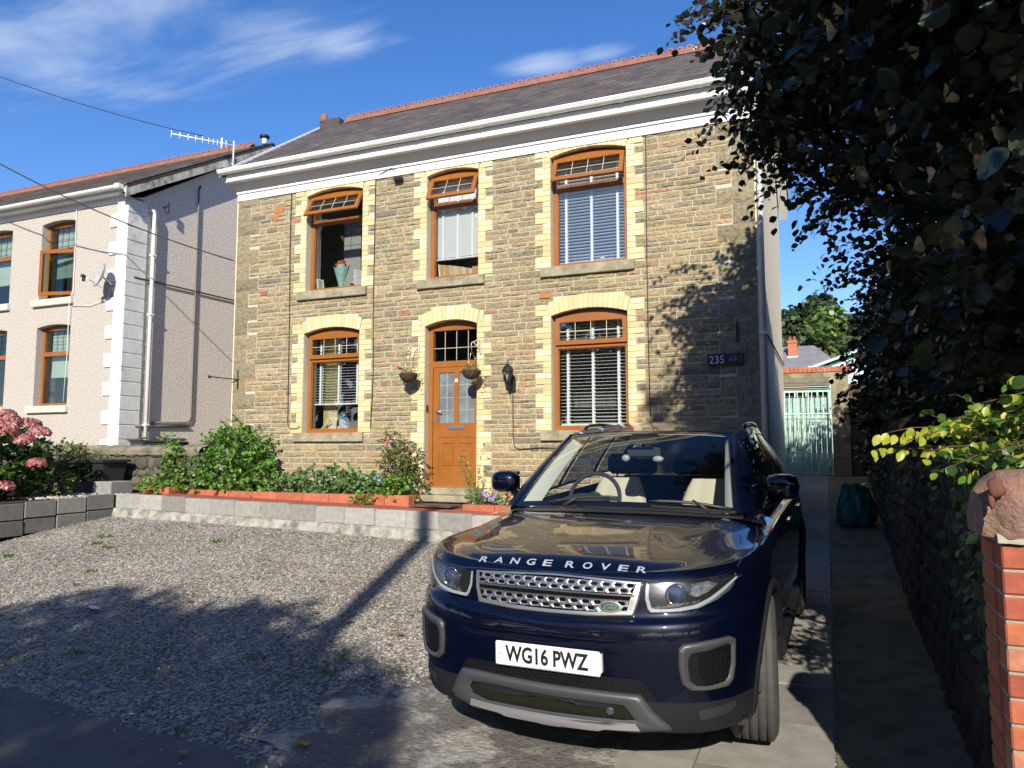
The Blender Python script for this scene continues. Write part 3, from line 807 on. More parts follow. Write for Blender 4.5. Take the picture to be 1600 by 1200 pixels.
st = MB(); st.box(-5.36, -4.32, 8.93, FY-.016, .78, .87, bev=.01); st.box(-5.31, -4.36, 9.05, FY+.1, .871, .965, bev=.01)
st.build('doorstep', M['sill'], house)
bz = MB(); bz.box(x0-.001, x0+.014, FY+.045, FY+.075, 2.02, 2.12, bev=.003); bz.build('doorbell', M['blackmetal'], house)

# interior
it = MB()
it.box(HX0+.33, HX1-.33, 10.9, 10.95, .6, 5.8)                   # partition
it.box(HX0+.33, HX1-.33, FY+.33, 10.9, 3.55, 3.65)
it.box(HX0+.33, HX1-.33, FY+.33, 10.9, .9, 1.0)
it.box(HX0+.33, HX1-.33, FY+.33, 10.9, 5.62, 5.70)
for x in (-5.75, -4.05): it.box(x, x+.1, FY+.33, 10.9, 1.0, 3.55); it.box(x, x+.1, FY+.33, 10.9, 3.65, 5.62)
it.build('inner_walls', M['roomwall'], house)
for (xa, xb, ya, g_) in ((-7.26, -6.93, 10.05, .34), (-6.90, -6.2, 10.5, .16)):  # grey panels added to brighten the room behind the upper left window
    w_ = MB(); w_.box(xa, xb, ya, ya+.35, 3.66, 5.3, bev=.01); w_.build('added_panel', mat('added_panel_grey', (g_, g_, g_*.95), rough=.6), house)
w_ = MB(); w_.box(-7.46, -7.40, FRY+.065, FY+.33, 3.97, 5.42); w_.box(-6.40, -6.34, FRY+.065, FY+.33, 3.97, 5.42); w_.build('window_lining', M['upvc'], house)
cu = MB(); cu.box(-7.30, -7.05, FY+.36, FY+.40, 1.8, 3.3); cu.build('curtain', mat('curtain_fabric', (.45, .38, .16), rough=.9, vary=.3, vscale=15), house)

# side and rear walls
RY = 14.1; EZ = 5.95; RZ = 7.82; RYM = (FY+RY)/2
def side_wall(x0, x1):
    mb = MB(); pts = [(FY+.001, -.1), (RY, -.1), (RY, 5.72), (RYM, 7.55), (FY+.001, 5.72)]
    mb.prism(pts, 'x', x0, x1); return mb
side_wall(HX1-.25, HX1+.02).build('side_wall', M['dash'], house)
side_wall(HX0-.02, HX0+.25).build('side_wall', M['dash'], house)
mb = MB(); mb.box(HX0+.26, HX1-.26, RY-.3, RY, 0, 5.72); mb.build('rear_wall', M['dash'], house)
# string line on the gable (darker render band)
mb = MB(); mb.tube([(HX1+.035, FY+.02, 2.98), (HX1+.04, RY, 2.98)], .012, 6); mb.build('cable', M['cable'], house)

# roof slates
def slates(parent, xa, xb, ye, ze, yr, zr, seed, name='roof', sw=.26, gauge=.17, holes=None):
    rnd = random.Random(seed); mb = MB()
    L_ = math.hypot(yr-ye, zr-ze); n = int(L_/gauge); uy, uz = (yr-ye)/L_, (zr-ze)/L_
    sg = 1 if yr > ye else -1
    ny, nz_ = -uz*sg, uy*sg
    if nz_ < 0: ny, nz_ = -ny, -nz_
    for i in range(n+1):
        s0 = i*gauge; s1_ = min(L_, s0+gauge*1.35)
        x = xa-(sw/2 if i % 2 else 0)
        while x < xb:
            a, b = max(x, xa)+.0015, min(x+sw, xb)-.0015
            if b-a > .02:
                k = rnd.uniform(.75, 1.2); c = (.105*k, .088*k, .088*k) if rnd.random() < .85 else (.13*k, .115*k, .09*k)
                t0 = .024+rnd.uniform(-.002, .002); j = rnd.uniform(-.004, .004)
                P = []
                for (xx, ss, hh) in ((a, s0+j, t0), (b, s0+j, t0), (b, s1_, .012), (a, s1_, .012), (a, s0+j, t0-.010), (b, s0+j, t0-.010)):
                    P.append((xx, ye+uy*ss+ny*hh, ze+uz*ss+nz_*hh))
                mb.add(P, [(0, 1, 2, 3), (4, 5, 1, 0)], c)
            x += sw
    # deck
    P = [(xa, ye, ze), (xb, ye, ze), (xb, yr, zr), (xa, yr, zr)]
    P2 = [(p[0], p[1]-ny*.05, p[2]-nz_*.05) for p in P]
    mb.add(P+P2, [(0, 1, 2, 3), (7, 6, 5, 4), (0, 4, 5, 1), (1, 5, 6, 2), (2, 6, 7, 3), (3, 7, 4, 0)], (.05, .045, .045))
    return mb.build(name, M['slate'], parent)
RX0, RX1 = -8.98, -.52; EY = FY-.24
roof = slates(house, RX0, RX1, EY, EZ, RYM, RZ, 3)
slates(house, RX0, RX1, RY+.24, EZ, RYM, RZ, 4)
def ridge(parent, xa, xb, y, z, step=.155):
    mb = MB(); n = round((xb-xa)/step); st_ = (xb-xa)/n
    for i in range(n):
        a = xa+i*st_; b = a+st_-.003
        for k in (0,):
            prof = [(-.13, -.075), (-.035, .035), (.035, .035), (.13, -.075), (.13, -.095), (.03, .012), (-.03, .012), (-.13, -.095)]
            mb.prism([(y+p[0], z+p[1]) for p in prof], 'x', a, b)
        # crest: half round with a pierced hole
        xc = (a+b)/2; ro = st_*.47; ri = .022; zc_ = z+.055; m = 9
        O = [(xc+ro*math.cos(math.pi*j/m), zc_-.02+ro*1.0*math.sin(math.pi*j/m)) for j in range(m+1)]
        I = [(xc+ri*math.cos(math.pi*j/m), zc_+ri*math.sin(math.pi*j/m)) for j in range(m+1)]
        for j in range(m):
            mb.prism([O[j], O[j+1], I[j+1], I[j]], 'y', y-.012, y+.012)
        mb.prism([(xc-ro, zc_-.02), (xc-ri, zc_), (xc+ri, zc_), (xc+ro, zc_-.02)], 'y', y-.0119, y+.0119)
    return mb.build('ridge_tiles', M['ridge'], parent)
ridge(house, -8.42, RX1, RYM, RZ+.045)
mb = MB(); mb.box(-8.96, -8.50, RYM-.17, RYM+.17, RZ-.12, RZ+.07, bev=.01); mb.build('capped_chimney', mat('bitumen', (.07, .06, .055), rough=.9, vary=.3), house)
mb = MB(); mb.tube([(-8.9, RYM-.1, RZ+.03), (-8.9, RYM-.1, RZ+.20)], [.09, .07], 10); mb.build('chimney_pot', M['ridge'], house)
# verge trims
for x in (RX0-.02, RX1-.02):
    mb = MB(); mb.prism([(EY-.02, EZ-.05), (RYM, RZ-.05), (RYM, RZ+.05), (EY-.02, EZ+.05)], 'x', x, x+.04)
    mb.prism([(RY+.26, EZ-.05), (RYM+.001, RZ-.05), (RYM+.001, RZ+.05), (RY+.26, EZ+.05)], 'x', x, x+.04)
    mb.build('bargeboard', M['upvc'], house)
mb = MB(); mb.prism([(FY, 5.62), (RYM, 7.50), (RYM, 7.78), (FY-.2, 5.92)], 'x', RX1-.16, RX1-.022)
mb.prism([(RY, 5.62), (RYM+.001, 7.50), (RYM+.001, 7.78), (RY+.22, 5.92)], 'x', RX1-.16, RX1-.022)
mb.build('verge_soffit', M['upvc'], house)

def eaves(parent, x0, x1, fy, z, endl=True):
    """moulded eaves: frieze, coved soffit, fascia with bead, half round gutter"""
    f = MB(); f.box(x0, x1, fy-.030, fy-.001, z-.19, z-.02, bev=.004); f.box(x0, x1, fy-.052, fy-.0305, z-.075, z-.035); f.build('frieze_board', M['white'], parent)
    s = MB(); s.prism([(fy-.031, z-.05), (fy-.20, z+.08), (fy-.20, z+.11), (fy-.031, z+.10)], 'x', x0-.04, x1+.02); s.build('soffit', mat('painted_soffit', (.55, .55, .56), rough=.6), parent)
    a = MB(); a.box(x0-.06, x1+.02, fy-.225, fy-.2005, z+.055, z+.22); a.tube([(x0-.06, fy-.232, z+.075), (x1+.02, fy-.232, z+.075)], .018, 8); a.build('fascia', M['upvc'], parent)
    g = MB(); prof = []
    r = .06; cy, czz = fy-.292, z+.245
    out_ = [(cy+r*math.cos(t), czz+r*math.sin(t)) for t in [math.pi+math.pi*k/10 for k in range(11)]]
    inn = [(cy+(r-.006)*math.cos(t), czz+(r-.006)*math.sin(t)) for t in [math.pi+math.pi*k/10 for k in range(11)]]
    out_ = [(cy-r-.008, czz+.012), (cy-r-.008, czz-.002)]+out_[1:]
    prof = out_+inn[::-1]
    g.prism(prof, 'x', x0-.14, x1+.06)
    g.prism(out_, 'x', x0-.145, x0-.138); g.prism(out_, 'x', x1+.058, x1+.065)
    xx = x0+.5
    while xx < x1:                       # union brackets
        g.prism([(p[0]-(.004 if p[0] < cy else -.004), p[1]-.004) for p in out_], 'x', xx, xx+.05); xx += 1.0
    g.build('gutter', M['upvc'], parent)
eaves(house, HX0, HX1, FY, 5.73)
# downpipe on the right corner
mb = MB(); px = HX1+.055; py = FY-.02
mb.tube([(px-.02, FY-.29, 5.93), (px-.02, FY-.27, 5.80), (px, py, 5.55), (px, py, .4)], .036, 12)
for z in (1.0, 2.85, 4.6): mb.box(px-.05, px+.05, py-.045, py+.05, z, z+.035, bev=.006)
mb.build('downpipe', M['upvc'], house)
# wall cables and little fixings
def cab(pts, r=.006):
    mb = MB(); mb.tube(pts, r, 5); mb.build('wall_cable', M['cable'], house)
yc = FY-.022
cab([(-7.72, yc, 5.75), (-7.72, yc-.008, 4.6), (-7.70, yc, 3.6), (-7.69, yc, 2.4), (-7.68, yc, 1.86), (-7.63, yc, 1.80), (-7.5, yc, 1.80), (-7.45, yc, 1.84)])
cab([(-6.15, yc, 5.58), (-6.15, yc-.005, 4.7), (-6.16, yc, 3.6), (-6.14, yc, 2.6), (-6.17, yc, 1.8)])
cab([(-2.04, yc, 5.62), (-2.05, yc-.005, 4.0), (-2.05, yc, 3.0), (-2.04, yc, 1.9)])
cab([(-6.15, yc, 5.58), (-6.0, yc-.02, 5.62), (-5.86, yc-.03, 5.66), (-5.78, yc-.04, 5.62)])
mb = MB(); mb.box(-5.80, -5.66, yc-.07, yc, 5.44, 5.50, bev=.01); mb.build('cable_box', M['blackmetal'], house)
mb = MB(); mb.box(-.985, -.955, FY-.03, FY-.012, 2.78, 3.03, bev=.004); mb.build('tie_bar', M['blackmetal'], house)
mb = MB(); mb.tube([(-8.70, FY-.02, 2.75), (-8.70, FY-.02, 2.45)], .012, 6); mb.tube([(-8.70, FY-.02, 2.6), (-9.05, FY-.25, 2.64)], .01, 6); mb.ball((-9.06, FY-.26, 2.64), .025)
mb.build('wall_hook', M['blackmetal'], house)
# odd red bricks let into the stonework
for (x, z, w, h_) in ((-8.05, 5.25, .17, .085), (-8.30, 3.94, .13, .03), (-8.30, 3.975, .13, .03), (-3.52, 3.51, .16, .075), (-8.12, 5.16, .15, .06)):
    mb = MB(); mb.box(x, x+w, FY-.020, FY-.010, z, z+h_, (.42, .15, .06), bev=.006); mb.build('brick_repair', M['ybrick'], house)
# ================================================================ neighbouring house
nb = empty('pebbledashed_house', 'pale pebbledashed neighbour house with white painted corner blocks and white downpipe', 'house', (-15.5, 9.3, .4))
NX0, NX1 = -24.0, -11.35
NRYM, NRZ, NRY = 12.75, 8.26, 16.2
NW = [(-13.60, -12.69, 4.27, 5.76), (-13.60, -12.69, 2.28, 3.79), (-15.40, -14.45, 4.27, 5.76), (-15.40, -14.45, 2.28, 3.79), (-17.9, -17.0, 4.27, 5.76), (-17.9, -17.0, 1.2, 3.79)]
def narch(x, x0, x1, z1): 
    t = (x-x0)/(x1-x0)*2-1; return z1-.045*t*t
w = MB(); zs_ = [.2, 1.2, 2.28, 3.79, 4.27, 5.76, 6.0]
for a, b in zip(zs_[:-1], zs_[1:]):
    zc = (a+b)/2; cuts = sorted((s_[0], s_[1]) for s_ in NW if s_[2] < zc < s_[3]); x = NX0
    for (p, q) in cuts+[(NX1, NX1)]:
        if p > x: w.box(x, p, FY, FY+.3, a, b)
        x = q
for (x0, x1, z0, z1) in NW:
    for i in range(6):
        a, b = lerp(x0, x1, i/6), lerp(x0, x1, (i+1)/6)
        w.prism([(a, narch(a, x0, x1, z1)), (b, narch(b, x0, x1, z1)), (b, z1+.001), (a, z1+.001)], 'y', FY, FY+.16)
w.build('front_wall', M['dash2'], nb)
for (x0, x1, z0, z1) in NW[:5]:
    f = MB(); t = .055; y0, y1 = FY+.13, FY+.19; zt = z1-.52
    f.box(x0, x0+t, y0, y1, z0, z1-.03); f.box(x1-t, x1, y0, y1, z0, z1-.03); f.box(x0+t, x1-t, y0, y1, z0, z0+t)
    f.box(x0+t, x1-t, y0, y1, z1-.09, z1); f.box(x0+t, x1-t, y0+.001, y1-.001, zt-.03, zt+.03)
    f.box(x0+t, x1-t, y0-.012, y0, zt-.055, zt-.03)
    fo = f.build('window', M['oak'], nb)
    g = MB(); g.box(x0+t, x1-t, y0+.03, y0+.036, z0+t, zt-.03); g.build('pane', M['glass_n'], fo)
    g = MB(); g.box(x0+t, x1-t, y0+.03, y0+.036, zt+.03, z1-.05); g.build('pane', M['glass_n'], fo)
    l_ = MB()
    for i in range(1, 5): x = lerp(x0+t, x1-t, i/5); l_.box(x-.003, x+.003, y0+.02, y0+.026, zt+.03, z1-.09)
    for i in range(1, 3): z = lerp(zt+.03, z1-.09, i/3); l_.box(x0+t, x1-t, y0+.0195, y0+.0255, z-.003, z+.003)
    l_.build('leading', M['blackmetal'], fo)
    s_ = MB(); s_.box(x0-.13, x1+.05, FY-.07, FY+.13, z0-.13, z0-.004, bev=.01); s_.build('window_sill', mat('pale_sill', (.62, .58, .46), rough=.85, vary=.2, vscale=6, bump=.3) if 'psill' not in M else M['psill'], nb)
M['psill'] = None
# open casement of the upper window near the corner
x0, x1, z0, z1 = NW[0]
f = MB(); Mx = Matrix.Translation((x1-.06, FY+.12, 0)) @ Matrix.Rotation(R(14), 4, 'Z')
for (a, b, c, d) in ((-.76, -.70, z0+.07, z1-.57), (-.06, 0, z0+.07, z1-.57), (-.70, -.06, z0+.07, z0+.13), (-.70, -.06, z1-.63, z1-.57)):
    f.box(a, b, -.045, 0, c, d, M=Mx)
fo = f.build('casement', M['oak'], nb)
g = MB(); g.box(-.70, -.06, -.025, -.02, z0+.13, z1-.63, M=Mx); g.build('pane', M['glass_n'], fo)
# shades and furnishing inside the neighbour's windows
def shade(x0, x1, z0, z1, label):
    m = MB(); m.box(x0, x1, FY+.26, FY+.27, z0, z1); m.box(x0, x1, FY+.255, FY+.275, z0-.03, z0, bev=.005)
    n = int((z1-z0)/.12)
    for i in range(n): m.box(x0, x1, FY+.2575, FY+.2595, z0+i*.12, z0+i*.12+.006)
    o = m.build('window_shade', mat('cream_shade', (.55, .58, .50), rough=.8, vary=.08), None); tag(o, label, 'blind', 'blinds in the neighbouring windows')
shade(-13.50, -12.80, 4.75, 5.7, 'pale roller shade in the upper window beside the satellite dish')
shade(-13.50, -12.80, 2.85, 3.7, 'pale roller shade in the lower window below the satellite dish')
shade(-15.30, -14.55, 4.75, 5.7, 'pale roller shade in the upper window cut by the left edge of the picture')
m = MB(); m.box(-13.5, -12.8, FY+.31, FY+.5, 4.68, 4.74); m.box(-15.3, -14.55, FY+.31, FY+.5, 4.68, 4.74)
m = MB(); m.box(NX0+.3, NX1-.35, 10.6, 10.65, .5, 6.0); m.box(NX0+.3, NX1-.35, FY+.3, 10.6, 3.9, 4.0); m.box(NX0+.3, NX1-.35, FY+.3, 10.6, 5.9, 5.98); m.build('inner_walls', M['dark'], nb)
# corner quoins: long and short, wrapped round the corner
q = MB(); z = .9; i = 0
while z < 5.95:
    h = .2525; hz = min(z+h, 5.97); w_ = .42 if i % 2 == 0 else .24
    q.box(NX1-w_, NX1+.028, FY-.028, FY+.40, z+.007, hz-.007, bev=.008); z += h; i += 1
q.box(NX1-.235, NX1+.016, FY-.016, FY+.40, .9, 5.97)
q.build('corner_blocks', mat('white_masonry_paint', (.74, .74, .71), rough=.8, vary=.12, vscale=5, bump=.3, bscale=60, color2=(.48, .45, .40), c2scale=3.5, c2lo=.55, c2hi=.72), nb)
# gable end and back
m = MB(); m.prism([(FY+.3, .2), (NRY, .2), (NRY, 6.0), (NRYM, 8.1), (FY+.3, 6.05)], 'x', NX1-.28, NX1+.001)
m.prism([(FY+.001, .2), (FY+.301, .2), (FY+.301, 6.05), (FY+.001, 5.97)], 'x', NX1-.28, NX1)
m.build('gable_wall', mat('sun_paled_pebbledash', (.82, .75, .66), rough=.95, bump=.25, bscale=45, bdist=.006, color2=(.42, .38, .34), c2scale=40, c2lo=.44, c2hi=.62, detail=4), nb)  # paler than the front wall, standing in for sun on the gable
m = MB(); m.box(NX0, NX1-.29, NRY-.3, NRY, .2, 6.0); m.build('rear_wall', M['dash2'], nb)
m = MB(); m.prism([(FY, .2), (NRY, .2), (NRY, 6.0), (NRYM, 8.1), (FY, 6.0)], 'x', NX0-.3, NX0-.001); m.build('party_wall', M['dash2'], nb)
slates(nb, NX0, NX1+.20, FY-.22, 6.10, NRYM, NRZ, 21)
slates(nb, NX0, NX1+.20, NRY+.22, 6.10, NRYM, NRZ, 22)
ridge(nb, NX0, NX1-.35, NRYM, NRZ+.045)
m = MB()
for (ya, za_, yb, zb_) in ((FY-.22, 6.05, NRYM, NRZ-.05), (NRY+.22, 6.05, NRYM+.001, NRZ-.05)):
    m = MB(); m.prism([(ya, za_-.16), (yb, zb_-.16), (yb, zb_+.03), (ya, za_+.03)], 'x', NX1+.17, NX1+.198)
    m.build('bargeboard', mat('weathered_board', (.55, .54, .46), rough=.95, vary=.3, vscale=14, bump=.6, bscale=30, color2=(.14, .13, .11), c2scale=7), nb)
    m = MB(); m.prism([(ya+.01, za_-.13), (yb, zb_-.13), (yb, zb_-.10), (ya+.01, za_-.10)], 'x', NX1+.002, NX1+.168); m.build('verge_soffit', M['dark'], nb)
m = MB(); m.tube([(NX1-.05, NRYM, NRZ+.02), (NX1-.05, NRYM, NRZ+.17)], .06, 12); po = m.build('flue', M['upvc'], nb)
m = MB(); m.lathe([(.0, .25), (.10, .22), (.115, .19), (.10, .16), (0, .15)], (NX1-.05, NRYM, NRZ), 14); m.build('flue_cowl', M['blackmetal'], po)
# gutter and fascia
g = MB(); r = .06; cy, cz_ = FY-.26, 6.09
pr = [(cy+r*math.cos(math.pi+math.pi*k/10), cz_+r*math.sin(math.pi+math.pi*k/10)) for k in range(11)]
inn = [(cy+(r-.006)*math.cos(math.pi+math.pi*k/10), cz_+(r-.006)*math.sin(math.pi+math.pi*k/10)) for k in range(11)]
g.prism(pr+inn[::-1], 'x', NX0, NX1+.12); g.prism(pr, 'x', NX1+.12, NX1+.127); g.box(NX1+.02, NX1+.125, cy-.075, cy+.07, 6.02, 6.11, bev=.01); g.build('gutter', M['upvc'], nb)
g = MB(); g.box(NX0, NX1+.02, FY-.03, FY-.001, 5.90, 6.0); g.build('frieze_board', M['white'], nb)
g = MB(); g.box(NX0, NX1+.16, FY-.195, FY-.17, 5.99, 6.14); g.box(NX0, NX1+.16, FY-.17, FY-.002, 6.001, 6.02); g.build('fascia', M['upvc'], nb)
g = MB(); px, py = NX1+.075, FY+.50
g.tube([(px-.03, py-.10, 5.86), (px, py-.02, 5.84), (px, py, 5.78), (px, py, .9)], .036, 12)
for z in (1.9, 3.9, 5.0): g.box(px-.05, px+.045, py-.045, py+.045, z, z+.035, bev=.005)
g.build('downpipe', M['upvc'], nb)
# grey service pipes on the gable
def pipe(pts, r=.016, name='service_pipe', m_=None):
    m = MB(); m.tube(pts, r, 8); return m.build(name, m_ or mat('grey_pipe', (.16, .155, .15), rough=.7), nb)
X = NX1+.03
pipe([(X, 10.86, 6.62), (X, 10.86, 2.10), (X, 10.82, 2.02), (X, 10.74, 1.99), (X, 9.95, 1.97)], .017)
pipe([(X, 10.80, 1.92), (X, 9.6, 1.90)], .022)
pipe([(X, 9.45, 4.55), (X, 12.3, 4.58)], .014, 'phone_cable', M['cable'])
m = MB(); m.tube([(X, 10.86, 6.62), (X+.03, 10.86, 6.68), (X+.05, 10.84, 6.62)], .016, 8); m.build('pipe_bend', M['rubber'], nb)
m = MB(); m.tube([(NX1, 10.05, 6.0), (NX1+.14, 10.05, 6.0)], .012, 6)
for dz in (-.07, .05): m.lathe([(.0, -.04), (.022, -.04), (.03, -.02), (.018, 0), (.03, .02), (.02, .045), (0, .05)], (NX1+.12, 10.05, 6.0+dz), 10)
m.build('cable_insulator', M['blackmetal'], nb)
m = MB(); m.tube([(-12.66, FY-.02, 5.9), (-12.64, FY-.02, 4.4), (-12.66, FY-.075, 4.2), (-12.72, FY-.02, 3.2), (-12.76, FY-.02, 2.35)], .007, 5); m.build('wall_cable', M['upvc'], nb)
m = MB(); m.tube([(-12.66, FY-.02, 4.1), (-12.2, FY-.02, 4.06), (-11.72, FY-.04, 4.15), (-11.66, FY-.05, 4.35)], .006, 5); m.build('wall_cable', M['upvc'], nb)

# satellite dish
ds = empty('satellite_dish', 'small grey satellite dish on the pebbledashed wall beside the corner blocks', 'satellite dish', (-11.62, 9.27, 4.38))
m = MB(); A = Vector((-.45, -1, .35)).normalized(); Mx = A.to_track_quat('Z', 'Y').to_matrix().to_4x4()
P = []
for i in range(7):
    r_ = .23*i/6
    P.append([(r_*math.cos(t)*.9, r_*math.sin(t), .055*(r_/.23)**2) for t in [2*math.pi*k/24 for k in range(25)]])
c = Vector((-11.62, 9.06, 4.50))
P = [[tuple(Mx @ Vector(p)+c) for p in row] for row in P]
m.grid(P); P2 = [[tuple(Vector(p)-A*.006) for p in row][::-1] for row in P]; m.grid(P2)
m.build('dish', mat('grey_dish', (.38, .40, .39), rough=.5, vary=.2), ds)
m = MB(); tip = c+A*.30+Vector((0, 0, -.13)); m.tube([c-Vector((0, 0, .2)), tip], .009, 6); m.build('arm', M['steel'], ds)
m = MB(); m.tube([tip-A*.02, tip+A*.05], .028, 10); m.box(tip.x-.03, tip.x+.02, tip.y-.02, tip.y+.02, tip.z-.09, tip.z-.01, bev=.008); m.build('receiver', M['blackmetal'], ds)
m = MB(); m.tube([c, (-11.60, 9.18, 4.42), (-11.60, 9.275, 4.36)], .014, 8); m.box(-11.64, -11.56, 9.262, 9.278, 4.24, 4.42); m.build('bracket', M['steel'], ds)

# TV aerial
ae = empty('tv_aerial', 'white yagi tv aerial with many short elements on a mast at the neighbour roof edge', 'tv aerial', (-11.0, 11.36, 7.2))
m = MB(); m.tube([(-10.95, 11.36, 7.20), (-10.95, 11.36, 7.74)], .016, 8); m.build('mast', M['upvc'], ae)
m = MB(); m.tube([(-11.05, 11.36, 7.24), (-10.95, 11.36, 7.26)], .014, 6); m.box(-11.20, -11.04, 11.33, 11.39, 7.18, 7.30); m.build('bracket', M['steel'], ae)
a, b = Vector((-11.68, 10.46, 7.66)), Vector((-10.88, 11.44, 7.64))
m = MB(); m.tube([a, b], .013, 6); m.build('boom', M['upvc'], ae)
for t, h in ((0, .15), (.12, .14), (.24, .14), (.35, .14), (.45, .14), (.54, .13), (.61, .13), (.67, .13), (.735, .24), (.80, .17)):
    p = a.lerp(b, t); m = MB(); w_ = .022 if h > .2 else .009
    m.tube([p-Vector((0, 0, h*.55)), p+Vector((0, 0, h*.45))], w_, 6); o = m.build('element', M['upvc'], ae)
p = a.lerp(b, .84); m = MB()
m.tube([p+Vector((0, 0, .06)), p+Vector((.02, .02, .02)), p-Vector((0, 0, .16))], .006, 5); m.build('lead_cable', M['cable'], ae)

# overhead wires
def wire(name, a, b, sag, r, label, n=24):
    a, b = Vector(a), Vector(b); m = MB()
    m.tube([a.lerp(b, i/n)-Vector((0, 0, sag*4*(i/n)*(1-i/n))) for i in range(n+1)], r, 5)
    tag(m.build(name, M['cable']), label, 'cable')
wire('overhead_wire', (-14.0, 7.0, 7.20), (-8.86, 9.27, 4.56), .25, .011, 'thick black service wire running down to the left corner of the stone house')
wire('overhead_wire', (-16.0, 6.4, 9.3), (-10.99, 10.6, 7.55), .25, .008, 'thin black wire high above the neighbour roof ending near the tv aerial')
wire('overhead_wire', (-20.0, 7.0, 8.0), (-15.6, 9.25, 6.1), .15, .007, 'short black wire at the left edge reaching the neighbour eaves')

# ================================================================ garden walls
rnd = random.Random(5)
def blockcol():
    k = rnd.uniform(.20, .34); return (k*1.02, k, k*.93)
lw = empty('block_wall', 'low grey concrete block wall along the far edge of the gravel', 'wall', (-6, 8.0, .4))
WX1 = -1.36
def wtop(x): return lerp(.83, .67, (x+9.78)/(9.78-1.36))
m = MB(); x = -9.74
while x < WX1:
    b = min(x+.45, WX1); z1 = wtop(x); c = blockcol()
    j = rnd.uniform(-.006, .006)
    if b-x > .05: m.box(x+.007, b-.007, 8.0+j, 8.1, z1-.212, z1+rnd.uniform(-.006, .004), c, bev=.008)
    x = b
m.build('blocks', M['block'], lw)
m = MB(); P = []
for i in range(60):
    x = lerp(-9.76, WX1, i/59); z1 = wtop(x)
    P.append([(x, 8.012, z1-.005), (x, 8.012, z1-.205), (x, 7.985+rnd.uniform(-.008, .008), z1-.215+rnd.uniform(-.01, .01)), (x, 7.955+rnd.uniform(-.02, .01), gz(x, 7.95)-.02)])
m.grid(P, smooth=False); m.build('footing', mat('pale_mortar_footing', (.36, .35, .31), rough=.95, vary=.35, vscale=8, bump=1, bscale=35, bdist=.02, color2=(.16, .15, .12), c2scale=6), lw)
lw2 = empty('block_wall', 'low concrete block wall turning toward the road beside the hydrangea, partly in shade', 'wall', (-9.8, 6, .3))
m = MB(); y = 7.99
while y > 3.6:
    b = y-.45; z1 = lerp(.83, .70, (8-y)/3.5); c = blockcol(); c = tuple(v*.75 for v in c)  # blocks toned down, lower course more: their shade is put into the colour
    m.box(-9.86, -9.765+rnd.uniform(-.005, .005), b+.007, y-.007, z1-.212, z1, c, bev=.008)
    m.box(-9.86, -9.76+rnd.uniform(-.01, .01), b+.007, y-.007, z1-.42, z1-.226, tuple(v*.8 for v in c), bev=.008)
    y = b
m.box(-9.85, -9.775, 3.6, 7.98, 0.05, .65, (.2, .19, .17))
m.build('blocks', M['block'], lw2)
# raised beds / patio
pt = MB(); pt.prism([(-9.76, .3), (-1.36, .1), (-1.36, .664), (-9.76, .823)], 'y', 8.102, 9.29); struct(pt.build('patio', M['redpaint']))
st_ = MB(); st_.prism([(-14.0, .3), (-9.775, .3), (-9.775, .80), (-14, .83)], 'y', 3.5, 8.85); struct(st_.build('raised_bed', M['soil']))
m = MB(); rs_ = random.Random(3)
for i in range(420):
    x, y = rs_.uniform(-10.7, -9.8), rs_.uniform(6.8, 8.3); s = rs_.uniform(.012, .03); k = rs_.uniform(.3, .55)
    m.ball((x, y, .815), (s, s*.8, s*.5), 6, 4, (k, k*.9, k*.75), .2, rs_)
o = m.build('pebble_mulch', M['stonebit']); tag(o, 'pale pebbles strewn over the raised bed', 'pebbles', kind='stuff')
# red brick edged planting beds
def kerb(name, label, x0, x1, z0, y0=8.62, retL=True, retR=True, soil=True):
    e = empty(name, label, 'planter', ((x0+x1)/2, y0, z0)); 
    rr = random.Random(int(abs(x0)*100)); m = MB(); x = x0
    while x < x1-.02:
        b = min(x+.45, x1); k = rr.uniform(.85, 1.15); top = z0+.115+rr.uniform(-.004, .004)
        m.box(x+.003, b-.003, y0, y0+.11, z0-.05, top, (.38*k, .115*k, .06*k), bev=.008); x = b
    for f_, xe in ((retL, x0), (retR, x1-.11)):
        if f_:
            y = y0+.112
            while y < 9.2: b = min(y+.3, 9.27); m.box(xe, xe+.11, y+.003, b-.003, z0-.05, z0+.113, (.36, .11, .06), bev=.008); y = b
    m.build('edging', mat('red_edging', (0, 0, 0), attr=True, rough=.85, vary=.25, vscale=9, bump=.5, bscale=50), e)
    s = MB(); P = []
    for i in range(20):
        P.append([(lerp(x0+.05, x1-.05, i/19), lerp(y0+.1, 9.29, j/5), z0+.06+rr.uniform(-.015, .02)) for j in range(6)])
    s.grid(P); s.build('soil', M['soil'], e)
kerb('planting_bed', 'long red edged planting bed under the left ground floor window', -9.1, -5.12, .76)
kerb('planting_bed', 'short red edged planting bed between the door and the car', -4.30, -1.4, .68, 8.55)
kerb('planting_bed', 'small red edged bed at the far left end against the old stone wall', -9.75, -9.2, .80, 8.45)
# doormat
m = MB(); m.box(-5.05, -4.45, 8.50, 8.88, .745, .765, bev=.004)
rr = random.Random(3)
for i in range(15): m.box(-5.03, -4.47, 8.515+i*.024, 8.525+i*.024, .765, .770)
tag(m.build('doormat', mat('coir_mat', (.10, .075, .055), rough=1, vary=.4, vscale=60, bump=1, bscale=150)), 'worn brown doormat below the doorstep', 'doormat')

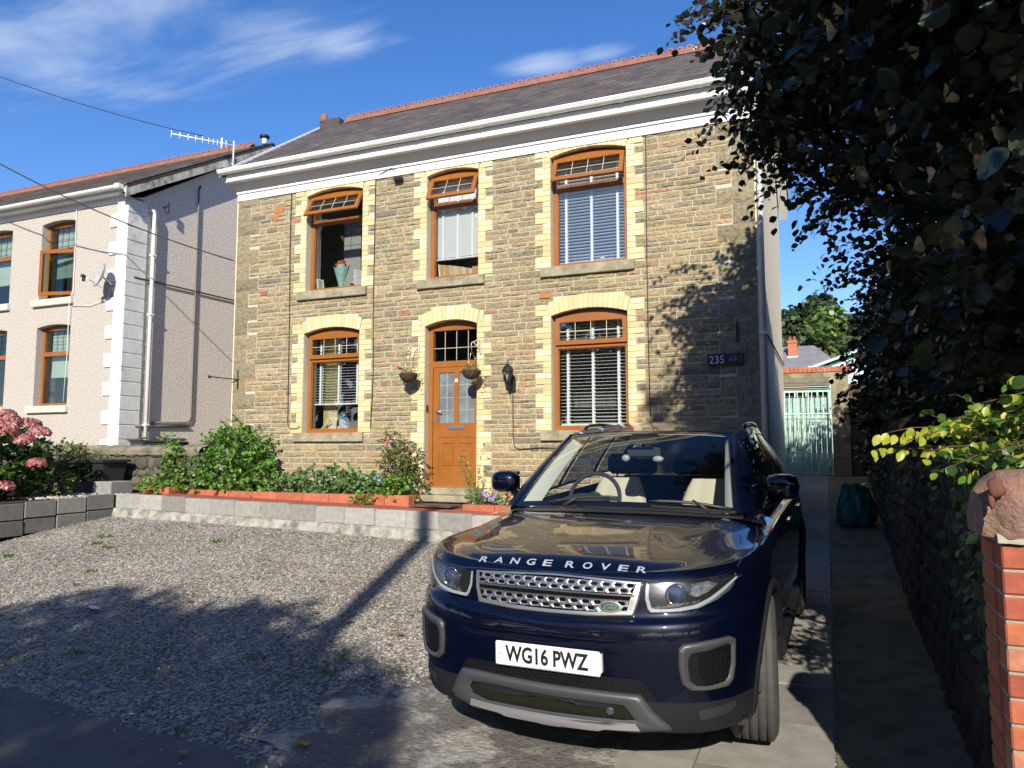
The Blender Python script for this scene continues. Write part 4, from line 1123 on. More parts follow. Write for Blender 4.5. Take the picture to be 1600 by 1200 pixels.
# old rubble boundary wall between the houses
rw = empty('rubble_wall', 'old dark mortared stone wall between the two houses', 'wall', (-11, 8.8, .5))
m = MB(); rr = random.Random(9); Y0 = 8.72
z = .35
while z < 1.42:
    h = rr.uniform(.10, .2); h = min(h, 1.44-z); x = -14.0+rr.uniform(0, .2)
    while x < -8.9:
        L_ = rr.uniform(.14, .4); b = min(x+L_, -8.86); k = rr.uniform(.4, 1.0)
        c = rr.choice(((.13*k, .115*k, .085*k), (.10*k, .095*k, .08*k), (.17*k, .135*k, .09*k)))
        m.ball(((x+b)/2, Y0+.02, z+h/2), ((b-x)*.56, .05, h*.56), 8, 6, c, .16, rr); x = b
    z += h
m.build('stones', M['stone'], rw)
m = MB(); m.box(-14, -8.86, Y0+.02, Y0+.3, .2, 1.44); m.build('core', mat('dirty_mortar', (.13, .12, .10), rough=1, vary=.4, vscale=9, bump=1, bscale=20, bdist=.03), rw)
m = MB(); P = []
for i in range(70):
    x = lerp(-14, -8.86, i/69); dz = rr.uniform(-.012, .012)
    P.append([(x, Y0-.03, 1.40), (x, Y0-.045+rr.uniform(-.006, .006), 1.47+dz), (x, Y0+.02, 1.525+dz), (x, Y0+.15, 1.55+dz), (x, Y0+.28, 1.525+dz), (x, Y0+.34, 1.42)])
m.grid(P, smooth=False); m.build('coping', mat('weathered_coping', (.24, .215, .15), rough=1, vary=.35, vscale=8, bump=1, bscale=28, bdist=.02, color2=(.12, .11, .07), c2scale=5), rw)
# trough on a block plinth
tr = empty('planter_trough', 'black rectangular planter trough standing against the old stone wall', 'planter', (-10.9, 8.3, .84))
m = MB(); m.prism([(8.18, 1.0), (8.50, 1.0), (8.56, 1.30), (8.12, 1.30)], 'x', -11.25, -10.22)
m.prism([(8.09, 1.285), (8.13, 1.285), (8.13, 1.325), (8.09, 1.325)], 'x', -11.30, -10.17); m.prism([(8.55, 1.285), (8.59, 1.285), (8.59, 1.325), (8.55, 1.325)], 'x', -11.30, -10.17)
m.prism([(8.13, 1.286), (8.55, 1.286), (8.55, 1.324), (8.13, 1.324)], 'x', -11.30, -11.255); m.prism([(8.13, 1.286), (8.55, 1.286), (8.55, 1.324), (8.13, 1.324)], 'x', -10.215, -10.17)
m.build('tub', M['rubber'], tr)
m = MB(); m.box(-11.2, -10.26, 8.15, 8.53, .82, .999); m.build('base', M['rubber'], tr)
for (xa, xb, lab) in ((-10.32, -10.13, 'left grey concrete block of the pair beside the red bed'), (-10.125, -9.93, 'right grey concrete block of the pair beside the red bed')):
    m = MB(); m.box(xa, xb, 8.05, 8.14+.3, .79, 1.0, blockcol(), bev=.01); tag(m.build('concrete_block', M['block']), lab, 'block', 'loose blocks at the wall end')
# wheelie bin
wb = empty('wheelie_bin', 'dark grey wheelie bin standing behind the old stone wall', 'bin', (-11.0, 9.8, .5))
m = MB(); Mx = Matrix.Translation((-10.72, 9.5, 0)) @ Matrix.Rotation(R(-20), 4, 'Z')
m.grid([[tuple(Mx @ Vector((sx*w_, sy*w_*1.1, z))) for (sx, sy) in ((-1, -1), (1, -1), (1, 1), (-1, 1), (-1, -1))] for z, w_ in ((.55, .21), (1.1, .24), (1.62, .265))], smooth=False)
m.box(-.285, .285, -.31, .30, 1.60, 1.64, M=Mx, bev=.01)
wm = mat('bin_plastic', (.045, .05, .055), rough=.45)
m.build('tub', wm, wb); m = MB(); m.grid([[tuple(Mx @ Vector((x, y, 1.645+.06*(1-(y/.33)**2)*(1-(x/.31)**2*.6)))) for x in (-.30, -.25, -.12, 0, .12, .25, .30)] for y in (-.33, -.3, -.15, 0, .15, .3, .33)])
m.box(-.30, .30, -.34, -.30, 1.63, 1.66, M=Mx, bev=.008); m.box(-.30, .30, .30, .40, 1.625, 1.675, M=Mx, bev=.01); m.tube([Mx @ Vector((-.26, .43, 1.65)), Mx @ Vector((.26, .43, 1.65))], .018, 8)
m.build('lid', wm, wb)
m = MB(); m.box(-10.75, -10.0, 9.9, 10.3, .4, 1.62, bev=.03)
tag(m.build('wall_stub', mat('stub_render', (.20, .18, .14), rough=1, vary=.3, vscale=6, bump=1, bscale=20)), 'short brown rendered wall stub behind the wheelie bin', 'wall')

# ================================================================ side passage: end wall, gate, sack, boundary wall, pillar
GY = 14.2
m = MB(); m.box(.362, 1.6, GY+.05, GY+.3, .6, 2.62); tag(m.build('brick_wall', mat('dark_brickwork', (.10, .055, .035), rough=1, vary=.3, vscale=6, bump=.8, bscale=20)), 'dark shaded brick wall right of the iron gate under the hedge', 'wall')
ew = empty('garden_wall', 'rendered end wall of the side passage topped with red brick coping', 'wall', (0, 14.2, 1.0))
m = MB(); m.box(.075, .36, GY, GY+.25, .6, 2.84); m.box(-.74, .0745, GY+.001, GY+.25, 2.75, 2.84)
m.build('wall', mat('old_render', (.27, .23, .15), rough=1, vary=.35, vscale=5, bump=.7, bscale=30, color2=(.14, .12, .08), c2scale=4), ew)
m = MB(); x = -.74; rr = random.Random(2)
while x < .37: k = rr.uniform(.85, 1.15); m.box(x+.002, x+.070, GY-.02, GY+.27, 2.843, 2.935, (.40*k, .12*k, .06*k), bev=.005); x += .073
m.build('coping', M['ybrick'], ew)
m = MB(); m.box(-.74, .06, GY-.02, GY+.1, 2.60, 2.745, bev=.01); m.box(-.74, .05, GY-.028, GY-.021, 2.655, 2.665); m.build('lintel', mat('grey_timber', (.17, .155, .12), rough=.95, vary=.3, vscale=20, bump=.5, bscale=40), ew)
M['green'] = mat('pale_green_paint', (.52, .70, .64), rough=.6, vary=.15, vscale=5, color2=(.25, .33, .28), c2scale=9, c2lo=.55, c2hi=.7)
gt_ = empty('wooden_door', 'pale green boarded garden door behind the iron gate', 'door', (-.32, 14.25, 1.0))
m = MB(); m.box(-.72, .07, GY+.10, GY+.14, 2.14, 2.40)
for i in range(9):
    a = -.72+i*.0878; m.box(a+.002, a+.0855, GY+.10, GY+.125, 1.0, 2.14, bev=.004)
for z in (2.10,): m.box(-.72, .07, GY+.085, GY+.0995, z, z+.07)
for i in range(5): a = -.72+i*.185; m.box(a, a+.035, GY+.105, GY+.135, 2.40, 2.52)
m.box(-.72, .07, GY+.10, GY+.14, 2.50, 2.56)
m.build('boards', mat('faded_green_boards', (.30, .46, .41), rough=.7, vary=.2, vscale=6, color2=(.17, .25, .22), c2scale=5), gt_)
m = MB(); m.box(-.72, .07, GY+.2, GY+.22, 2.38, 2.55); m.build('gap_shade_panel', M['dark'], gt_)  # dark panel put behind the slots to stand for the shade there
m = MB(); m.box(-.72, .06, GY+.07, GY+.098, 2.565, 2.59); m.build('head_rail', mat('bare_timber', (.42, .27, .12), rough=.8, vary=.2), gt_)
ig = empty('iron_gate', 'pale green wrought iron gate with scrolls closing the side passage', 'gate', (-.32, 14.1, 1.0))
Yg = GY-.06
m = MB(); m.box(-.71, -.69, Yg-.01, Yg+.01, 1.03, 2.52); m.box(.045, .065, Yg-.01, Yg+.01, 1.03, 2.52)
for z in (1.06, 1.38, 2.10, 2.49): m.box(-.70, .055, Yg-.006, Yg+.006, z, z+.016)
m.build('frame', M['green'], ig)
for i, x in enumerate((-.61, -.52, -.475, -.385, -.295, -.24, -.15, -.055)):
    m = MB(); m.box(x-.006, x+.006, Yg-.014, Yg-.002, 1.06 if i not in (4, 5) else 1.62, 2.50); m.build('bar', M['green'], ig)
for x in (-.655, -.60, -.565, -.51, -.43, -.34, -.27, -.18, -.10, -.01):
    m = MB(); m.box(x-.004, x+.004, Yg+.002, Yg+.009, 1.06, 1.38); m.build('short_bar', M['green'], ig)
def scroll(cx, cz, s, fx, fz):
    pts = []
    for k in range(22):
        t = k/21*math.pi*2.6; r_ = s*(1-k/26); pts.append((cx+fx*(r_*math.cos(t)), Yg-.008, cz+fz*(r_*math.sin(t))))
    m = MB(); m.tube(pts, .0045, 5); m.build('scroll', M['green'], ig)
for cx in (-.655, -.565, -.43, -.34, -.195, -.105):
    scroll(cx, 2.03, .040, -1, 1); scroll(cx, 1.94, .040, -1, -1)
for x0_, x1_ in ((-.34, -.42), (-.25, -.19), (-.24, -.28), (-.07, -.12)):
    m = MB(); m.tube([(x0_, Yg-.008, 1.88), (x1_, Yg-.008, 1.62)], .004, 5); m.build('spear', M['green'], ig)
m = MB(); m.box(.0, .05, Yg-.03, Yg-.008, 1.20, 1.34, bev=.004); m.build('latch', M['steel'], ig)

# green sack
m = MB(); rr = random.Random(8); P = []
cx, cy, cz = .30, 10.6, gz(.30, 10.6)
for i in range(15):
    t = i/14; row = []
    base = interp(t, [0, .12, .35, .6, .8, .9, 1], [.17, .225, .23, .20, .17, .15, .14])
    for j in range(40):
        a = 2*math.pi*j/40
        r_ = base*(1+.10*math.sin(5*a+t*4)+.07*math.sin(9*a-t*9)+.05*rr.uniform(-1, 1))
        row.append((cx+r_*math.cos(a), cy+r_*math.sin(a)*.9, cz+.52*t+(.03*math.sin(3*a) if t > .8 else 0)+rr.uniform(-.006, .006)))
    row.append(row[0]); P.append(row)
m.grid(P, smooth=True)
row = P[-1]; m.add(row[:-1]+[(cx, cy, cz+.46)], [(i, (i+1) % 40, 40) for i in range(40)])
m.grid([[(cx-.26+.02*i+rr.uniform(-.01, .01), cy-.25-.02*math.sin(i), cz+.02+.05*j/3+.02*rr.random()) for i in range(12)] for j in range(4)])
tag(m.build('garden_sack', mat('green_woven_plastic', (.015, .13, .10), rough=.28, vary=.3, vscale=9, bump=.5, bscale=25)), 'crumpled dark green garden waste sack on the side path', 'sack')

# boundary wall on the right
M['darkstone'] = mat('mossy_shaded_stone', (0, 0, 0), attr=True, rough=.95, vary=.4, vscale=14, bump=1, bscale=22, bdist=.03)  # wall stones and core mortar darkened, hedge shade put into their colour
bw = empty('boundary_wall', 'mossy rubble wall along the right of the side path, hedge shade put into its dark colour', 'wall', (.75, 8, .2))
m = MB(); rr = random.Random(31); y = 2.95
z = -.25
while z < 1.75:
    h = rr.uniform(.09, .17); y = 2.95
    while y < 14.4:
        L_ = rr.uniform(.14, .38); b = min(y+L_, 14.45); k = rr.uniform(.5, 1.0)
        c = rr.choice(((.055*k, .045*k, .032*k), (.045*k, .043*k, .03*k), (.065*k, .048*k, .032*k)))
        zz_ = z+max(0, (y-6)*.02)
        if zz_ > 1.12+max(0, y-2.95)*.13: y = b; continue
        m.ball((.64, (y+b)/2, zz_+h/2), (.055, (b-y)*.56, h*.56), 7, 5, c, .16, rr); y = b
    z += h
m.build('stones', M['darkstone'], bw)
m = MB(); m.prism([(2.95, -.4), (14.45, .5), (14.45, 1.95), (4.5, 1.45), (2.95, 1.22)], 'x', .62, .95); m.build('core', mat('shade_dark_mortar', (.06, .055, .045), rough=1, vary=.4, vscale=8, bump=1, bscale=25, bdist=.03), bw)

bp = empty('brick_pillar', 'red brick gate pillar with grey mortar capped by a rough pink stone', 'pillar', (.85, 2.8, -.1))
PX0, PX1, PY0, PY1 = .455, 1.15, 2.62, 2.93
M['rbrick'] = mat('red_brick', (0, 0, 0), attr=True, rough=.8, vary=.3, vscale=14, bump=.35, bscale=70, bdist=.006)
m = MB(); z = 1.215; rr = random.Random(6); row = 0
while z > -.35:
    h = .0735; z0_ = z-h
    off = 0 if row % 2 == 0 else .11
    x = PX0-(.0 if row % 2 == 0 else .0)
    first = .225 if row % 2 == 0 else .1125
    while x < PX1:
        b = min(x+(first if x == PX0 else .235), PX1); k = rr.uniform(.8, 1.15); c = (.36*k, .10*k, .045*k) if rr.random() < .6 else (.32*k, .075*k, .04*k) if rr.random() < .7 else (.36*k, .14*k, .08*k)
        m.box(x+.0045, b-.0045, PY0, PY0+.1025, z0_+.005, z-.004, c, bev=.005); x = b
    y = PY0+(.1065 if row % 2 == 0 else .0)
    y = PY0+.107
    while y < PY1-.02:
        b = min(y+.2, PY1); k = rr.uniform(.8, 1.1); m.box(PX0+.001, PX0+.1025, y+.0045, b-.0045, z0_+.005, z-.004, (.38*k, .10*k, .04*k), bev=.005); y = b
    z = z0_; row += 1
m.build('bricks', M['rbrick'], bp)
m = MB(); m.box(PX0+.008, PX1, PY0+.008, PY1-.003, -.4, 1.213); m.build('joints', mat('grey_mortar', (.30, .28, .23), rough=1, vary=.2, vscale=20, bump=.6, bscale=60), bp)
m = MB(); P = []
for i in range(24):
    x = PX0-.005+(PX1-PX0)*i/23; P.append([(x, PY0-.012+rr.uniform(-.008, .008), 1.222+rr.uniform(-.004, .004)), (x, PY0-.004+rr.uniform(-.01, .004), 1.245+rr.uniform(-.004, .006)), (x, PY0+.03, 1.262)])
m.grid(P, smooth=True); m.box(PX0+.002, PX1, PY0+.01, PY1, 1.214, 1.243, bev=.008); m.build('mortar_bed', mat('mortar_bed', (.33, .32, .25), rough=1, vary=.2, vscale=18, bump=.8, bscale=50), bp)
# rough capping stone
m = MB(); nu, nv = 26, 18; P = []
def capr(x, y, z): return (x, y, z)
rr = random.Random(14)
ztop = lambda x: interp(x, [.40, .47, .58, .72, .9, 1.2], [1.405, 1.425, 1.44, 1.452, 1.447, 1.42])
prof = []
for i in range(nu):
    x = lerp(PX0-.035, PX1+.02, i/(nu-1)); e = min(1, i/1.8); zt_ = ztop(x); row = []
    y0_, y1_ = PY0-.03+(1-e)*.05, PY1+.03-(1-e)*.05
    zb_ = 1.235; zt2 = lerp(1.33, zt_, min(1, .75+.25*e)) if i else 1.36
    loop = [(y0_+.015, zb_), (y0_-.005, zb_+.05), (y0_, zt2-.07), (y0_+.018, zt2-.02), (y0_+.06, zt2), (lerp(y0_, y1_, .5), zt2+.004), (y1_-.06, zt2-.006), (y1_-.012, zt2-.05), (y1_, zb_+.05), (y1_-.02, zb_)]
    for (yy, zz_) in loop: row.append((x+rr.uniform(-.004, .004), yy+rr.uniform(-.0045, .0045), zz_+rr.uniform(-.004, .004)))
    row.append(row[0]); P.append(row)
m.grid(P, smooth=True); m.face(list(range(10))[::-1])
m.build('cap_stone', mat('pink_stone', (.27, .145, .115), rough=.9, vary=.3, vscale=11, bump=1.0, bscale=24, bdist=.025, color2=(.24, .19, .12), c2scale=6), bp)
m = MB(); m.ball((PX0-.005, PY0-.035, 1.385), (.022, .014, .03), 9, 7, None, .18, rr); m.ball((PX0-.018, PY0-.03, 1.36), (.010, .010, .035), 8, 6, None, .2, rr); m.build('iron_pin_lump', mat('rusty_lump', (.16, .06, .045), rough=.9, vary=.3), bp)
# ================================================================ things on and in the house
# venetian blinds
def blind(x0, x1, ztop, zbot, pitch, tilt, label, tapes=3, bottomrail=True, stack=0, lean=0):
    e = empty('venetian_blind', label, 'blind', ((x0+x1)/2, FRY+.11, zbot), 'white venetian blinds in the stone house')
    y = FRY+.115; m = MB(); z = ztop-.05; zb = zbot+.03+stack*.006
    while z > zb:
        Mx = Matrix.Translation((0, y, z)) @ Matrix.Rotation(R(tilt), 4, 'X'); m.box(x0, x1, -.022, .022, -.0015, .0015, M=Mx); z -= pitch
    for k in range(stack): m.box(x0, x1, y-.022, y+.022, zbot+.026+k*.006, zbot+.0295+k*.006)
    m.build('slats', M['blind'], e)
    for k in range(tapes):
        x = lerp(x0+.10, x1-.14, k/(tapes-1)); t = MB(); t.box(x-.016, x+.016, y-.0255, y-.0245, zbot, ztop); t.box(x-.016, x+.016, y+.0245, y+.0255, zbot, ztop); t.build('tape', M['blind'], e)
    t = MB(); t.box(x0, x1, y-.026, y+.026, zbot, zbot+.022, bev=.003); t.build('bottom_rail', M['blind'], e)
    t = MB(); t.box(x0, x1, y-.03, y+.03, ztop-.045, ztop, bev=.003); t.build('head_rail', M['blind'], e)
blind(-7.36, -6.44, 3.26, 2.17, .043, 8, 'half raised white venetian blind in the left ground floor window above the plush toy')
blind(-3.30, -2.36, 3.26, 1.80, .046, 8, 'white venetian blind lowered right down in the ground floor window behind the car')
blind(-3.31, -2.35, 5.44, 3.98, .044, -6, 'white venetian blind with open slats in the right upper window reflecting clouds')
blind(-5.22, -4.50, 5.44, 4.25, .030, -62, 'closed bright white venetian blind in the narrow middle upper window')
SILLY = FRY+.17
def sillboard(x0, x1, z):
    m = MB(); m.box(x0, x1, FRY+.062, FY+.62, z-.03, z, bev=.004); m.build('window_board', M['upvc'], house)
for (k, x0, x1, zb, zs, za) in SPAN[:5]: sillboard(x0-.01, x1+.01, zb+.05)
# bouquet
bq = empty('flower_bouquet', 'wrapped bouquet of red and yellow flowers standing in the upper left window', 'flowers', (-6.95, 9.56, 3.975))
z0 = 3.98; rr = random.Random(3)
m = MB(); P = []
for i in range(7):
    t = i/6; r_ = interp(t, [0, .2, .6, 1], [.045, .04, .09, .14]); P.append([(-6.95+r_*math.cos(a)*(1+.1*math.sin(5*a)), 9.56+r_*.6*math.sin(a), z0+.36*t+(.03*math.sin(4*a) if i == 6 else 0)) for a in [2*math.pi*k/20 for k in range(21)]])
m.grid(P); m.build('wrap', mat('tissue_wrap', (.30, .52, .42), rough=.35, vary=.35, vscale=20), bq)
m = MB()
for i in range(22):
    a = rr.uniform(0, 6.28); r_ = rr.uniform(0, .11); c = rr.choice(((.55, .02, .03), (.6, .03, .1), (.75, .6, .04), (.06, .2, .04), (.5, .55, .05)))
    m.ball((-6.95+r_*math.cos(a), 9.56+r_*.5*math.sin(a)-.01, z0+.38+rr.uniform(-.01, .07)), rr.uniform(.02, .035), 8, 5, c, .15, rr)
m.build('blooms', mat('petals', (0, 0, 0), attr=True, rough=.6), bq)
def picframe(loc, w, h, tilt, rot, label, col, face):
    e = empty('picture_frame', label, 'picture frame', loc)
    Mx = Matrix.Translation(loc) @ Matrix.Rotation(R(rot), 4, 'Z') @ Matrix.Rotation(R(tilt), 4, 'X')
    m = MB(); t = .018
    for (a, b, c, d) in ((-w/2, -w/2+t, 0, h), (w/2-t, w/2, 0, h), (-w/2+t, w/2-t, 0, t), (-w/2+t, w/2-t, h-t, h)): m.box(a, b, -.008, .008, c, d, M=Mx)
    m.build('frame', mat('frame_paint', col, rough=.5), e)
    m = MB(); m.box(-w/2+t, w/2-t, -.003, .003, t, h-t, M=Mx); m.build('picture', mat('picture_face', face, rough=.5, vary=.3, vscale=10), e)
picframe((-7.30, 9.53, 3.98), .12, .19, -12, 70, 'small white picture frame at the left of the upper left window', (.75, .73, .65), (.4, .38, .3))
picframe((-6.58, 9.53, 3.98), .16, .27, -8, 60, 'white picture frame at the right of the upper left window beside an orchid', (.8, .8, .78), (.6, .6, .62))
m = MB()
for i in range(14): m.ball((-6.71+rr.uniform(-.045, .05), 9.56, 4.06+rr.uniform(0, .11)), (.016, .012, .014), 7, 4, rr.choice(((.7, .55, .6), (.5, .3, .38), (.75, .7, .7))), .15, rr)
m.tube([(-6.66, 9.57, 3.98), (-6.67, 9.57, 4.08), (-6.71, 9.56, 4.15)], .004, 5, (.1, .2, .05)); m.lathe([(.03, 0), (.04, .06), (.036, .065)], (-6.66, 9.57, 3.98), 12, col=(.5, .4, .35))
tag(m.build('potted_orchid', mat('orchid_petals', (0, 0, 0), attr=True, rough=.6)), 'tiny pink and white orchid in the upper left window', 'plant')
# plush toy
pg = empty('plush_toy', 'grey plush bird toy with a blue scarf sitting in the left ground floor window', 'soft toy', (-6.83, 9.55, 1.79))
z0 = 1.79
m = MB(); m.ball((-6.83, 9.55, z0+.095), (.088, .07, .105), 16, 12); m.ball((-6.89, 9.53, z0+.03), (.04, .05, .03), 8, 6); m.ball((-6.78, 9.53, z0+.03), (.04, .05, .03), 8, 6)
m.build('body', mat('pale_grey_fur', (.46, .50, .54), rough=1, vary=.15, vscale=60, bump=1, bscale=200), pg)
m = MB(); m.ball((-6.845, 9.55, z0+.215), (.062, .058, .058), 14, 10); m.build('head', mat('dark_grey_fur', (.13, .15, .17), rough=1, vary=.2, vscale=60, bump=1, bscale=200), pg)
m = MB(); m.tube([(-6.845+.062*math.cos(a), 9.55+.055*math.sin(a), z0+.165) for a in [2*math.pi*k/16 for k in range(16)]], .014, 6, closed=True); m.tube([(-6.79, 9.51, z0+.16), (-6.75, 9.50, z0+.12), (-6.735, 9.50, z0+.08)], .015, 6); m.build('scarf', mat('blue_knit', (.05, .22, .5), rough=1, bump=1, bscale=150), pg)
m = MB(); m.lathe([(.018, 0), (.0, .045)], (-6.80, 9.50, z0+.21), 8, M=Matrix.Rotation(R(80), 4, 'X')); m.build('beak', mat('cream_felt', (.7, .62, .45), rough=.9), pg)
picframe((-7.08, 9.56, 1.79), .17, .19, -14, 12, 'pale wooden picture frame in the left ground floor window beside the plush toy', (.62, .52, .28), (.45, .4, .2))
m = MB(); m.box(-.12, .12, -.012, .012, -.012, .012, M=Matrix.Translation((-7.14, 9.50, 1.85)) @ Matrix.Rotation(R(-38), 4, 'Y'))
m.box(-7.30, -7.0, 9.46, 9.5, 1.79, 1.80)
tag(m.build('wooden_strut', mat('pale_wood', (.62, .52, .30), rough=.7)), 'pale wooden strut leaning on the picture frame in the left ground floor window', 'ornament')
# cards and books in the narrow window
cols = ((.62, .42, .22), (.60, .40, .2), (.66, .5, .3), (.7, .6, .45), (.65, .45, .28), (.72, .66, .5), (.6, .42, .25), (.75, .7, .6))
for i, x in enumerate((-5.10, -5.02, -4.94, -4.87, -4.80, -4.745, -4.69, -4.64)):
    m = MB(); m.box(-.075, .075, -.004, .004, 0, .20-.012*i, M=Matrix.Translation((x, 9.50+.01*i, 3.978)) @ Matrix.Rotation(R(62), 4, 'Z') @ Matrix.Rotation(R(-8), 4, 'X'))
    o = m.build('greeting_card', mat('card', cols[i], rough=.7)); tag(o, 'upright tan cards fanned along the middle upper window sill', 'card', 'cards in the middle upper window')
m = MB(); m.box(-4.62, -4.50, 9.46, 9.56, 3.98, 4.10, bev=.004); tag(m.build('gift_box', mat('pink_box', (.55, .25, .18), rough=.6)), 'small pinkish box at the right end of the middle upper window', 'box')
m = MB(); m.ball((-2.73, 9.60, 4.03), (.05, .03, .05), 12, 8); m.box(-2.79, -2.67, 9.58, 9.62, 3.975, 3.99); tag(m.build('glass_ornament', M['blind']), 'small pale ornament on the right upper window sill', 'ornament')
m = MB(); m.lathe([(.035, 0), (.05, .07), (.055, .09), (.05, .09), (.0, .085)], (-2.95, 8.72, .81), 14); tag(m.build('terracotta_pot', M['ridge']), 'little terracotta pot in the bed behind the car', 'plant pot')

# lantern
ln = empty('wall_lantern', 'black coach lantern on the stone wall right of the door', 'lantern', (-3.92, 9.28, 2.4))
lc = (-3.925, 9.14, 2.53)
m = MB(); m.lathe([(.0, .15), (.008, .145), (.006, .11), (.014, .10), (.018, .09), (.045, .075), (.07, .045), (.085, .01), (.09, 0), (.078, -.002), (0, -.001)], lc, 6); m.build('hood', M['blackmetal'], ln)
m = MB()
for k in range(6):
    a = math.pi*2*k/6; m.tube([(lc[0]+.074*math.cos(a), lc[1]+.074*math.sin(a), lc[2]), (lc[0]+.045*math.cos(a), lc[1]+.045*math.sin(a), lc[2]-.13)], .005, 5)
m.lathe([(.0, -.13), (.05, -.13), (.052, -.14), (.03, -.155), (.02, -.17), (.012, -.2), (0, -.215)], lc, 6); m.build('cage', M['blackmetal'], ln)
m = MB(); m.lathe([(.068, -.002), (.042, -.128)], lc, 6, smooth=False); m.build('glass', glassmat('lantern_glass', (.7, .7, .7), refl=.25), ln)
m = MB(); m.lathe([(.012, -.12), (.022, -.09), (.026, -.06), (.014, -.035), (0, -.03)], lc, 12); m.build('bulb', M['white'], ln)
m = MB(); m.tube([(lc[0], lc[1], lc[2]-.17), (lc[0]+.01, lc[1]+.03, lc[2]-.23), (lc[0]+.02, 9.27, lc[2]-.18)], .012, 6); m.tube([(lc[0]+.02, 9.26, lc[2]-.1), (lc[0]+.04, 9.2, lc[2]-.04), (lc[0]+.05, 9.18, lc[2]-.07)], .008, 5)
m.box(lc[0]-.02, lc[0]+.06, 9.262, 9.283, lc[2]-.27, lc[2]-.06, bev=.01); m.build('bracket', M['blackmetal'], ln)
m = MB(); m.tube([(-3.905, 9.275, 2.30), (-3.90, 9.274, 1.62), (-3.88, 9.274, 1.52), (-3.82, 9.274, 1.49), (-3.5, 9.276, 1.51), (-3.3, 9.276, 1.50)], .006, 5); m.build('cable', M['cable'], ln)

# hanging baskets
def basket(x, z, label, red):
    e = empty('hanging_basket', label, 'hanging basket', (x, 9.05, z-.14), 'wicker baskets either side of the door')
    rr = random.Random(int(-x*10)); m = MB(); y = 9.05; r0 = .125
    prof = [(r0*math.cos(a), -.125*math.sin(a)) for a in [k/8*math.pi/2 for k in range(9)]]
    P = []
    for (r_, dz) in prof:
        row = []
        for k in range(37):
            a = 2*math.pi*k/36; q = 1+.03*math.sin(18*a+dz*120); row.append((x+r_*q*math.cos(a), y+r_*q*math.sin(a), z+dz))
        P.append(row)
    m.grid(P)
    for k in range(10):
        dz = -.012-.0115*k; r_ = math.sqrt(max(.0004, 1-(dz/.125)**2))*.128
        m.tube([(x+r_*(1+.02*math.sin(9*a+k*2))*math.cos(a), y+r_*(1+.02*math.sin(9*a+k*2))*math.sin(a), z+dz+.003*math.sin(7*a+k)) for a in [2*math.pi*j/30 for j in range(30)]], .0058, 4, closed=True)
    m.build('bowl', mat('dark_wicker', (.075, .045, .03), rough=.9, vary=.4, vscale=40), e)
    m = MB(); 
    for k in range(3):
        a = 2*math.pi*k/3+.4; m.tube([(x+.12*math.cos(a), y+.12*math.sin(a), z), (x, y, z+.27)], .0025, 4)
    m.tube([(x, y, z+.27), (x, y, z+.31)], .004, 4); m.build('chains', M['steel'], e)
    m = MB(); zt = z+.42
    m.box(x+.03-.012, x+.03+.012, 9.262, 9.283, zt-.17, zt+.02)
    m.tube([(x+.03, 9.27, zt), (x+.02, 9.18, zt+.005), (x, 9.06, zt-.04), (x-.0, 9.04, zt-.07), (x+.0, 9.055, zt-.11)], .007, 6)
    m.tube([(x+.03, 9.27, zt-.14), (x+.025, 9.2, zt-.10), (x+.01, 9.10, zt-.03)], .006, 6)
    m.tube([(x+.03, 9.25+.02*math.cos(a), zt-.06+.03*math.sin(a)) for a in [2*math.pi*k/12 for k in range(12)]], .005, 5, closed=True)
    m.build('bracket', mat('cream_iron', (.55, .50, .40), rough=.6, vary=.3, vscale=30), e)
    n = 110; rs = np.random.RandomState(int(-x*10)); a = rs.uniform(0, 6.28, n); r_ = .11*np.sqrt(rs.rand(n))
    Pp = np.stack([x+r_*np.cos(a), y+r_*np.sin(a), z+rs.uniform(0, .07, n)], 1)
    tr_ = rs.rand(n) < .3; Pp[tr_, 0] = x+.13*np.cos(a[tr_])*1.2; Pp[tr_, 1] = y+.13*np.sin(a[tr_]); Pp[tr_, 2] = z-rs.uniform(-.05, .16, tr_.sum())
    N_ = rs.normal(size=(n, 3))+[0, -.5, .8]; T_ = rs.normal(size=(n, 3)); T_[:, 2] *= .6
    C = np.stack([rs.uniform(.10, .2, n), rs.uniform(.17, .27, n), rs.uniform(.05, .1, n)], 1)
    leaf_mesh('plants', Pp, N_, T_, rs.uniform(.02, .035, n), C, M['leafc'], e)
    if red:
        m = MB()
        for k in range(12): m.ball((x-.11+rr.uniform(-.025, .025), y-.06+rr.uniform(-.02, .02), z+.075+rr.uniform(-.02, .02)), (.013, .010, .012), 6, 4, None, .2, rr)
        m.tube([(x-.06, y-.03, z), (x-.10, y-.05, z+.06)], .002, 4)
        m.build('flower', mat('red_petals', (.72, .03, .015), rough=.6), e)
def leafmat(name, trans=.3, rough=.45):
    m = mat(name, (0, 0, 0), attr=True, rough=rough, trans=trans, vary=.15, vscale=8); return m
M['leafc'] = leafmat('leaves')
basket(-5.405, 2.55, 'wicker hanging basket with a red flower left of the door', True)
basket(-4.42, 2.555, 'wicker hanging basket overlapping the right edge of the door', False)

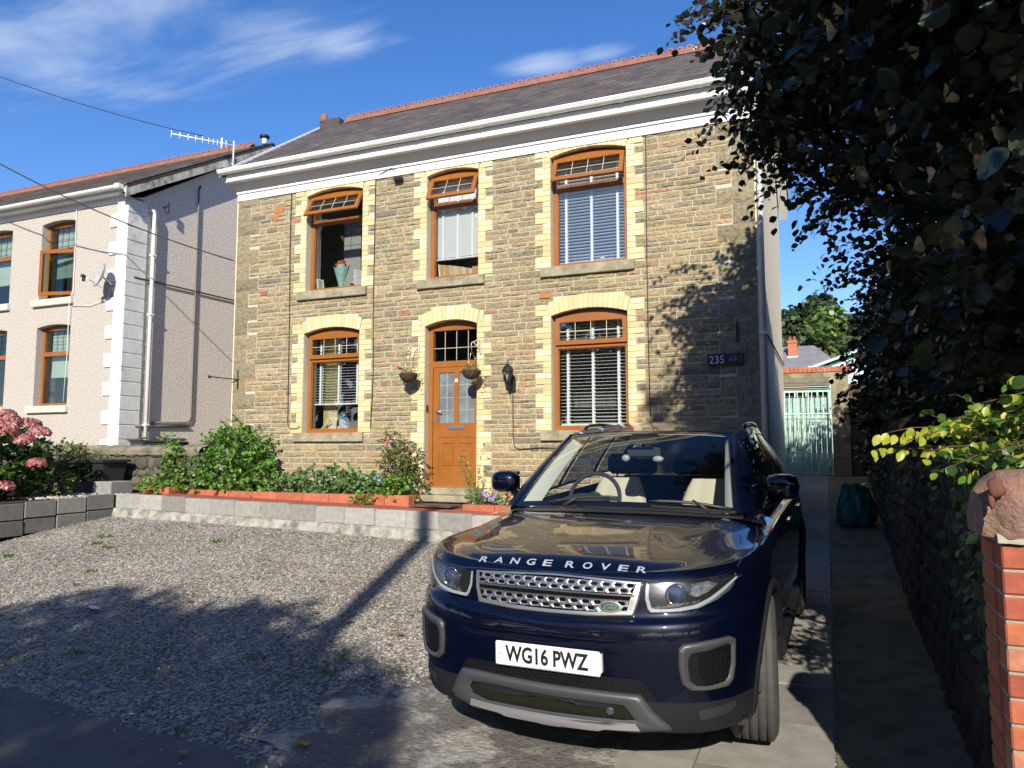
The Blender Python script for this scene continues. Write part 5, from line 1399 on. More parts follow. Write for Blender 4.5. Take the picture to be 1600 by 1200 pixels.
# house number plaque
hn = empty('house_number', 'dark slate plaque with white 235 and a pink flower motif', 'sign', (-1.12, 9.27, 2.58))
m = MB(); m.box(-1.325, -.90, 9.262, 9.279, 2.50, 2.645, bev=.003); m.build('plaque', mat('dark_slate_plaque', (.012, .014, .02), rough=.35), hn)
vs, fs = fit_text('235', .175, .095, offset=-.004, res=4)
m = MB(); m.add([(-1.215+v[0], 9.2600, 2.573+v[1]) for v in vs], [tuple(f) for f in fs]); m.build('digits', mat('white_lettering', (.8, .8, .8), rough=.5), hn)
m = MB(); rr = random.Random(4)
for i in range(26):
    a = rr.uniform(0, 6.28); cx = -1.0+rr.uniform(-.07, .07); cz = 2.575+rr.uniform(-.035, .04); s = rr.uniform(.007, .014)
    y = 9.2600-.0003*i; n = 5
    m.add([(cx, y, cz)]+[(cx+s*(1.0 if k % 2 else .45)*math.cos(a+k*math.pi/5), y, cz+s*(1.0 if k % 2 else .45)*math.sin(a+k*math.pi/5)) for k in range(10)], [(0, 1+k, 1+(k+1) % 10) for k in range(10)], rr.choice(((.45, .16, .22), (.5, .25, .3), (.35, .12, .2), (.55, .45, .2), (.1, .2, .1))))
m.tube([(-1.07, 9.2595, 2.54), (-1.0, 9.2595, 2.57), (-.94, 9.2595, 2.60)], .0025, 4, (.3, .12, .15))
m.build('flower_motif', mat('painted_motif', (0, 0, 0), attr=True, rough=.6), hn)
# ================================================================ the car
# local frame: x = viewer's right (car's left), y = back from the front bumper, z up
M['paint'] = mat('navy_metallic_paint', (.001, .0026, .0125), rough=.36, metal=.28, spec=.15, coat=1.0)
M['blackgloss'] = mat('gloss_black', (.006, .006, .007), rough=.08, coat=.5)
M['clad'] = mat('grey_black_cladding', (.013, .014, .017), spec=.22, rough=.5, vary=.15, vscale=12)
M['silver'] = mat('silver_trim', (.50, .50, .50), rough=.28, metal=.85)
M['satin'] = mat('satin_grey_trim', (.075, .075, .08), rough=.42, metal=.4, spec=.3)
M['letter'] = mat('bright_letter', (.78, .78, .80), rough=.25, metal=.6)
M['chrome'] = mat('chrome', (.8, .8, .8), rough=.08, metal=1.0)
M['tyre'] = mat('tyre_rubber', (.055, .053, .05), rough=.85, vary=.25, vscale=15)
M['cream'] = mat('cream_leather', (.55, .50, .40), rough=.6)
M['trim'] = mat('dark_cabin_trim', (.035, .035, .038), rough=.8)
M['pale'] = mat('pale_headlining', (.62, .62, .56), rough=.9)
M['lens'] = glassmat('clear_lens', (.88, .9, .92), refl=.10)
M['carglass'] = glassmat('windscreen_glass', (.80, .84, .82), refl=.07)
M['tint'] = glassmat('tinted_glass', (.22, .24, .24), refl=.10)
car = empty('parked_car', 'dark navy blue compact suv parked nose out on the driveway', 'car', (-1.237, 3.386, -.03))
car.rotation_mode = 'XYZ'; car.rotation_euler = (.040, 0, -.022)
def cb(mb, name, m_, parent=car, label=None):
    o = mb.build(name, m_, parent, local=True)
    if label: o['label'] = label
    return o

# ring control net
BS = [0, .20, .40, .55, .68, .78, .855, .905, .93, .93, .925, .925, .93, .935, .925, .86, .66, .35, 0]
BA = [0, .006, .026, .058, .115, .205, .345, .54, .87, 1.30, 1.90, 2.60, 3.20, 3.55, 3.95, 4.20, 4.32, 4.36, 4.37]
K = len(BS)
def fr(k): return max(0, 1-k/7.0)            # front weight
def rr_(k): return max(0, (k-13)/5.0)
def sd(k): return 1-fr(k)-rr_(k)*.5
# level: (z front, z side, z rear, front inset, side scale, rear inset)
LV = [(.235, .235, .26, .16, .86, .20), (.262, .25, .28, .045, .95, .08), (.30, .30, .34, .020, .975, .04), (.40, .40, .45, .012, .99, .0),
      (.52, .55, .58, .004, 1.0, .0), (.64, .68, .72, .0, 1.0, .02), (.715, .77, .80, .014, .995, .05), (.745, .80, .83, .050, .992, .07), (.84, .89, .93, .075, .985, .12),
      (.905, .955, 1.02, .100, .972, .16), (.932, .99, 1.055, .130, .945, .18)]
CA = [.13, .155, .21, .30, .42, .56, .72, .88, 1.06, 1.22]
def sinterp(x, xs, ys, w=.06):
    return sum(interp(x+w*(k/4), xs, ys) for k in range(-4, 5))/9
def hoodz(a, s):
    zc = sinterp(a, [.08, .13, .17, .22, .3, .45, .7, 1.0, 1.25, 1.5], [.905, .930, .962, .986, 1.003, 1.024, 1.054, 1.088, 1.110, 1.125], lerp(.02, .12, smooth((a-.15)/.4)))
    ze = sinterp(a, [.08, .10, .3, .5, .8, 1.2, 1.4], [.920, .925, .945, .965, .99, 1.03, 1.045])
    W_ = sinterp(a, [.1, .2, .35, .55, .87, 1.3], [.45, .72, .82, .86, .89, .885], .08)
    t = min(1, abs(s)/W_)
    z = lerp(zc, ze, t**2.6)
    c = .50+.12*a                                  # bonnet power-line crease
    z += .008*math.exp(-((abs(s)-c)/.06)**2)*smooth((a-.15)/.3)
    return z
net = []
for (zf, zs, zr, fi, ss, ri) in LV:
    row = []
    for k in range(K):
        f, b = fr(k), rr_(k); z = zf*f+zr*b+zs*max(0, 1-f-b)
        s_ = BS[k]*lerp(1, ss, 1-f if k > 0 else 0)
        # corners pull back with the front inset
        a = BA[k]+fi*(1 if k < 6 else max(0, 1-(k-5)/3.0))-ri*(1 if k > 15 else max(0, (k-12)/4.0))
        row.append((s_, a, z))
    net.append(row)
def crom(P0, P1, P2, P3, t):
    return tuple(.5*((2*b)+(-a+c)*t+(2*a-5*b+4*c-d)*t*t+(-a+3*b-3*c+d)*t**3) for a, b, c, d in zip(P0, P1, P2, P3))
def refine(row, sub, mirror0=False, mirror1=False):
    n = len(row); out_ = []
    def g(i):
        if i < 0: p = row[-i] if mirror0 else row[0]; return (-p[0], p[1], p[2]) if mirror0 else p
        if i >= n: j = 2*(n-1)-i; p = row[j] if mirror1 else row[-1]; return (-p[0], p[1], p[2]) if mirror1 else p
        return row[i]
    for i in range(n-1):
        for k in range(sub): out_.append(crom(g(i-1), g(i), g(i+1), g(i+2), k/sub))
    out_.append(row[-1]); return out_
SU = 5
rows = [refine(r_, SU, True, True) for r_ in net]
cols_ = [refine([rows[j][i] for j in range(len(rows))], 4) for i in range(len(rows[0]))]
G = [[cols_[i][j] for i in range(len(cols_))] for j in range(len(cols_[0]))]      # G[level][ring]
# bonnet: from the top ring inward to the centre line
top = G[-1]; kh = 9*SU
ca = [interp(i/SU, list(range(10)), CA) for i in range(kh+1)]
def in_level(q):
    r = []
    for i in range(kh+1):
        s_, a_, z_ = top[i]; s2 = s_*(1-q); a2 = lerp(a_, ca[i], 1-(1-q)**1.5)
        zz_ = hoodz(a2, s2); w_ = smooth(q/.12); r.append((s2, a2, lerp(z_, zz_, w_)))
    return r
hood_rows = [in_level(q) for q in (0, .02, .05, .09, .14, .2, .27, .35, .43, .51, .6, .7, .8, .9, 1.0)]
def wheelcut(p, a0=.874, r=.385): return (p[1]-a0)**2+(p[2]-.365)**2 < r*r
WR = .405; WZ = .36
axles = (.874, 3.534)
def push(p):
    # keep points off the wheel opening: snap onto the arch circle
    s_, a, z = p
    if abs(s_) < .6: return p
    for ax in axles:
        d = math.hypot(a-ax, z-WZ)
        if d < WR and d > 1e-6 and d > WR-.06 and z > .2: return (s_, ax+(a-ax)*WR/d, WZ+(z-WZ)*WR/d)
    return p
def inarch(pts):
    c = (sum(p[1] for p in pts)/4, sum(p[2] for p in pts)/4); s_ = sum(abs(p[0]) for p in pts)/4
    return s_ > .6 and any(math.hypot(c[0]-ax, c[1]-WZ) < WR-.012 for ax in axles)
body = MB(); clad = MB()
for sg in (1, -1):
    nl = len(G); ni = len(G[0])
    for j in range(nl-1):
        for i in range(ni-1):
            q = [push(G[j][i]), push(G[j][i+1]), push(G[j+1][i+1]), push(G[j+1][i])]
            if inarch(q): continue
            q = [(sg*p[0], p[1], p[2]) for p in q]
            if sg < 0: q = q[::-1]
            zc_ = sum(p[2] for p in q)/4
            iscl = j < 3*4
            (clad if iscl else body).add(q, [(0, 1, 2, 3)], None, True)
    for j in range(len(hood_rows)-1):
        for i in range(kh):
            q = [hood_rows[j][i], hood_rows[j][i+1], hood_rows[j+1][i+1], hood_rows[j+1][i]]
            q = [(sg*p[0], p[1], p[2]) for p in q]
            if sg < 0: q = q[::-1]
            body.add(q, [(0, 1, 2, 3)], None, True)
    # shoulder shelf along the cabin
    for i in range(kh, ni-1):
        q = [top[i], top[i+1], (top[i+1][0]*.90, min(top[i+1][1], 4.1), top[i+1][2]+.012), (top[i][0]*.90, top[i][1], top[i][2]+.012)]
        q = [(sg*p[0], p[1], p[2]) for p in q]
        if sg < 0: q = q[::-1]
        body.add(q, [(0, 1, 2, 3)], None, True)
def weld(mb, d=.0008):
    bm = bmesh.new(); vs = [bm.verts.new(v) for v in mb.v]
    for f in mb.f:
        if len(set(f)) < 3: continue
        try: bm.faces.new([vs[i] for i in f])
        except ValueError: pass
    bmesh.ops.remove_doubles(bm, verts=bm.verts[:], dist=d)
    bmesh.ops.dissolve_degenerate(bm, edges=bm.edges[:], dist=1e-5)
    bmesh.ops.recalc_face_normals(bm, faces=bm.faces[:])
    bm.verts.index_update(); r = MB(); r.v = [tuple(v.co) for v in bm.verts]
    for f in bm.faces: r.face([v.index for v in f.verts], None, True)
    tree = BVHTree.FromBMesh(bm); bm.free(); return r, tree
allm = MB(); allm.v = list(body.v); allm.f = list(body.f); off_ = len(allm.v); allm.v += clad.v; allm.f += [tuple(i+off_ for i in f) for f in clad.f]
_, TREE = weld(allm)
bodyw, _t = weld(body); cladw, _t = weld(clad)
bo = cb(bodyw, 'body', M['paint']); co_ = cb(cladw, 'lower_cladding', M['clad'])

def proj(s_, z, off=.004, d=(0, 1, 0)):
    """drop a front-view point (s, z) back on to the body"""
    D = Vector(d).normalized(); o = Vector((s_, 0, z))-D*1.2
    hit, n, i, dist = TREE.ray_cast(o, D)
    if hit is None:
        hit, n, i, dist = TREE.find_nearest(Vector((s_, .3, z)))
    if n.dot(D) > 0: n = -n
    return hit+n*off
def projd(a, s_, off=.004):
    hit, n, i, dist = TREE.ray_cast(Vector((s_, a, 2.0)), Vector((0, 0, -1)))
    if hit is None: return Vector((s_, a, 1.0))
    if n.z < 0: n = -n
    return hit+n*off
def resample(poly, step=.03):
    out_ = []
    for i, p in enumerate(poly):
        q = poly[(i+1) % len(poly)]; d = math.hypot(q[0]-p[0], q[1]-p[1]); n = max(1, int(d/step))
        for k in range(n): out_.append((lerp(p[0], q[0], k/n), lerp(p[1], q[1], k/n)))
    return out_
def roundpoly(poly, r=.02, n=4):
    out_ = []; m_ = len(poly)
    for i in range(m_):
        p0, p1, p2 = Vector(poly[i-1]), Vector(poly[i]), Vector(poly[(i+1) % m_])
        d0 = (p0-p1); d2 = (p2-p1); rr0 = min(r, d0.length*.45); rr2 = min(r, d2.length*.45)
        a = p1+d0.normalized()*rr0; b = p1+d2.normalized()*rr2
        for k in range(n+1):
            t = k/n; out_.append(tuple(a*(1-t)**2+p1*2*t*(1-t)+b*t*t))
    return out_
def shell(poly, off, mb=None, rings=5, step=.03, lift=0.0, d=(0, 1, 0)):
    """filled patch following the body"""
    mb = mb or MB(); P = resample(poly, step); c = (sum(p[0] for p in P)/len(P), sum(p[1] for p in P)/len(P)); R_ = []
    for k in range(rings+1):
        t = k/rings; R_.append([tuple(proj(lerp(p[0], c[0], t), lerp(p[1], c[1], t), off+lift*math.sin(min(1, t*1.5)*math.pi/2), d)) for p in P]+[])
    for r_ in R_: r_.append(r_[0])
    mb.grid(R_); return mb
def ringshell(po, pi, oo, oi, mb=None, step=.02, lift=.0):
    """raised band between outer and inner outlines with the same number of corners"""
    mb = mb or MB(); n = len(po); A = []; B = []
    for i in range(n):
        p, q, u, v = po[i], po[(i+1) % n], pi[i], pi[(i+1) % n]; m_ = max(1, int(math.hypot(q[0]-p[0], q[1]-p[1])/step))
        for k in range(m_): t = k/m_; A.append((lerp(p[0], q[0], t), lerp(p[1], q[1], t))); B.append((lerp(u[0], v[0], t), lerp(u[1], v[1], t)))
    rows_ = []
    for t, o in ((0, 0.0), (0.02, oo), (.35, oo+lift), (.7, (oo+oi)/2+lift), (1, oi)):
        rows_.append([tuple(proj(lerp(a[0], b[0], t), lerp(a[1], b[1], t), o)) for a, b in zip(A, B)])
    for r_ in rows_: r_.append(r_[0])
    mb.grid(rows_); return mb
def mir(poly): return [(-p[0], p[1]) for p in poly][::-1]

# grille
go = [(-.425, .908), (-.2, .916), (0, .919), (.2, .916), (.425, .908), (.415, .835), (.392, .765), (.2, .752), (0, .750), (-.2, .752), (-.392, .765), (-.415, .835)]
gi = [(-.405, .902), (-.2, .909), (0, .912), (.2, .909), (.400, .900), (.375, .835), (.362, .786), (.2, .770), (0, .768), (-.2, .770), (-.375, .786), (-.395, .835)]
gb = cb(shell(go, .003), 'grille', M['blackgloss'])
fm = ringshell(go, gi, .012, .012); cb(fm, 'surround', M['silver'], gb)
def hexband(zlo, zhi, rows_n, s0, s1, mb):
    h = (zhi-zlo)/rows_n; w_ = .056
    for r_ in range(rows_n):
        zc_ = zlo+h*(r_+.5); x = s0+(w_/2 if r_ % 2 else 0)
        while x < s1:
            ho = [(x-w_/2, zc_), (x-w_*.30, zc_+h*.5), (x+w_*.30, zc_+h*.5), (x+w_/2, zc_), (x+w_*.30, zc_-h*.5), (x-w_*.30, zc_-h*.5)]
            hi_ = [(x+(p[0]-x)*.70, zc_+(p[1]-zc_)*.62) for p in ho]
            A = [tuple(proj(max(s0-.02, min(s1+.02, p[0])), p[1], .0105)) for p in ho]; B = [tuple(proj(max(s0-.02, min(s1+.02, p[0])), p[1], .009)) for p in hi_]
            for k in range(6): mb.add([A[k], A[(k+1) % 6], B[(k+1) % 6], B[k]], [(0, 1, 2, 3)])
            # fillets left and right of the cell
            for sx in (-1, 1):
                q = [(x+sx*w_/2, zc_), (x+sx*w_*.30, zc_+h*.5), (x+sx*w_*.70, zc_+h*.5)]
                q2 = [(x+sx*w_/2, zc_), (x+sx*w_*.30, zc_-h*.5), (x+sx*w_*.70, zc_-h*.5)]
                for t in (q, q2):
                    if all(s0-.02 < p[0] < s1+.02 for p in t): mb.add([tuple(proj(p[0], p[1], .0103)) for p in t], [(0, 1, 2)])
            x += w_
hm = MB(); hexband(.858, .905, 2, -.385, .385, hm); cb(hm, 'mesh_bar', M['silver'], gb)
hm = MB(); hexband(.776, .828, 2, -.365, .36, hm); cb(hm, 'mesh_bar', M['silver'], gb)
q = [(-.40, .856), (.395, .854), (.392, .846), (-.398, .848)]; cb(shell(q, .013, rings=2), 'bar', M['satin'], gb)
q = [(-.392, .832), (.383, .830), (.381, .823), (-.390, .825)]; cb(shell(q, .012, rings=2), 'bar', M['satin'], gb)
# badge
el = [(.285+.050*math.cos(t), .800+.024*math.sin(t)) for t in [2*math.pi*k/20 for k in range(20)]]
be = MB(); shell(el, .017, be, rings=3, step=.05, lift=.003); bd = cb(be, 'badge', mat('badge_green', (.04, .10, .07), rough=.25, metal=.3), gb)
el2 = [(.285+.044*math.cos(t), .800+.019*math.sin(t)) for t in [2*math.pi*k/20 for k in range(20)]]
def flat_text(txt, w_, h_, cx, cz, off, name, m_, parent, **k):
    vs, fs = fit_text(txt, w_, h_, **k); vs, fs = subdivide_flat(vs, fs, .03)
    mb = MB(); mb.add([tuple(proj(cx+v[0], cz+v[1], off)) for v in vs], fs); return cb(mb, name, m_, parent)
rg = ringshell(el, el2, .0215, .0215, step=.05)
vs, fs = fit_text('LAND-', .05, .011); vs2, fs2 = fit_text('ROVER', .062, .011)
rg.add([tuple(proj(.283+v[0], .807+v[1], .0225)) for v in vs], fs); rg.add([tuple(proj(.287+v[0], .793+v[1], .0225)) for v in vs2], fs2)
rg.build('badge_lettering', M['silver'], gb, local=True)

# headlights
hl = [(.448, .905), (.443, .84), (.462, .782), (.56, .787), (.66, .805), (.72, .835), (.765, .868), (.815, .918), (.79, .930), (.70, .922), (.60, .915), (.52, .912)]
for sg in (1, -1):
    P = hl if sg > 0 else mir(hl)
    ho = cb(shell(P, .003, rings=6), 'headlight', mat('headlight_inner', (.035, .037, .04), rough=.25, metal=.5))
    # silver daytime strip along the lower edge
    lo = [(.443, .85), (.452, .80), (.462, .782), (.56, .787), (.66, .805), (.72, .835), (.765, .868), (.815, .918), (.80, .925), (.752, .888), (.70, .855), (.65, .83), (.56, .812), (.485, .808), (.468, .85), (.468, .90), (.450, .905)]
    mb = MB(); A = lo[:8]; B = lo[:7:-1]
    def strip(A, B, off, mb, n=24):
        def along(L_, t):
            d = [0]
            for p, q_ in zip(L_[:-1], L_[1:]): d.append(d[-1]+math.hypot(q_[0]-p[0], q_[1]-p[1]))
            t *= d[-1]; return (float(np.interp(t, d, [p[0] for p in L_])), float(np.interp(t, d, [p[1] for p in L_])))
        R_ = []
        for i in range(n+1):
            a, b = along(A, i/n), along(B, i/n); R_.append([tuple(proj(sg*lerp(a[0], b[0], u), lerp(a[1], b[1], u), off)) for u in (0, .5, 1)])
        mb.grid(R_)
    A = [(.448, .903), (.443, .84), (.462, .782), (.56, .787), (.66, .805), (.72, .835), (.765, .868), (.815, .918)]
    B = [(.458, .901), (.455, .85), (.472, .797), (.56, .801), (.653, .818), (.707, .844), (.757, .880), (.807, .920)]
    strip(A, B, .007, mb); cb(mb, 'light_strip', mat('white_light_strip', (.50, .52, .54), rough=.2, metal=.3), ho)
    c = proj(sg*.578, .864, .002); mb = MB()
    Rm = Matrix.Rotation(R(90), 4, 'X')
    mb.lathe([(.048, .0), (.05, .022), (.044, .024), (.040, .012)], tuple(c), 22, M=Rm); cb(mb, 'lamp_ring', M['chrome'], ho)
    mb = MB(); mb.lathe([(.040, .010), (.034, .024), (.018, .034), (0, .037)], tuple(c), 20, M=Rm); cb(mb, 'projector_lens', mat('projector_glass', (.05, .07, .10), rough=.03, coat=1.0), ho)
    mb = MB(); dk = [(.632, .905), (.632, .86), (.655, .85), (.70, .868), (.74, .90), (.70, .915)]
    shell([(sg*p[0], p[1]) for p in dk], .006, mb, rings=2); cb(mb, 'indicator', mat('faceted_reflector', (.25, .24, .23), rough=.15, metal=.8, bump=1, bscale=90), ho)
    mb = MB(); shell(P, .040, mb, rings=6, lift=.004)
    # lens stands proud over the lamp, rim meets the body
    Pp = resample(P, .03); R_ = [[tuple(proj(p[0], p[1], o)) for p in Pp] for o in (.002, .030, .040)]
    for r_ in R_: r_.append(r_[0])
    mb.grid(R_); cb(mb, 'lens', M['lens'], ho)

# bonnet lettering
def hood_pt(s_, h):     # h: distance up the nose of the bonnet
    return proj(s_, h, .004, (0, 1, -.55))
for txt, sc in (('RANGE', -.235), ('ROVER', .235)):
    n = 5
    for i, ch in enumerate(txt):
        cx = sc+(i-2)*.088
        vs, fs = fit_text(ch, .047 if ch not in 'I' else .02, .040, offset=.02); vs, fs = subdivide_flat(vs, fs, .03)
        mb = MB(); D = Vector((0, 1, -.6)).normalized()
        lo, hi_ = [], []
        for v in vs:
            s_ = cx+v[0]; hit, nn, _, _ = TREE.ray_cast(Vector((s_, -.6, .963+v[1]*1.15+.6*.76)), D)
            if hit is None: hit, nn = Vector((s_, .2, .95)), Vector((0, -.5, .8))
            if nn.dot(D) > 0: nn = -nn
            lo.append(hit+nn*.0005); hi_.append(hit+nn*.005)
        mb.add([tuple(p) for p in hi_], fs)
        cb(mb, 'letter', M['letter'])

# shut line of the bonnet
def surf_tube(pts, r, name, m_, parent=car, f=proj, off=0):
    mb = MB(); mb.tube([tuple(f(*p, off)) for p in pts], r, 5); return cb(mb, name, m_, parent)
sh = [(lerp(-.78, .78, i/30), interp(abs(lerp(-.78, .78, i/30)), [0, .42, .5, .7, .78], [.929, .921, .915, .925, .934])) for i in range(31)]
surf_tube(sh, .0035, 'bonnet_shut_line', M['rubber'], off=-.0015)
for sg in (1, -1):
    mb = MB(); pts = [projd(a, sg*interp(a, [.32, .5, .8, 1.1, 1.3], [.80, .835, .845, .835, .80]), -.001) for a in [.34+.06*i for i in range(17)]]
    mb.tube([tuple(p) for p in pts], .0035, 5); cb(mb, 'bonnet_shut_line', M['rubber'])

# bumper upper recess ridge, plate
q = [(-.40, .700), (.40, .700), (.39, .668), (-.39, .668)]
pk = cb(shell(q, .0025, rings=3), 'bumper_trim', M['paint'])
q = [(-.40, .672), (.40, .672), (.395, .662), (-.395, .662)]; cb(shell(q, .020, rings=2), 'bumper_ledge', M['paint'])
pl = [(-.26, .617), (.26, .617), (.26, .506), (-.26, .506)]
mb = MB(); mb.box(-.26, .26, -.030, -.012, .506, .617, bev=.006); mb.box(-.262, .262, -.012, .03, .52, .60)
Pm = Matrix.Translation((0, -.0, 0))
plate = cb(mb, 'number_plate', mat('white_plate', (.78, .78, .80), rough=.4))
vs, fs = fit_text('WG16 PWZ', .415, .079, offset=.032, space=1.0, res=3)
mb = MB(); mb.add([(v[0]+.0, -.0312, .5665+v[1]) for v in vs], fs); cb(mb, 'registration', mat('plate_black', (.01, .01, .01), rough=.5), plate)
vs, fs = fit_text('NATHANIEL CARS', .10, .009)
mb = MB(); mb.add([(v[0]+.015, -.0312, .516+v[1]) for v in vs], fs); mb.add([(-.17, -.0311, .515), (-.05, -.0311, .515), (-.05, -.0311, .517), (-.17, -.0311, .517)], [(0, 1, 2, 3)])
cb(mb, 'dealer_line', mat('plate_blue', (.06, .09, .25), rough=.5), plate)
mb = MB(); mb.ball((-.235, -.0315, .563), (.006, .003, .006), 8, 5); mb.build('screw', mat('yellow_cap', (.5, .38, .12), rough=.5), plate, local=True)
mb = MB(); mb.ball((-.227, -.0312, .533), (.002, .002, .002), 6, 4); mb.build('screw_hole', M['rubber'], plate, local=True)

# lower grille mesh
lg = [(-.30, .505), (.395, .505), (.44, .47), (.49, .408), (-.49, .408), (-.46, .46), (-.40, .505)]
lgo = cb(shell([(-.43, .50), (.42, .50), (.455, .47), (.50, .405), (-.50, .405), (-.47, .47)], .003), 'lower_grille', M['blackgloss'])
mb = MB()
for r_ in range(6):
    zc_ = .415+r_*.0155; x = -.46+(.0145 if r_ % 2 else 0)
    while x < .47:
        lim = interp(zc_, [.405, .47, .5], [.485, .45, .42])
        if abs(x) < lim-.01:
            w_, h_ = .026, .0165
            hx = [(x-w_/2, zc_), (x-w_*.25, zc_+h_*.5), (x+w_*.25, zc_+h_*.5), (x+w_/2, zc_), (x+w_*.25, zc_-h_*.5), (x-w_*.25, zc_-h_*.5)]
            for k in range(6):
                a, b = hx[k], hx[(k+1) % 6]; a2 = (x+(a[0]-x)*.74, zc_+(a[1]-zc_)*.74); b2 = (x+(b[0]-x)*.74, zc_+(b[1]-zc_)*.74)
                mb.add([tuple(proj(*p, .007)) for p in (a, b, b2, a2)], [(0, 1, 2, 3)])
        x += .029
cb(mb, 'mesh', M['clad'], lgo)

# skid plate
sk_o = [(-.47, .445), (-.40, .448), (0, .437), (.40, .432), (.43, .428), (.48, .36), (.56, .285), (.42, .272), (0, .262), (-.42, .272), (-.55, .30), (-.50, .40)]
sk_i = [(-.405, .395), (-.30, .398), (0, .388), (.33, .385), (.355, .382), (.385, .345), (.402, .322), (.33, .318), (0, .315), (-.33, .318), (-.400, .335), (-.42, .37)]
sp = ringshell(sk_o, sk_i, .022, .020, lift=.006)
spo = cb(sp, 'skid_plate', M['satin'])
cb(shell(sk_i, .006, rings=3), 'intake_slot', mat('olive_reflector', (.012, .014, .008), rough=.5, spec=.1), spo)
q = [(-.22, .388), (.18, .384), (.14, .368), (-.18, .372)]; cb(shell([(-.36, .392), (.30, .384), (.33, .362), (.14, .358), (.10, .368), (-.12, .372), (-.15, .36), (-.37, .365)], .012, rings=2), 'slot_lip', M['clad'], spo)
c = proj(.29, .35, .01); mb = MB(); mb.lathe([(.018, 0), (.018, .012), (.012, .014), (0, .010)], tuple(c), 14, M=Matrix.Rotation(R(90), 4, 'X')); cb(mb, 'tow_eye_cover', M['satin'], spo)
q = [(-.41, .318), (-.3, .312), (0, .306), (.3, .308), (.40, .315), (.42, .285), (.2, .272), (0, .268), (-.2, .272), (-.42, .285)]
cb(shell(q, .033, rings=3), 'skid_bar', mat('bright_skid_bar', (.52, .51, .54), rough=.35, metal=.7), spo)

# fog surrounds
fo_ = [(.592, .640), (.610, .660), (.70, .672), (.79, .680), (.808, .665), (.805, .56), (.795, .485), (.775, .462), (.70, .456), (.63, .460), (.600, .49), (.590, .56)]
fi_ = [(.632, .600), (.645, .622), (.70, .628), (.782, .648), (.794, .640), (.792, .56), (.780, .500), (.765, .484), (.71, .474), (.66, .478), (.635, .50), (.629, .56)]
for sg in (1, -1):
    A = fo_ if sg > 0 else mir(fo_); B = fi_ if sg > 0 else mir(fi_)
    f0 = cb(ringshell(A, B, .014, .006, lift=.004), 'fog_lamp_surround', M['satin'])
    cb(shell(B, .002, rings=4), 'vent', M['blackgloss'], f0)
    mb = MB()
    for r_ in range(8):
        zc_ = .492+r_*.0175; x = .645+(.013 if r_ % 2 else 0)
        while x < .785:
            if zc_ < .60+.35*(x-.64) :
                w_, h_ = .022, .014
                hx = [(x-w_/2, zc_), (x-w_*.25, zc_+h_*.5), (x+w_*.25, zc_+h_*.5), (x+w_/2, zc_), (x+w_*.25, zc_-h_*.5), (x-w_*.25, zc_-h_*.5)]
                for k in range(6):
                    a, b = hx[k], hx[(k+1) % 6]; a2 = (x+(a[0]-x)*.8, zc_+(a[1]-zc_)*.8); b2 = (x+(b[0]-x)*.8, zc_+(b[1]-zc_)*.8)
                    mb.add([tuple(proj(sg*p[0], p[1], .0055)) for p in (a, b, b2, a2)], [(0, 1, 2, 3)])
            x += .026
    cb(mb, 'vent_mesh', M['clad'], f0)
    q = [(.66, .365), (.80, .385), (.805, .36), (.78, .335), (.67, .322)]; q = [(sg*p[0], p[1]) for p in q]
    cb(shell(q, .004, rings=3), 'cladding_recess', M['rubber'])

# wheel arch trims
for sg in (1, -1):
    for ax in axles:
        R_ = []
        for i in range(33):
            t = R(-12)+(math.pi+R(24))*i/32; row = []
            for (rad, out2) in ((WR-.03, -.05), (WR-.012, .006), (WR+.02, .012), (WR+.045, .004), (WR+.05, -.02)):
                a, z = ax+rad*math.cos(t), WZ+rad*math.sin(t)
                s0_ = .925
                hit, nn, _, _ = TREE.ray_cast(Vector((sg*2.0, ax+(WR+.03)*math.cos(t), WZ+(WR+.03)*math.sin(t))), Vector((-sg, 0, 0)))
                if hit is not None: s0_ = abs(hit.x)
                row.append((sg*(s0_+out2), a, z))
            R_.append(row)
        mb = MB(); mb.grid(R_); cb(mb, 'arch_trim', M['clad'])
        mb = MB()     # inner liner
        mb.grid([[(sg*x, ax+(WR-.005)*math.cos(t), WZ+(WR-.005)*math.sin(t)) for x in (.60, .90)] for t in [math.pi*i/16 for i in range(17)]]); cb(mb, 'arch_liner', M['rubber'])
mb = MB(); mb.box(-.85, .85, .35, 4.1, .24, .27); mb.box(-.70, .70, 1.2, 3.2, .21, .239); cb(mb, 'underbody', M['rubber'])
for sg in (1, -1):
    mb = MB(); mb.box(sg*.86, sg*.945, 1.30, 3.10, .27, .40, bev=.03); cb(mb, 'sill_trim', M['clad'])

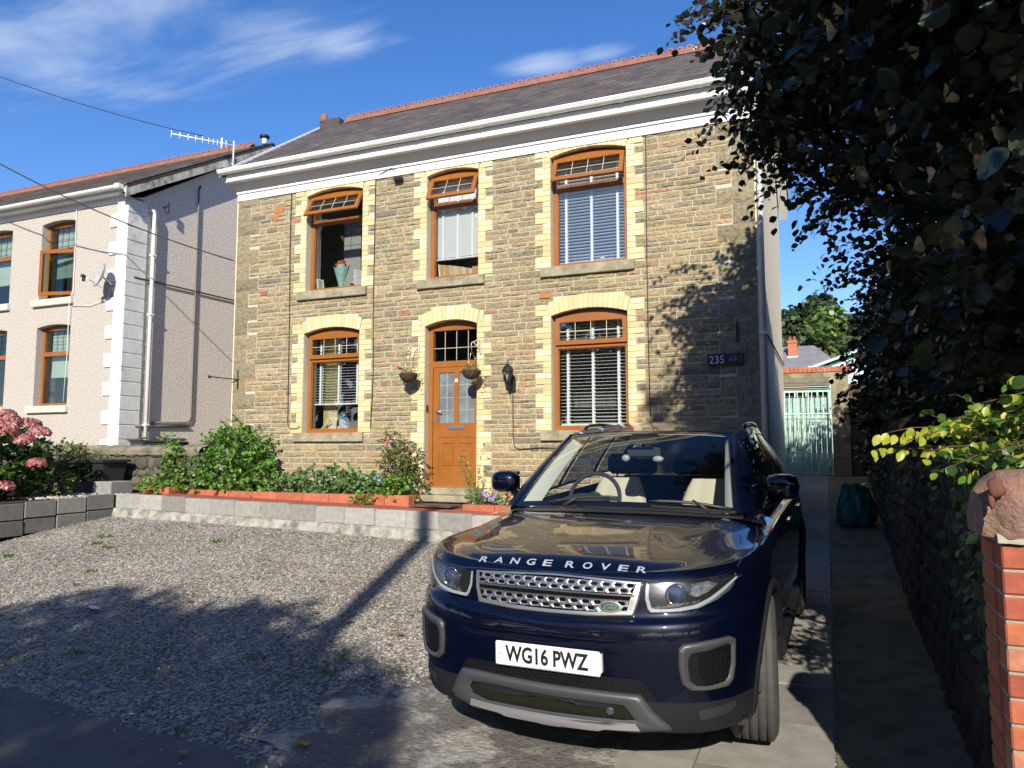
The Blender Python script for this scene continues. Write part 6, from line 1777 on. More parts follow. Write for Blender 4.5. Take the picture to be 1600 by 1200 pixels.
# wheels
def wheel(sg, ax, steer):
    w_ = .118; r_ = .372
    e_t = MB(); pr = [(.255, -w_+.012), (.29, -w_-.004), (.335, -w_+.002), (.360, -w_+.018)]
    xs_ = [-.095, -.066, -.060, -.030, -.024, .024, .030, .060, .066, .095]
    for i, x in enumerate(xs_):
        g_ = .365 if i in (1, 2) else 0
    tread = [(.372, -.094), (.3735, -.066), (.362, -.064), (.362, -.058), (.374, -.056), (.374, -.026), (.362, -.024), (.362, -.018), (.3745, -.016), (.3745, .016), (.362, .018), (.362, .024), (.374, .026), (.374, .056), (.362, .058), (.362, .064), (.3735, .066), (.372, .094)]
    pr += tread+[(.360, w_-.018), (.335, w_-.002), (.29, w_+.004), (.255, w_-.012)]
    Mx = Matrix.Translation((sg*.812, ax, .372)) @ Matrix.Rotation(steer, 4, 'Z')
    e_t.lathe(pr, (0, 0, 0), 64, axis='x', smooth=True)
    # flatten the contact
    vv = []
    for v in e_t.v:
        p = Vector(v); z = max(p.z, -.362); vv.append(tuple(Mx @ Vector((p.x*(1.03 if z == -.362 else 1), p.y, z))))
    e_t.v = vv
    wroot = cb(e_t, 'wheel', M['tyre'])
    rim = MB(); rim.lathe([(.250, -.10), (.258, -.105), (.258, .105), (.250, .10), (.235, .09), (.225, -.05), (.22, -.09), (.250, -.10)], (0, 0, 0), 40, axis='x')
    for k in range(5):
        a = 2*math.pi*k/5
        for da in (-.16, .16):
            a0, a1 = a+da*.4, a+da*1.6
            p0 = Vector((sg*.075, .05*math.cos(a0), .05*math.sin(a0))); p1 = Vector((sg*.088, .245*math.cos(a1), .245*math.sin(a1)))
            rim.tube([p0, p0.lerp(p1, .5)+Vector((sg*.008, 0, 0)), p1], [.024, .017, .015], 6)
    rim.lathe([(0, sg*.10), (.03, sg*.10), (.055, sg*.085), (.07, sg*.06), (.08, sg*.03)], (0, 0, 0), 20, axis='x')
    rim.v = [tuple(Mx @ Vector(v)) for v in rim.v]; cb(rim, 'rim', mat('alloy', (.35, .35, .36), rough=.35, metal=.7) if 'alloy' not in M else M['alloy'], wroot)
    dk = MB(); dk.lathe([(.0, sg*.0), (.16, sg*.0), (.16, -sg*.03), (0, -sg*.03)], (0, 0, 0), 24, axis='x'); dk.v = [tuple(Mx @ Vector(v)) for v in dk.v]; cb(dk, 'brake_disc', M['satin'], wroot)
for sg in (1, -1): wheel(sg, axles[0], R(6)); wheel(sg, axles[1], 0)

# ---- greenhouse
def wsb(s_): t = abs(s_)/.745; return Vector((s_, 1.13+.15*t**2.2, 1.125-.035*t**2))
def wst(s_): t = abs(s_)/.605; return Vector((s_, 2.00+.07*t**2.2, 1.572-.030*t**2.5))
def wspt(u, v, off=0):   # u -1..1, v 0..1
    a, b = wsb(u*.745), wst(u*.605); p = a.lerp(b, v); p += Vector((0, -.035, .05))*math.sin(math.pi*v)*(1-.4*u*u)*.55
    return p+Vector((0, -.55, .83))*off
mb = MB(); mb.grid([[tuple(wspt(lerp(-.955, .955, i/24), lerp(.035, .96, j/12), .004)) for i in range(25)] for j in range(13)])
cb(mb, 'windscreen', M['carglass'])
# black frit border
mb = MB()
for (u0, u1, v0, v1) in ((-.965, .965, .0, .055), (-.965, .965, .945, .985), (-.97, -.925, .05, .96), (.925, .97, .05, .96)):
    mb.grid([[tuple(wspt(lerp(u0, u1, i/16), lerp(v0, v1, j/8), .007)) for i in range(17)] for j in range(9)])
mb.grid([[tuple(wspt(lerp(-.16, .14, i/6), lerp(.80, .96, j/4), -.004)) for i in range(7)] for j in range(5)])
cb(mb, 'windscreen_border', M['blackgloss'])
# side geometry
def belt(a): return (interp(a, [1.28, 1.7, 2.4, 3.3, 4.0], [.80, .845, .85, .84, .78]), interp(a, [1.28, 1.7, 2.4, 3.3, 4.0], [1.085, 1.095, 1.115, 1.145, 1.175]))
def rail(a): return (interp(a, [2.07, 2.4, 3.0, 3.6, 4.0], [.61, .635, .645, .62, .58]), interp(a, [2.07, 2.3, 2.7, 3.2, 3.7, 4.0], [1.545, 1.575, 1.59, 1.565, 1.50, 1.44]))
NA = 28
def sidept(t, v):      # t 0..1 along, v 0 belt .. 1 rail
    ab = lerp(1.30, 4.08, t); ar = lerp(2.07, 3.98, t)
    sb, zb_ = belt(ab); sr, zr_ = rail(ar); p = Vector((lerp(sb, sr, v), lerp(ab, ar, v), lerp(zb_, zr_, v))); p.x += .022*math.sin(math.pi*v); return p
for sg in (1, -1):
    S_ = lambda p: (sg*p.x, p.y, p.z)
    # body coloured / black skin with real window openings between pillars
    def sgrid(t0, t1, v0, v1, off, name, m_, n=10, k=8):
        mb = MB(); mb.grid([[S_(sidept(lerp(t0, t1, i/n), lerp(v0, v1, j/k))+Vector((off, 0, 0))) for i in range(n+1)] for j in range(k+1)]); return cb(mb, name, m_)
    sgrid(0, 1, 0, .05, .002, 'waist_moulding', M['blackgloss'], 20, 2)
    sgrid(0, 1, .90, 1.0, .002, 'roof_side', M['paint'], 20, 2)
    for (a, b) in ((.0, .045), (.385, .42), (.70, .735)): sgrid(a, b, .05, .9, .001, 'pillar', M['blackgloss'] if a else M['paint'], 2, 8)
    sgrid(.93, 1.0, .05, .9, .001, 'pillar', M['paint'], 3, 8)
    sgrid(.045, .385, .05, .90, -.006, 'side_window', M['carglass'] if sg < 0 else M['tint']); sgrid(.42, .70, .05, .90, -.006, 'side_window', M['tint']); sgrid(.735, .93, .05, .90, -.006, 'side_window', M['tint'])
    # A pillar strip from screen edge to side glass
    mb = MB(); R_ = []
    for j in range(13):
        v = j/12; p = wspt(.955, v, .006); q_ = sidept(0.0, v); R_.append([S_(p+Vector((0, .0, .002))), S_(p.lerp(q_, .35)+Vector((.010, -.012, .010))), S_(p.lerp(q_, .75)+Vector((.012, -.006, .006))), S_(q_+Vector((.003, 0, 0)))])
    mb.grid(R_); cb(mb, 'a_pillar', M['paint'])
    # pale inner pillar trim seen through the screen
    mb = MB(); R_ = []
    for j in range(13):
        v = lerp(.03, .97, j/12); p = wspt(.94, v, -.012); R_.append([S_(p), S_(p+Vector((-.028-.020*(1-v), .045, -.012))), S_(p+Vector((-.050-.03*(1-v), .10, -.03)))])
    mb.grid(R_); cb(mb, 'inner_pillar_trim', M['pale'])
    # cowl filler between bonnet and screen corner
    mb = MB(); mb.grid([[S_(Vector((lerp(.60, .885, i/6), lerp(1.20, 1.50, j/5), lerp(hoodz(1.22, .6)-.004, 1.085, smooth(j/5))-.035*(i/6)**2))) for i in range(7)] for j in range(6)]); cb(mb, 'wing_corner', M['paint'])
# roof
mb = MB(); R_ = []
for i in range(21):
    t = i/20; row = []
    for j in range(-10, 11):
        u = j/10
        if True:
            ar = lerp(2.07, 3.98, t); sr, zr_ = rail(ar)
            a0 = wst(u*.605).y; a_ = lerp(a0, 3.98+.05*(1-u*u), t)
            zc_ = interp(a_, [2.0, 2.3, 2.7, 3.2, 3.7, 4.03], [1.575, 1.614, 1.637, 1.625, 1.575, 1.52])
            row.append((u*sr, a_, lerp(zc_, zr_, abs(u)**2.8)))
    R_.append(row)
mb.grid(R_); cb(mb, 'roof', M['paint'])
mb = MB(); mb.grid([[(p[0], p[1], p[2]-.03) for p in r_] for r_ in R_]); cb(mb, 'headlining', M['pale'])
for sg in (1, -1):
    pts = [(sg*.615, 2.42, 1.57), (sg*.615, 2.47, 1.600), (sg*.617, 2.56, 1.613), (sg*.617, 2.85, 1.618), (sg*.60, 3.3, 1.60), (sg*.575, 3.7, 1.54), (sg*.57, 3.78, 1.50)]
    mb = MB(); mb.tube(pts, .013, 8); cb(mb, 'roof_rail', M['blackgloss'])
# tail
mb = MB(); mb.grid([[(u*lerp(.78, .58, v), lerp(4.20, 3.99, v)+.05*(1-u*u), lerp(1.10, 1.50, v)) for u in [j/8 for j in range(-8, 9)]] for v in (0, .2, .4, .6, .8, 1)]); cb(mb, 'rear_window', M['tint'])
mb = MB(); mb.grid([[(u*.56, lerp(3.98, 4.2, v), lerp(1.535, 1.50, v)) for u in [j/8 for j in range(-8, 9)]] for v in (0, .5, 1)]); mb.grid([[(u*.56, lerp(3.98, 4.2, v), lerp(1.515, 1.49, v)) for u in [j/8 for j in range(-8, 9)]] for v in (0, .5, 1)]); cb(mb, 'spoiler', M['paint'])
for sg in (1, -1):
    mb = MB(); mb.box(sg*.70, sg*.88, 4.02, 4.26, .93, 1.06, bev=.03); cb(mb, 'tail_lamp', mat('red_lens', (.35, .01, .01), rough=.15, coat=.5))
# cowl panel and wipers
mb = MB(); mb.grid([[(u*.74, lerp(1.08, 1.16, v)+.15*abs(u)**2.2, lerp(1.103, 1.112, v)-.03*u*u) for u in [j/12 for j in range(-12, 13)]] for v in (0, .5, 1)]); cb(mb, 'cowl', M['rubber'])
for (u0, v0, u1, v1, w0) in ((-.60, .02, .02, .075, 0), (.90, .02, .28, .05, 0)):
    mb = MB(); P = [wspt(lerp(u0, u1, t), lerp(v0, v1, t)+.02*math.sin(math.pi*t), .024) for t in [i/8 for i in range(9)]]; mb.tube(P, [.010]*8+[.005], 6)
    q_ = wspt(lerp(u0, u1, .45), lerp(v0, v1, .45)+.03, .035); b_ = wspt(lerp(u0, u1, .05)+.3*(1 if u0 < 0 else -1)*.4, .0, .012); mb.tube([b_, q_], [.014, .008], 6)
    cb(mb, 'wiper', M['rubber'])
mb = MB(); P = [wspt(lerp(.30, .94, t), .03-.01*t, .012) for t in (0, .5, 1)]; mb.grid([[tuple(p), tuple(p+Vector((0, -.04, -.012)))] for p in P]); cb(mb, 'cowl_grille', M['rubber'])

# mirrors
for sg in (1, -1):
    mb = MB(); R_ = []
    for i in range(13):
        t = i/12; x = lerp(.84, 1.035, t)
        k = interp(t, [0, .08, .3, .7, .9, .97, 1], [.55, .82, 1.0, 1.0, .84, .62, .0])
        cz_ = 1.235-.004*t; row = []
        for j in range(20):
            a = 2*math.pi*j/20; ca_, sa_ = math.cos(a), math.sin(a)
            row.append((sg*x, 1.60+.085*k*(abs(ca_)**.8)*(1 if ca_ > 0 else -1)*(1 if ca_ < 0 else .55), cz_+.078*k*(abs(sa_)**.75)*(1 if sa_ > 0 else -1)))
        row.append(row[0]); R_.append(row)
    mb.grid(R_); mo_ = cb(mb, 'door_mirror', M['paint'])
    mb = MB(); mb.tube([(sg*.80, 1.56, 1.10), (sg*.84, 1.58, 1.13), (sg*.88, 1.60, 1.165)], [.03, .026, .03], 8); cb(mb, 'mirror_arm', M['blackgloss'], mo_)
    mb = MB(); mb.grid([[(sg*lerp(.85, 1.02, i/4), 1.652, lerp(1.17, 1.30, j/3)) for i in range(5)] for j in range(4)]); cb(mb, 'mirror_glass', M['chrome'], mo_)
    # door handles and side vent
    for a in (2.35, 3.25):
        hit, nn, _, _ = TREE.ray_cast(Vector((sg*2, a, .93)), Vector((-sg, 0, 0)))
        if hit is not None: mb = MB(); mb.box(hit.x-.012, hit.x+.03*sg if sg > 0 else hit.x+.012, a-.10, a+.10, .915, .945, bev=.01); cb(mb, 'door_handle', M['paint'])

# cabin
mb = MB(); mb.grid([[(u*.74, lerp(1.20, 1.78, v)+.08*u*u*(1-v), lerp(1.085, 1.075, v)-.0*v-(.10 if v > .95 else 0)+.035*math.exp(-((u*.74+.36)/.22)**2)*math.sin(math.pi*min(1, v*1.05))) for u in [j/16 for j in range(-16, 17)]] for v in (0, .2, .4, .6, .8, .97, 1)])
mb.box(-.80, .80, 1.3, 1.75, .5, .97); cb(mb, 'dashboard', M['trim'])
mb = MB(); mb.ball((-.36, 1.66, 1.10), (.17, .14, .055), 16, 8); cb(mb, 'instrument_hood', M['trim'])
mb = MB(); c = Vector((-.36, 1.86, 1.10)); Mx = Matrix.Rotation(R(68), 4, 'X')
mb.tube([c+(Mx @ Vector((.185*math.cos(t), .185*math.sin(t), 0))) for t in [2*math.pi*k/32 for k in range(32)]], .015, 8, closed=True)
mb.tube([c+(Mx @ Vector((-.18, 0, 0))), c+(Mx @ Vector((.18, 0, 0)))], .016, 6); mb.ball(tuple(c), (.06, .03, .05), 10, 6); cb(mb, 'steering_wheel', M['trim'])
for sx in (-.36, .36):
    mb = MB()
    R_ = []
    for i in range(9):
        t = i/8; z = lerp(.62, 1.20, t); w_ = interp(t, [0, .4, .8, 1], [.24, .25, .21, .15]); y = lerp(2.35, 2.58, t); d_ = .075
        R_.append([(sx+w_*math.cos(a), y+d_*math.sin(a)-(.035 if abs(math.cos(a)) > .7 else 0), z) for a in [2*math.pi*k/20 for k in range(21)]])
    mb.grid(R_); mb.box(sx-.25, sx+.25, 1.90, 2.42, .50, .66, bev=.06); seat = cb(mb, 'front_seat', M['cream'])
    mb = MB(); mb.box(sx-.125, sx+.125, 2.58, 2.66, 1.22, 1.385, bev=.035); mb.tube([(sx-.05, 2.62, 1.15), (sx-.05, 2.62, 1.24)], .007, 6); mb.tube([(sx+.05, 2.62, 1.15), (sx+.05, 2.62, 1.24)], .007, 6); cb(mb, 'headrest', M['trim'], seat)
mb = MB(); mb.box(-.60, .60, 3.30, 3.44, .6, 1.16, bev=.05); rs_o = cb(mb, 'rear_seat', M['trim'])
for sx in (-.38, 0, .38):
    mb = MB(); mb.box(sx-.12, sx+.12, 3.34, 3.42, 1.17, 1.30, bev=.03); cb(mb, 'headrest', M['trim'], rs_o)
mb = MB(); mb.box(-.84, .84, 1.5, 4.1, .28, .40); mb.box(-.82, .82, 3.5, 4.1, .4, .95); cb(mb, 'cabin_floor', M['trim'])
for sg in (1, -1): mb = MB(); mb.box(sg*.80, sg*.815, 1.40, 4.05, .42, 1.08); cb(mb, 'door_card', M['trim'])
mb = MB(); c = wspt(-.01, .83, -.10); mb.box(c.x-.12, c.x+.12, c.y, c.y+.03, c.z-.035, c.z+.035, bev=.012); mb.tube([c+Vector((0, .01, .03)), wspt(-.01, .9, -.01)], .012, 6); cb(mb, 'rear_view_mirror', M['trim'])
mb = MB(); mb.ball(tuple(wspt(-.15, .70, -.08)), (.03, .02, .025), 8, 6); mb.ball(tuple(wspt(.20, .69, -.08)), (.04, .02, .022), 8, 6); cb(mb, 'sensor_pod', mat('grey_pod', (.4, .4, .42), rough=.4))
for sx, su in ((-.05, .02), (.15, -.02)): pass
# ================================================================ foliage
M['beech'] = leafmat('copper_beech_leaves', .22, .30)
M['leafbright'] = leafmat('bright_leaves', .42, .4)
M['bark'] = mat('bark', (.075, .06, .045), rough=.95, vary=.35, vscale=12, bump=1, bscale=20, bdist=.02)
M['twig'] = mat('twig', (.10, .055, .03), rough=.9)
def palette(rs, n, cols, w, jit=.2):
    c = np.array(cols)[rs.choice(len(cols), n, p=np.array(w)/sum(w))]
    return c*rs.uniform(1-jit, 1+jit, (n, 1))
def ell_points(rs, n, E, lo=.55, hi=1.0):
    E = np.array(E); vol = (E[:, 3]*E[:, 4]+E[:, 4]*E[:, 5]+E[:, 3]*E[:, 5]); k = rs.choice(len(E), n, p=vol/vol.sum())
    d = rs.normal(size=(n, 3)); d /= np.linalg.norm(d, axis=1, keepdims=True)
    r = rs.uniform(lo**3, hi**3, n)**(1/3)
    P = E[k, :3]+d*r[:, None]*E[k, 3:6]
    nrm = d/E[k, 3:6]; nrm /= np.linalg.norm(nrm, axis=1, keepdims=True)
    return P, nrm, k
def twig_cloud(name, parent, P, D, rs, nleaf, tl, lsize, cols, w, m_, droop=.25, width=1.0, twig=True, up=.6, jit=.25, bend=.3):
    """P start points, D outward directions; leaves alternate along each twig"""
    n = len(P); D = D+rs.normal(size=(n, 3))*.45; D[:, 2] -= droop*rs.rand(n); D /= np.linalg.norm(D, axis=1, keepdims=True)
    L_ = rs.uniform(tl*.6, tl*1.25, n)
    t = (np.arange(nleaf)+.5)/nleaf
    side = np.where(np.arange(nleaf) % 2 == 0, 1, -1)
    perp = np.cross(D, np.array([0, 0, 1.0])); perp /= (np.linalg.norm(perp, axis=1, keepdims=True)+1e-6)
    br = rs.rand(n); sag = np.zeros((n, nleaf, 3)); sag[:, :, 2] = -(bend*L_[:, None]*t[None]**2)*br[:, None]
    Q = P[:, None, :]+D[:, None, :]*(L_[:, None]*t[None])[:, :, None]+sag
    T = D[:, None, :]*.7+perp[:, None, :]*side[None, :, None]*.8+rs.normal(size=(n, nleaf, 3))*.25
    T[:, :, 2] -= .25
    N_ = np.zeros((n, nleaf, 3)); N_[:, :, 2] = up; N_ += rs.normal(size=(n, nleaf, 3))*.55
    m = n*nleaf; C = palette(rs, m, cols, w, jit)
    S_ = (lsize*rs.uniform(.65, 1.25, m))
    Q = Q.reshape(-1, 3); N_ = N_.reshape(-1, 3); T = T.reshape(-1, 3); near = np.linalg.norm(Q-np.array([0, 0, 1.5]), axis=1) < 4.6; S_ = S_*np.where(near & (lsize > .06), 1.2, 1)
    if near.sum() > 20:
        o = leaf_mesh(name, Q[near], N_[near], T[near], S_[near], C[near], m_, parent, width*1.05, hi=True); near = ~near
        leaf_mesh(name, Q[near], N_[near], T[near], S_[near], C[near], m_, parent, width)
    else: o = leaf_mesh(name, Q, N_, T, S_, C, m_, parent, width)
    if twig:
        k = 3; ts = np.array([0, .5, .97]); A = P[:, None, :]+D[:, None, :]*(L_[:, None]*ts[None])[:, :, None]
        A[:, :, 2] -= (bend*L_[:, None]*ts[None]**2)*br[:, None]
        r = np.array([.0026, .0018, .0009])*(1 if lsize > .04 else .6)
        a = np.arange(3)*2*math.pi/3
        x = perp; y = np.cross(D, perp)
        ring = (x[:, None, None, :]*np.cos(a)[None, None, :, None]+y[:, None, None, :]*np.sin(a)[None, None, :, None])*r[None, :, None, None]
        V = A[:, :, None, :]+ring; V = V.reshape(-1, 3)
        f = []
        for i in range(2):
            for j in range(3): l = (j+1) % 3; f.append([i*3+j, i*3+l, (i+1)*3+l, (i+1)*3+j])
        F = (np.array(f)[None]+(np.arange(n)*9)[:, None, None]).reshape(-1, 4)
        fastmesh('twigs', V, F, M['twig'], parent)
    return o
def limb(mb, a, b, r0, r1, rs, n=6, wob=.06):
    a, b = Vector(a), Vector(b); P = [a]
    for i in range(1, n): P.append(a.lerp(b, i/n)+Vector(rs.normal(size=3))*wob*(b-a).length*.5)
    P.append(b); mb.tube(P, [lerp(r0, r1, i/n) for i in range(n+1)], 8)

# ---- copper beech overhanging the passage
bt = empty('beech_tree', 'dark copper beech with glossy leaves overhanging the side path from the right', 'tree', (1.9, 5.2, 0))
rs = np.random.RandomState(5)
BE = BEECH
P, D, k = ell_points(rs, 5800, BE, .62, 1.0)
# keep the side of the crown the passage and the road look at
def inside(P, E, f=.55):
    r = np.zeros(len(P), bool)
    for e in E: r |= (((P-np.array(e[:3]))/np.array(e[3:6]))**2).sum(1) < f**2
    return r
keep = ~inside(P, BE, .6) & (P[:, 0] < np.array([BE[i][0] for i in k])+.55*np.array([BE[i][3] for i in k]))
keep &= ~((P[:, 2] < 1.35))
# a gap under the near crown where the sun reaches the privet
keep &= ~((P[:, 1] < 4.1) & (P[:, 2] < 2.1+.55*(3.7-P[:, 1])))
# keep twigs out of the camera's own space
keep &= np.hypot(P[:, 0], P[:, 1]) > 1.55
P, D = P[keep], D[keep]
cols = ((.028, .040, .022), (.020, .028, .018), (.045, .022, .020), (.055, .075, .030), (.085, .060, .025))
twig_cloud('crown', bt, P, D, rs, 13, .44, .078, cols, (.44, .26, .09, .20, .01), M['beech'], width=1.0, droop=.35)
# deep inner leaves that close the crown
P, D, k = ell_points(rs, 5200, BE, .25, .82)
keep = (np.hypot(P[:, 0], P[:, 1]) > 2.1) & (P[:, 2] > 1.3) & (P[:, 0] < 2.6) & ~((P[:, 1] < 4.3) & (P[:, 2] < 2.25+.55*(3.7-P[:, 1])))
twig_cloud('inner_crown', bt, P[keep], D[keep], rs, 8, .5, .085, cols[:3], (.5, .35, .15), M['beech'], width=1.15, droop=.1, twig=False)
mb = MB(); limb(mb, (1.9, 5.4, .2), (1.75, 5.3, 3.6), .17, .10, rs)
for (a, b, r) in (((1.85, 5.4, 1.6), (.6, 6.6, 4.6), .06), ((1.85, 5.4, 1.9), (.9, 3.4, 3.9), .06), ((1.8, 5.3, 2.4), (1.2, 7.8, 4.0), .05), ((1.8, 5.3, 3.0), (.1, 5.6, 4.9), .045), ((1.85, 5.4, 1.4), (.95, 2.4, 2.6), .045), ((1.85, 5.4, 1.2), (1.2, 9.5, 2.9), .05), ((1.85, 5.3, 3.2), (1.9, 5.2, 5.3), .06)):
    limb(mb, a, b, r, .015, rs)
mb.build('trunk', M['bark'], bt)
# straggling sprays against the sky and the house front
P = []; D = []
for (x, y, z, dx_, dy_, dz_, n) in SPRAYS:
    for i in range(n): P.append((x+rs.normal()*.16, y+rs.normal()*.2, z+rs.normal()*.13)); D.append((dx_+rs.normal()*.2, dy_+rs.normal()*.2, dz_+rs.normal()*.2))
twig_cloud('sprays', bt, np.array(P), np.array(D), rs, 11, .55, .072, cols, (.44, .26, .12, .16, .02), M['beech'], droop=.3, bend=.5)

# ---- bright privet shrub over the wall by the pillar
pv = empty('privet_shrub', 'yellow green shrub sprays catching the sun above the wall by the pillar', 'shrub', (1.0, 4.0, .6))
rs = np.random.RandomState(12)
A_ = []; 
pc = ((.36, .40, .035), (.22, .34, .04), (.12, .26, .03), (.48, .46, .07))
def spray(a, b, n, sag, lsize, wts, name='spray', m_=None):
    a, b = np.array(a, float), np.array(b, float); t = np.linspace(0, 1, n)
    Q = a[None]+(b-a)[None]*t[:, None]; Q[:, 2] += sag*4*t*(1-t)*.25-abs(sag)*t**2*.6
    Q += rs.normal(size=Q.shape)*.008
    d = (b-a)/np.linalg.norm(b-a); pp = np.cross(d, [0, 0, 1.0])
    side = np.where(np.arange(n) % 2 == 0, 1, -1)
    T = d[None]*.4+pp[None]*side[:, None]*.45+np.array([0, 0, -.75])[None]+rs.normal(size=(n, 3))*.22
    N_ = np.tile(np.array([.15, -.9, .45]), (n, 1))+rs.normal(size=(n, 3))*.45
    C = palette(rs, n, pc, wts, .15)
    mb = MB(); mb.tube([tuple(q) for q in Q[::3]], .0025, 5); mb.build('stem', M['twig'], pv)
    return Q, N_, T, C, np.full(n, lsize)*rs.uniform(.75, 1.2, n)
parts = []
for (a, b, n, sag, s, wts) in PRIVET: parts.append(spray(a, b, n, sag, s, wts))
Q = np.concatenate([p[0] for p in parts]); N_ = np.concatenate([p[1] for p in parts]); T = np.concatenate([p[2] for p in parts]); C = np.concatenate([p[3] for p in parts]); S_ = np.concatenate([p[4] for p in parts])
leaf_mesh('leaves', Q, N_, T, S_*.88, C, M['leafbright'], pv, .86, hi=True)
P, D, k = ell_points(rs, 110, [(.90, 3.4, 1.52, .36, .6, .22)], .6, 1)
twig_cloud('inner_leaves', pv, P, D, rs, 9, .22, .045, ((.06, .12, .025), (.10, .2, .03), (.2, .28, .04)), (.5, .35, .15), M['leafbright'], width=1.2)
# ivy on the wall face
iv = empty('ivy', 'small dark ivy trailing down the right hand wall behind the pillar', 'climbing plant', (.56, 3.2, .8))
n = 700; y = np.concatenate([rs.uniform(3.0, 3.9, 260), rs.uniform(3.0, 13, 440)]); z = .55+rs.rand(n)**.6*.95+np.maximum(0, y-6)*.04
P = np.stack([.565-rs.rand(n)*.06, y, z], 1)
N_ = np.tile([-.9, -.3, .3], (n, 1))+rs.normal(size=(n, 3))*.4; T = rs.normal(size=(n, 3))+[0, 0, -.6]
leaf_mesh('leaves', P, N_, T, rs.uniform(.025, .055, n), palette(rs, n, ((.03, .06, .02), (.06, .10, .03), (.02, .035, .015)), (.5, .2, .3)), M['leafc'], iv, 1.6)

# ---- garden plants in front of the house
def bush(name, label, cat, loc, E, n, nleaf, tl, ls, cols, w, seed, group=None, width=1.0, up=.5, stems=None, extra=None, mat_='leafc', droop=.1, inner=.0, lo=.35):
    e = empty(name, label, cat, loc, group); rs = np.random.RandomState(seed)
    P, D, k = ell_points(rs, n, E, lo, .95)
    g = P[:, 2] > loc[2]-.02; P, D = P[g], D[g]
    P[:, 1] = np.minimum(P[:, 1], FY-.03) if loc[1] < FY else P[:, 1]
    twig_cloud('foliage', e, P, D, rs, nleaf, tl, ls, cols, w, M[mat_], droop=droop, width=width, up=up, twig=True)
    mb = MB()
    for i in range(stems or 8):
        j = rs.randint(len(E)); b = np.array(E[j][:3])+rs.normal(size=3)*np.array(E[j][3:6])*.45; b[1] = min(b[1], FY-.05) if loc[1] < FY else b[1]
        limb(mb, (loc[0]+rs.normal()*.06, loc[1]+rs.normal()*.04, loc[2]), b, .009, .003, rs, 4)
    mb.build('stems', M['twig'], e)
    return e, rs
gr = ((.11, .25, .035), (.16, .33, .045), (.06, .14, .03), (.22, .38, .07))
bush('leafy_shrub', 'large dense bright green shrub at the left corner of the stone house', 'shrub', (-8.35, 8.9, .8), [(-8.35, 8.92, 1.35, .62, .33, .52), (-8.6, 8.85, 1.1, .5, .3, .34), (-8.0, 8.9, 1.15, .42, .3, .4), (-8.45, 8.95, 1.75, .25, .2, .22)], 520, 9, .17, .055, gr, (.42, .26, .22, .1), 1, width=1.1)
bush('leafy_shrub', 'smaller upright green shrub left of the large shrub by the old stone wall', 'shrub', (-9.25, 8.75, .8), [(-9.3, 8.75, 1.2, .26, .22, .42), (-9.1, 8.7, .98, .3, .2, .2)], 170, 9, .15, .052, gr, (.4, .3, .2, .1), 2, width=1.1)
bush('low_plant', 'low clump of green leaves at the left end of the red bed', 'plant', (-9.5, 8.5, .82), [(-9.55, 8.5, .92, .25, .14, .12)], 50, 7, .10, .05, gr, (.4, .3, .1, .2), 3)
lowg = ((.12, .24, .07), (.17, .31, .09), (.26, .34, .2), (.07, .14, .04))
for i, (x, h, w_, lab) in enumerate(((-7.35, .22, .26, 'low green clump nearest the large shrub in the red bed'), (-6.95, .30, .26, 'grey green clump with orange tipped leaves in the red bed'), (-6.55, .34, .26, 'taller grey green geranium clump under the left window sill'), (-6.18, .30, .26, 'bright green clump right of the sill middle in the red bed'), (-5.86, .22, .22, 'low green clump beside the blue ornament in the red bed'))):
    bush('geranium_clump', lab, 'plant', (x, 8.93, .82), [(x, 8.93, .86+h*.5, w_, .20, h*.62)], 120, 8, .11, .042, lowg, (.34, .3, .18, .18), 10+i, 'geranium clumps along the red bed', width=1.35, up=.8)
e, rs = bush('rose_bush', 'rose bush with reddish shoots climbing left of the orange door', 'shrub', (-5.42, 8.95, .85), [(-5.5, 8.98, 1.18, .26, .18, .36), (-5.28, 8.95, .98, .26, .2, .2), (-5.62, 9.0, 1.55, .12, .1, .18), (-5.35, 8.98, 1.38, .15, .1, .22)], 300, 8, .12, .034, ((.10, .16, .04), (.16, .24, .06), (.24, .14, .06), (.06, .1, .03)), (.35, .3, .17, .18), 21, width=1.2)
mb = MB(); rr = random.Random(2)
for i in range(16):
    c = rr.choice(((-5.66, 8.94, 1.66), (-5.72, 8.95, 1.5), (-5.60, 8.9, 1.62), (-5.78, 8.95, 1.30)))
    mb.ball((c[0]+rr.uniform(-.05, .05), c[1]+rr.uniform(-.04, .03), c[2]+rr.uniform(-.05, .05)), (.016, .014, .014), 7, 4, None, .2, rr)
mb.build('rosebuds', mat('faded_rose', (.45, .08, .06), rough=.7), e)
bush('geranium_clump', 'bright green leafy clump at the foot of the rose bush', 'plant', (-5.45, 8.78, .84), [(-5.42, 8.76, .95, .26, .12, .14)], 90, 8, .10, .042, gr, (.3, .4, .1, .2), 22, width=1.35, up=.8)
bush('trailing_weed', 'small weed rooted on the red kerb in front of the bed', 'plant', (-5.78, 8.50, .78), [(-5.78, 8.50, .82, .16, .08, .06)], 26, 7, .08, .035, gr, (.2, .5, .1, .2), 23)
bush('trailing_weed', 'small fresh weed on the red paving by the left end of the kerb', 'plant', (-9.35, 8.3, .80), [(-9.35, 8.25, .83, .22, .10, .05)], 26, 7, .09, .04, gr, (.1, .6, .0, .3), 24)
bush('trailing_weed', 'tiny weed between the doorstep and the rose bush', 'plant', (-5.12, 8.75, .80), [(-5.12, 8.75, .86, .06, .05, .05)], 10, 6, .07, .035, gr, (.1, .6, .0, .3), 25)
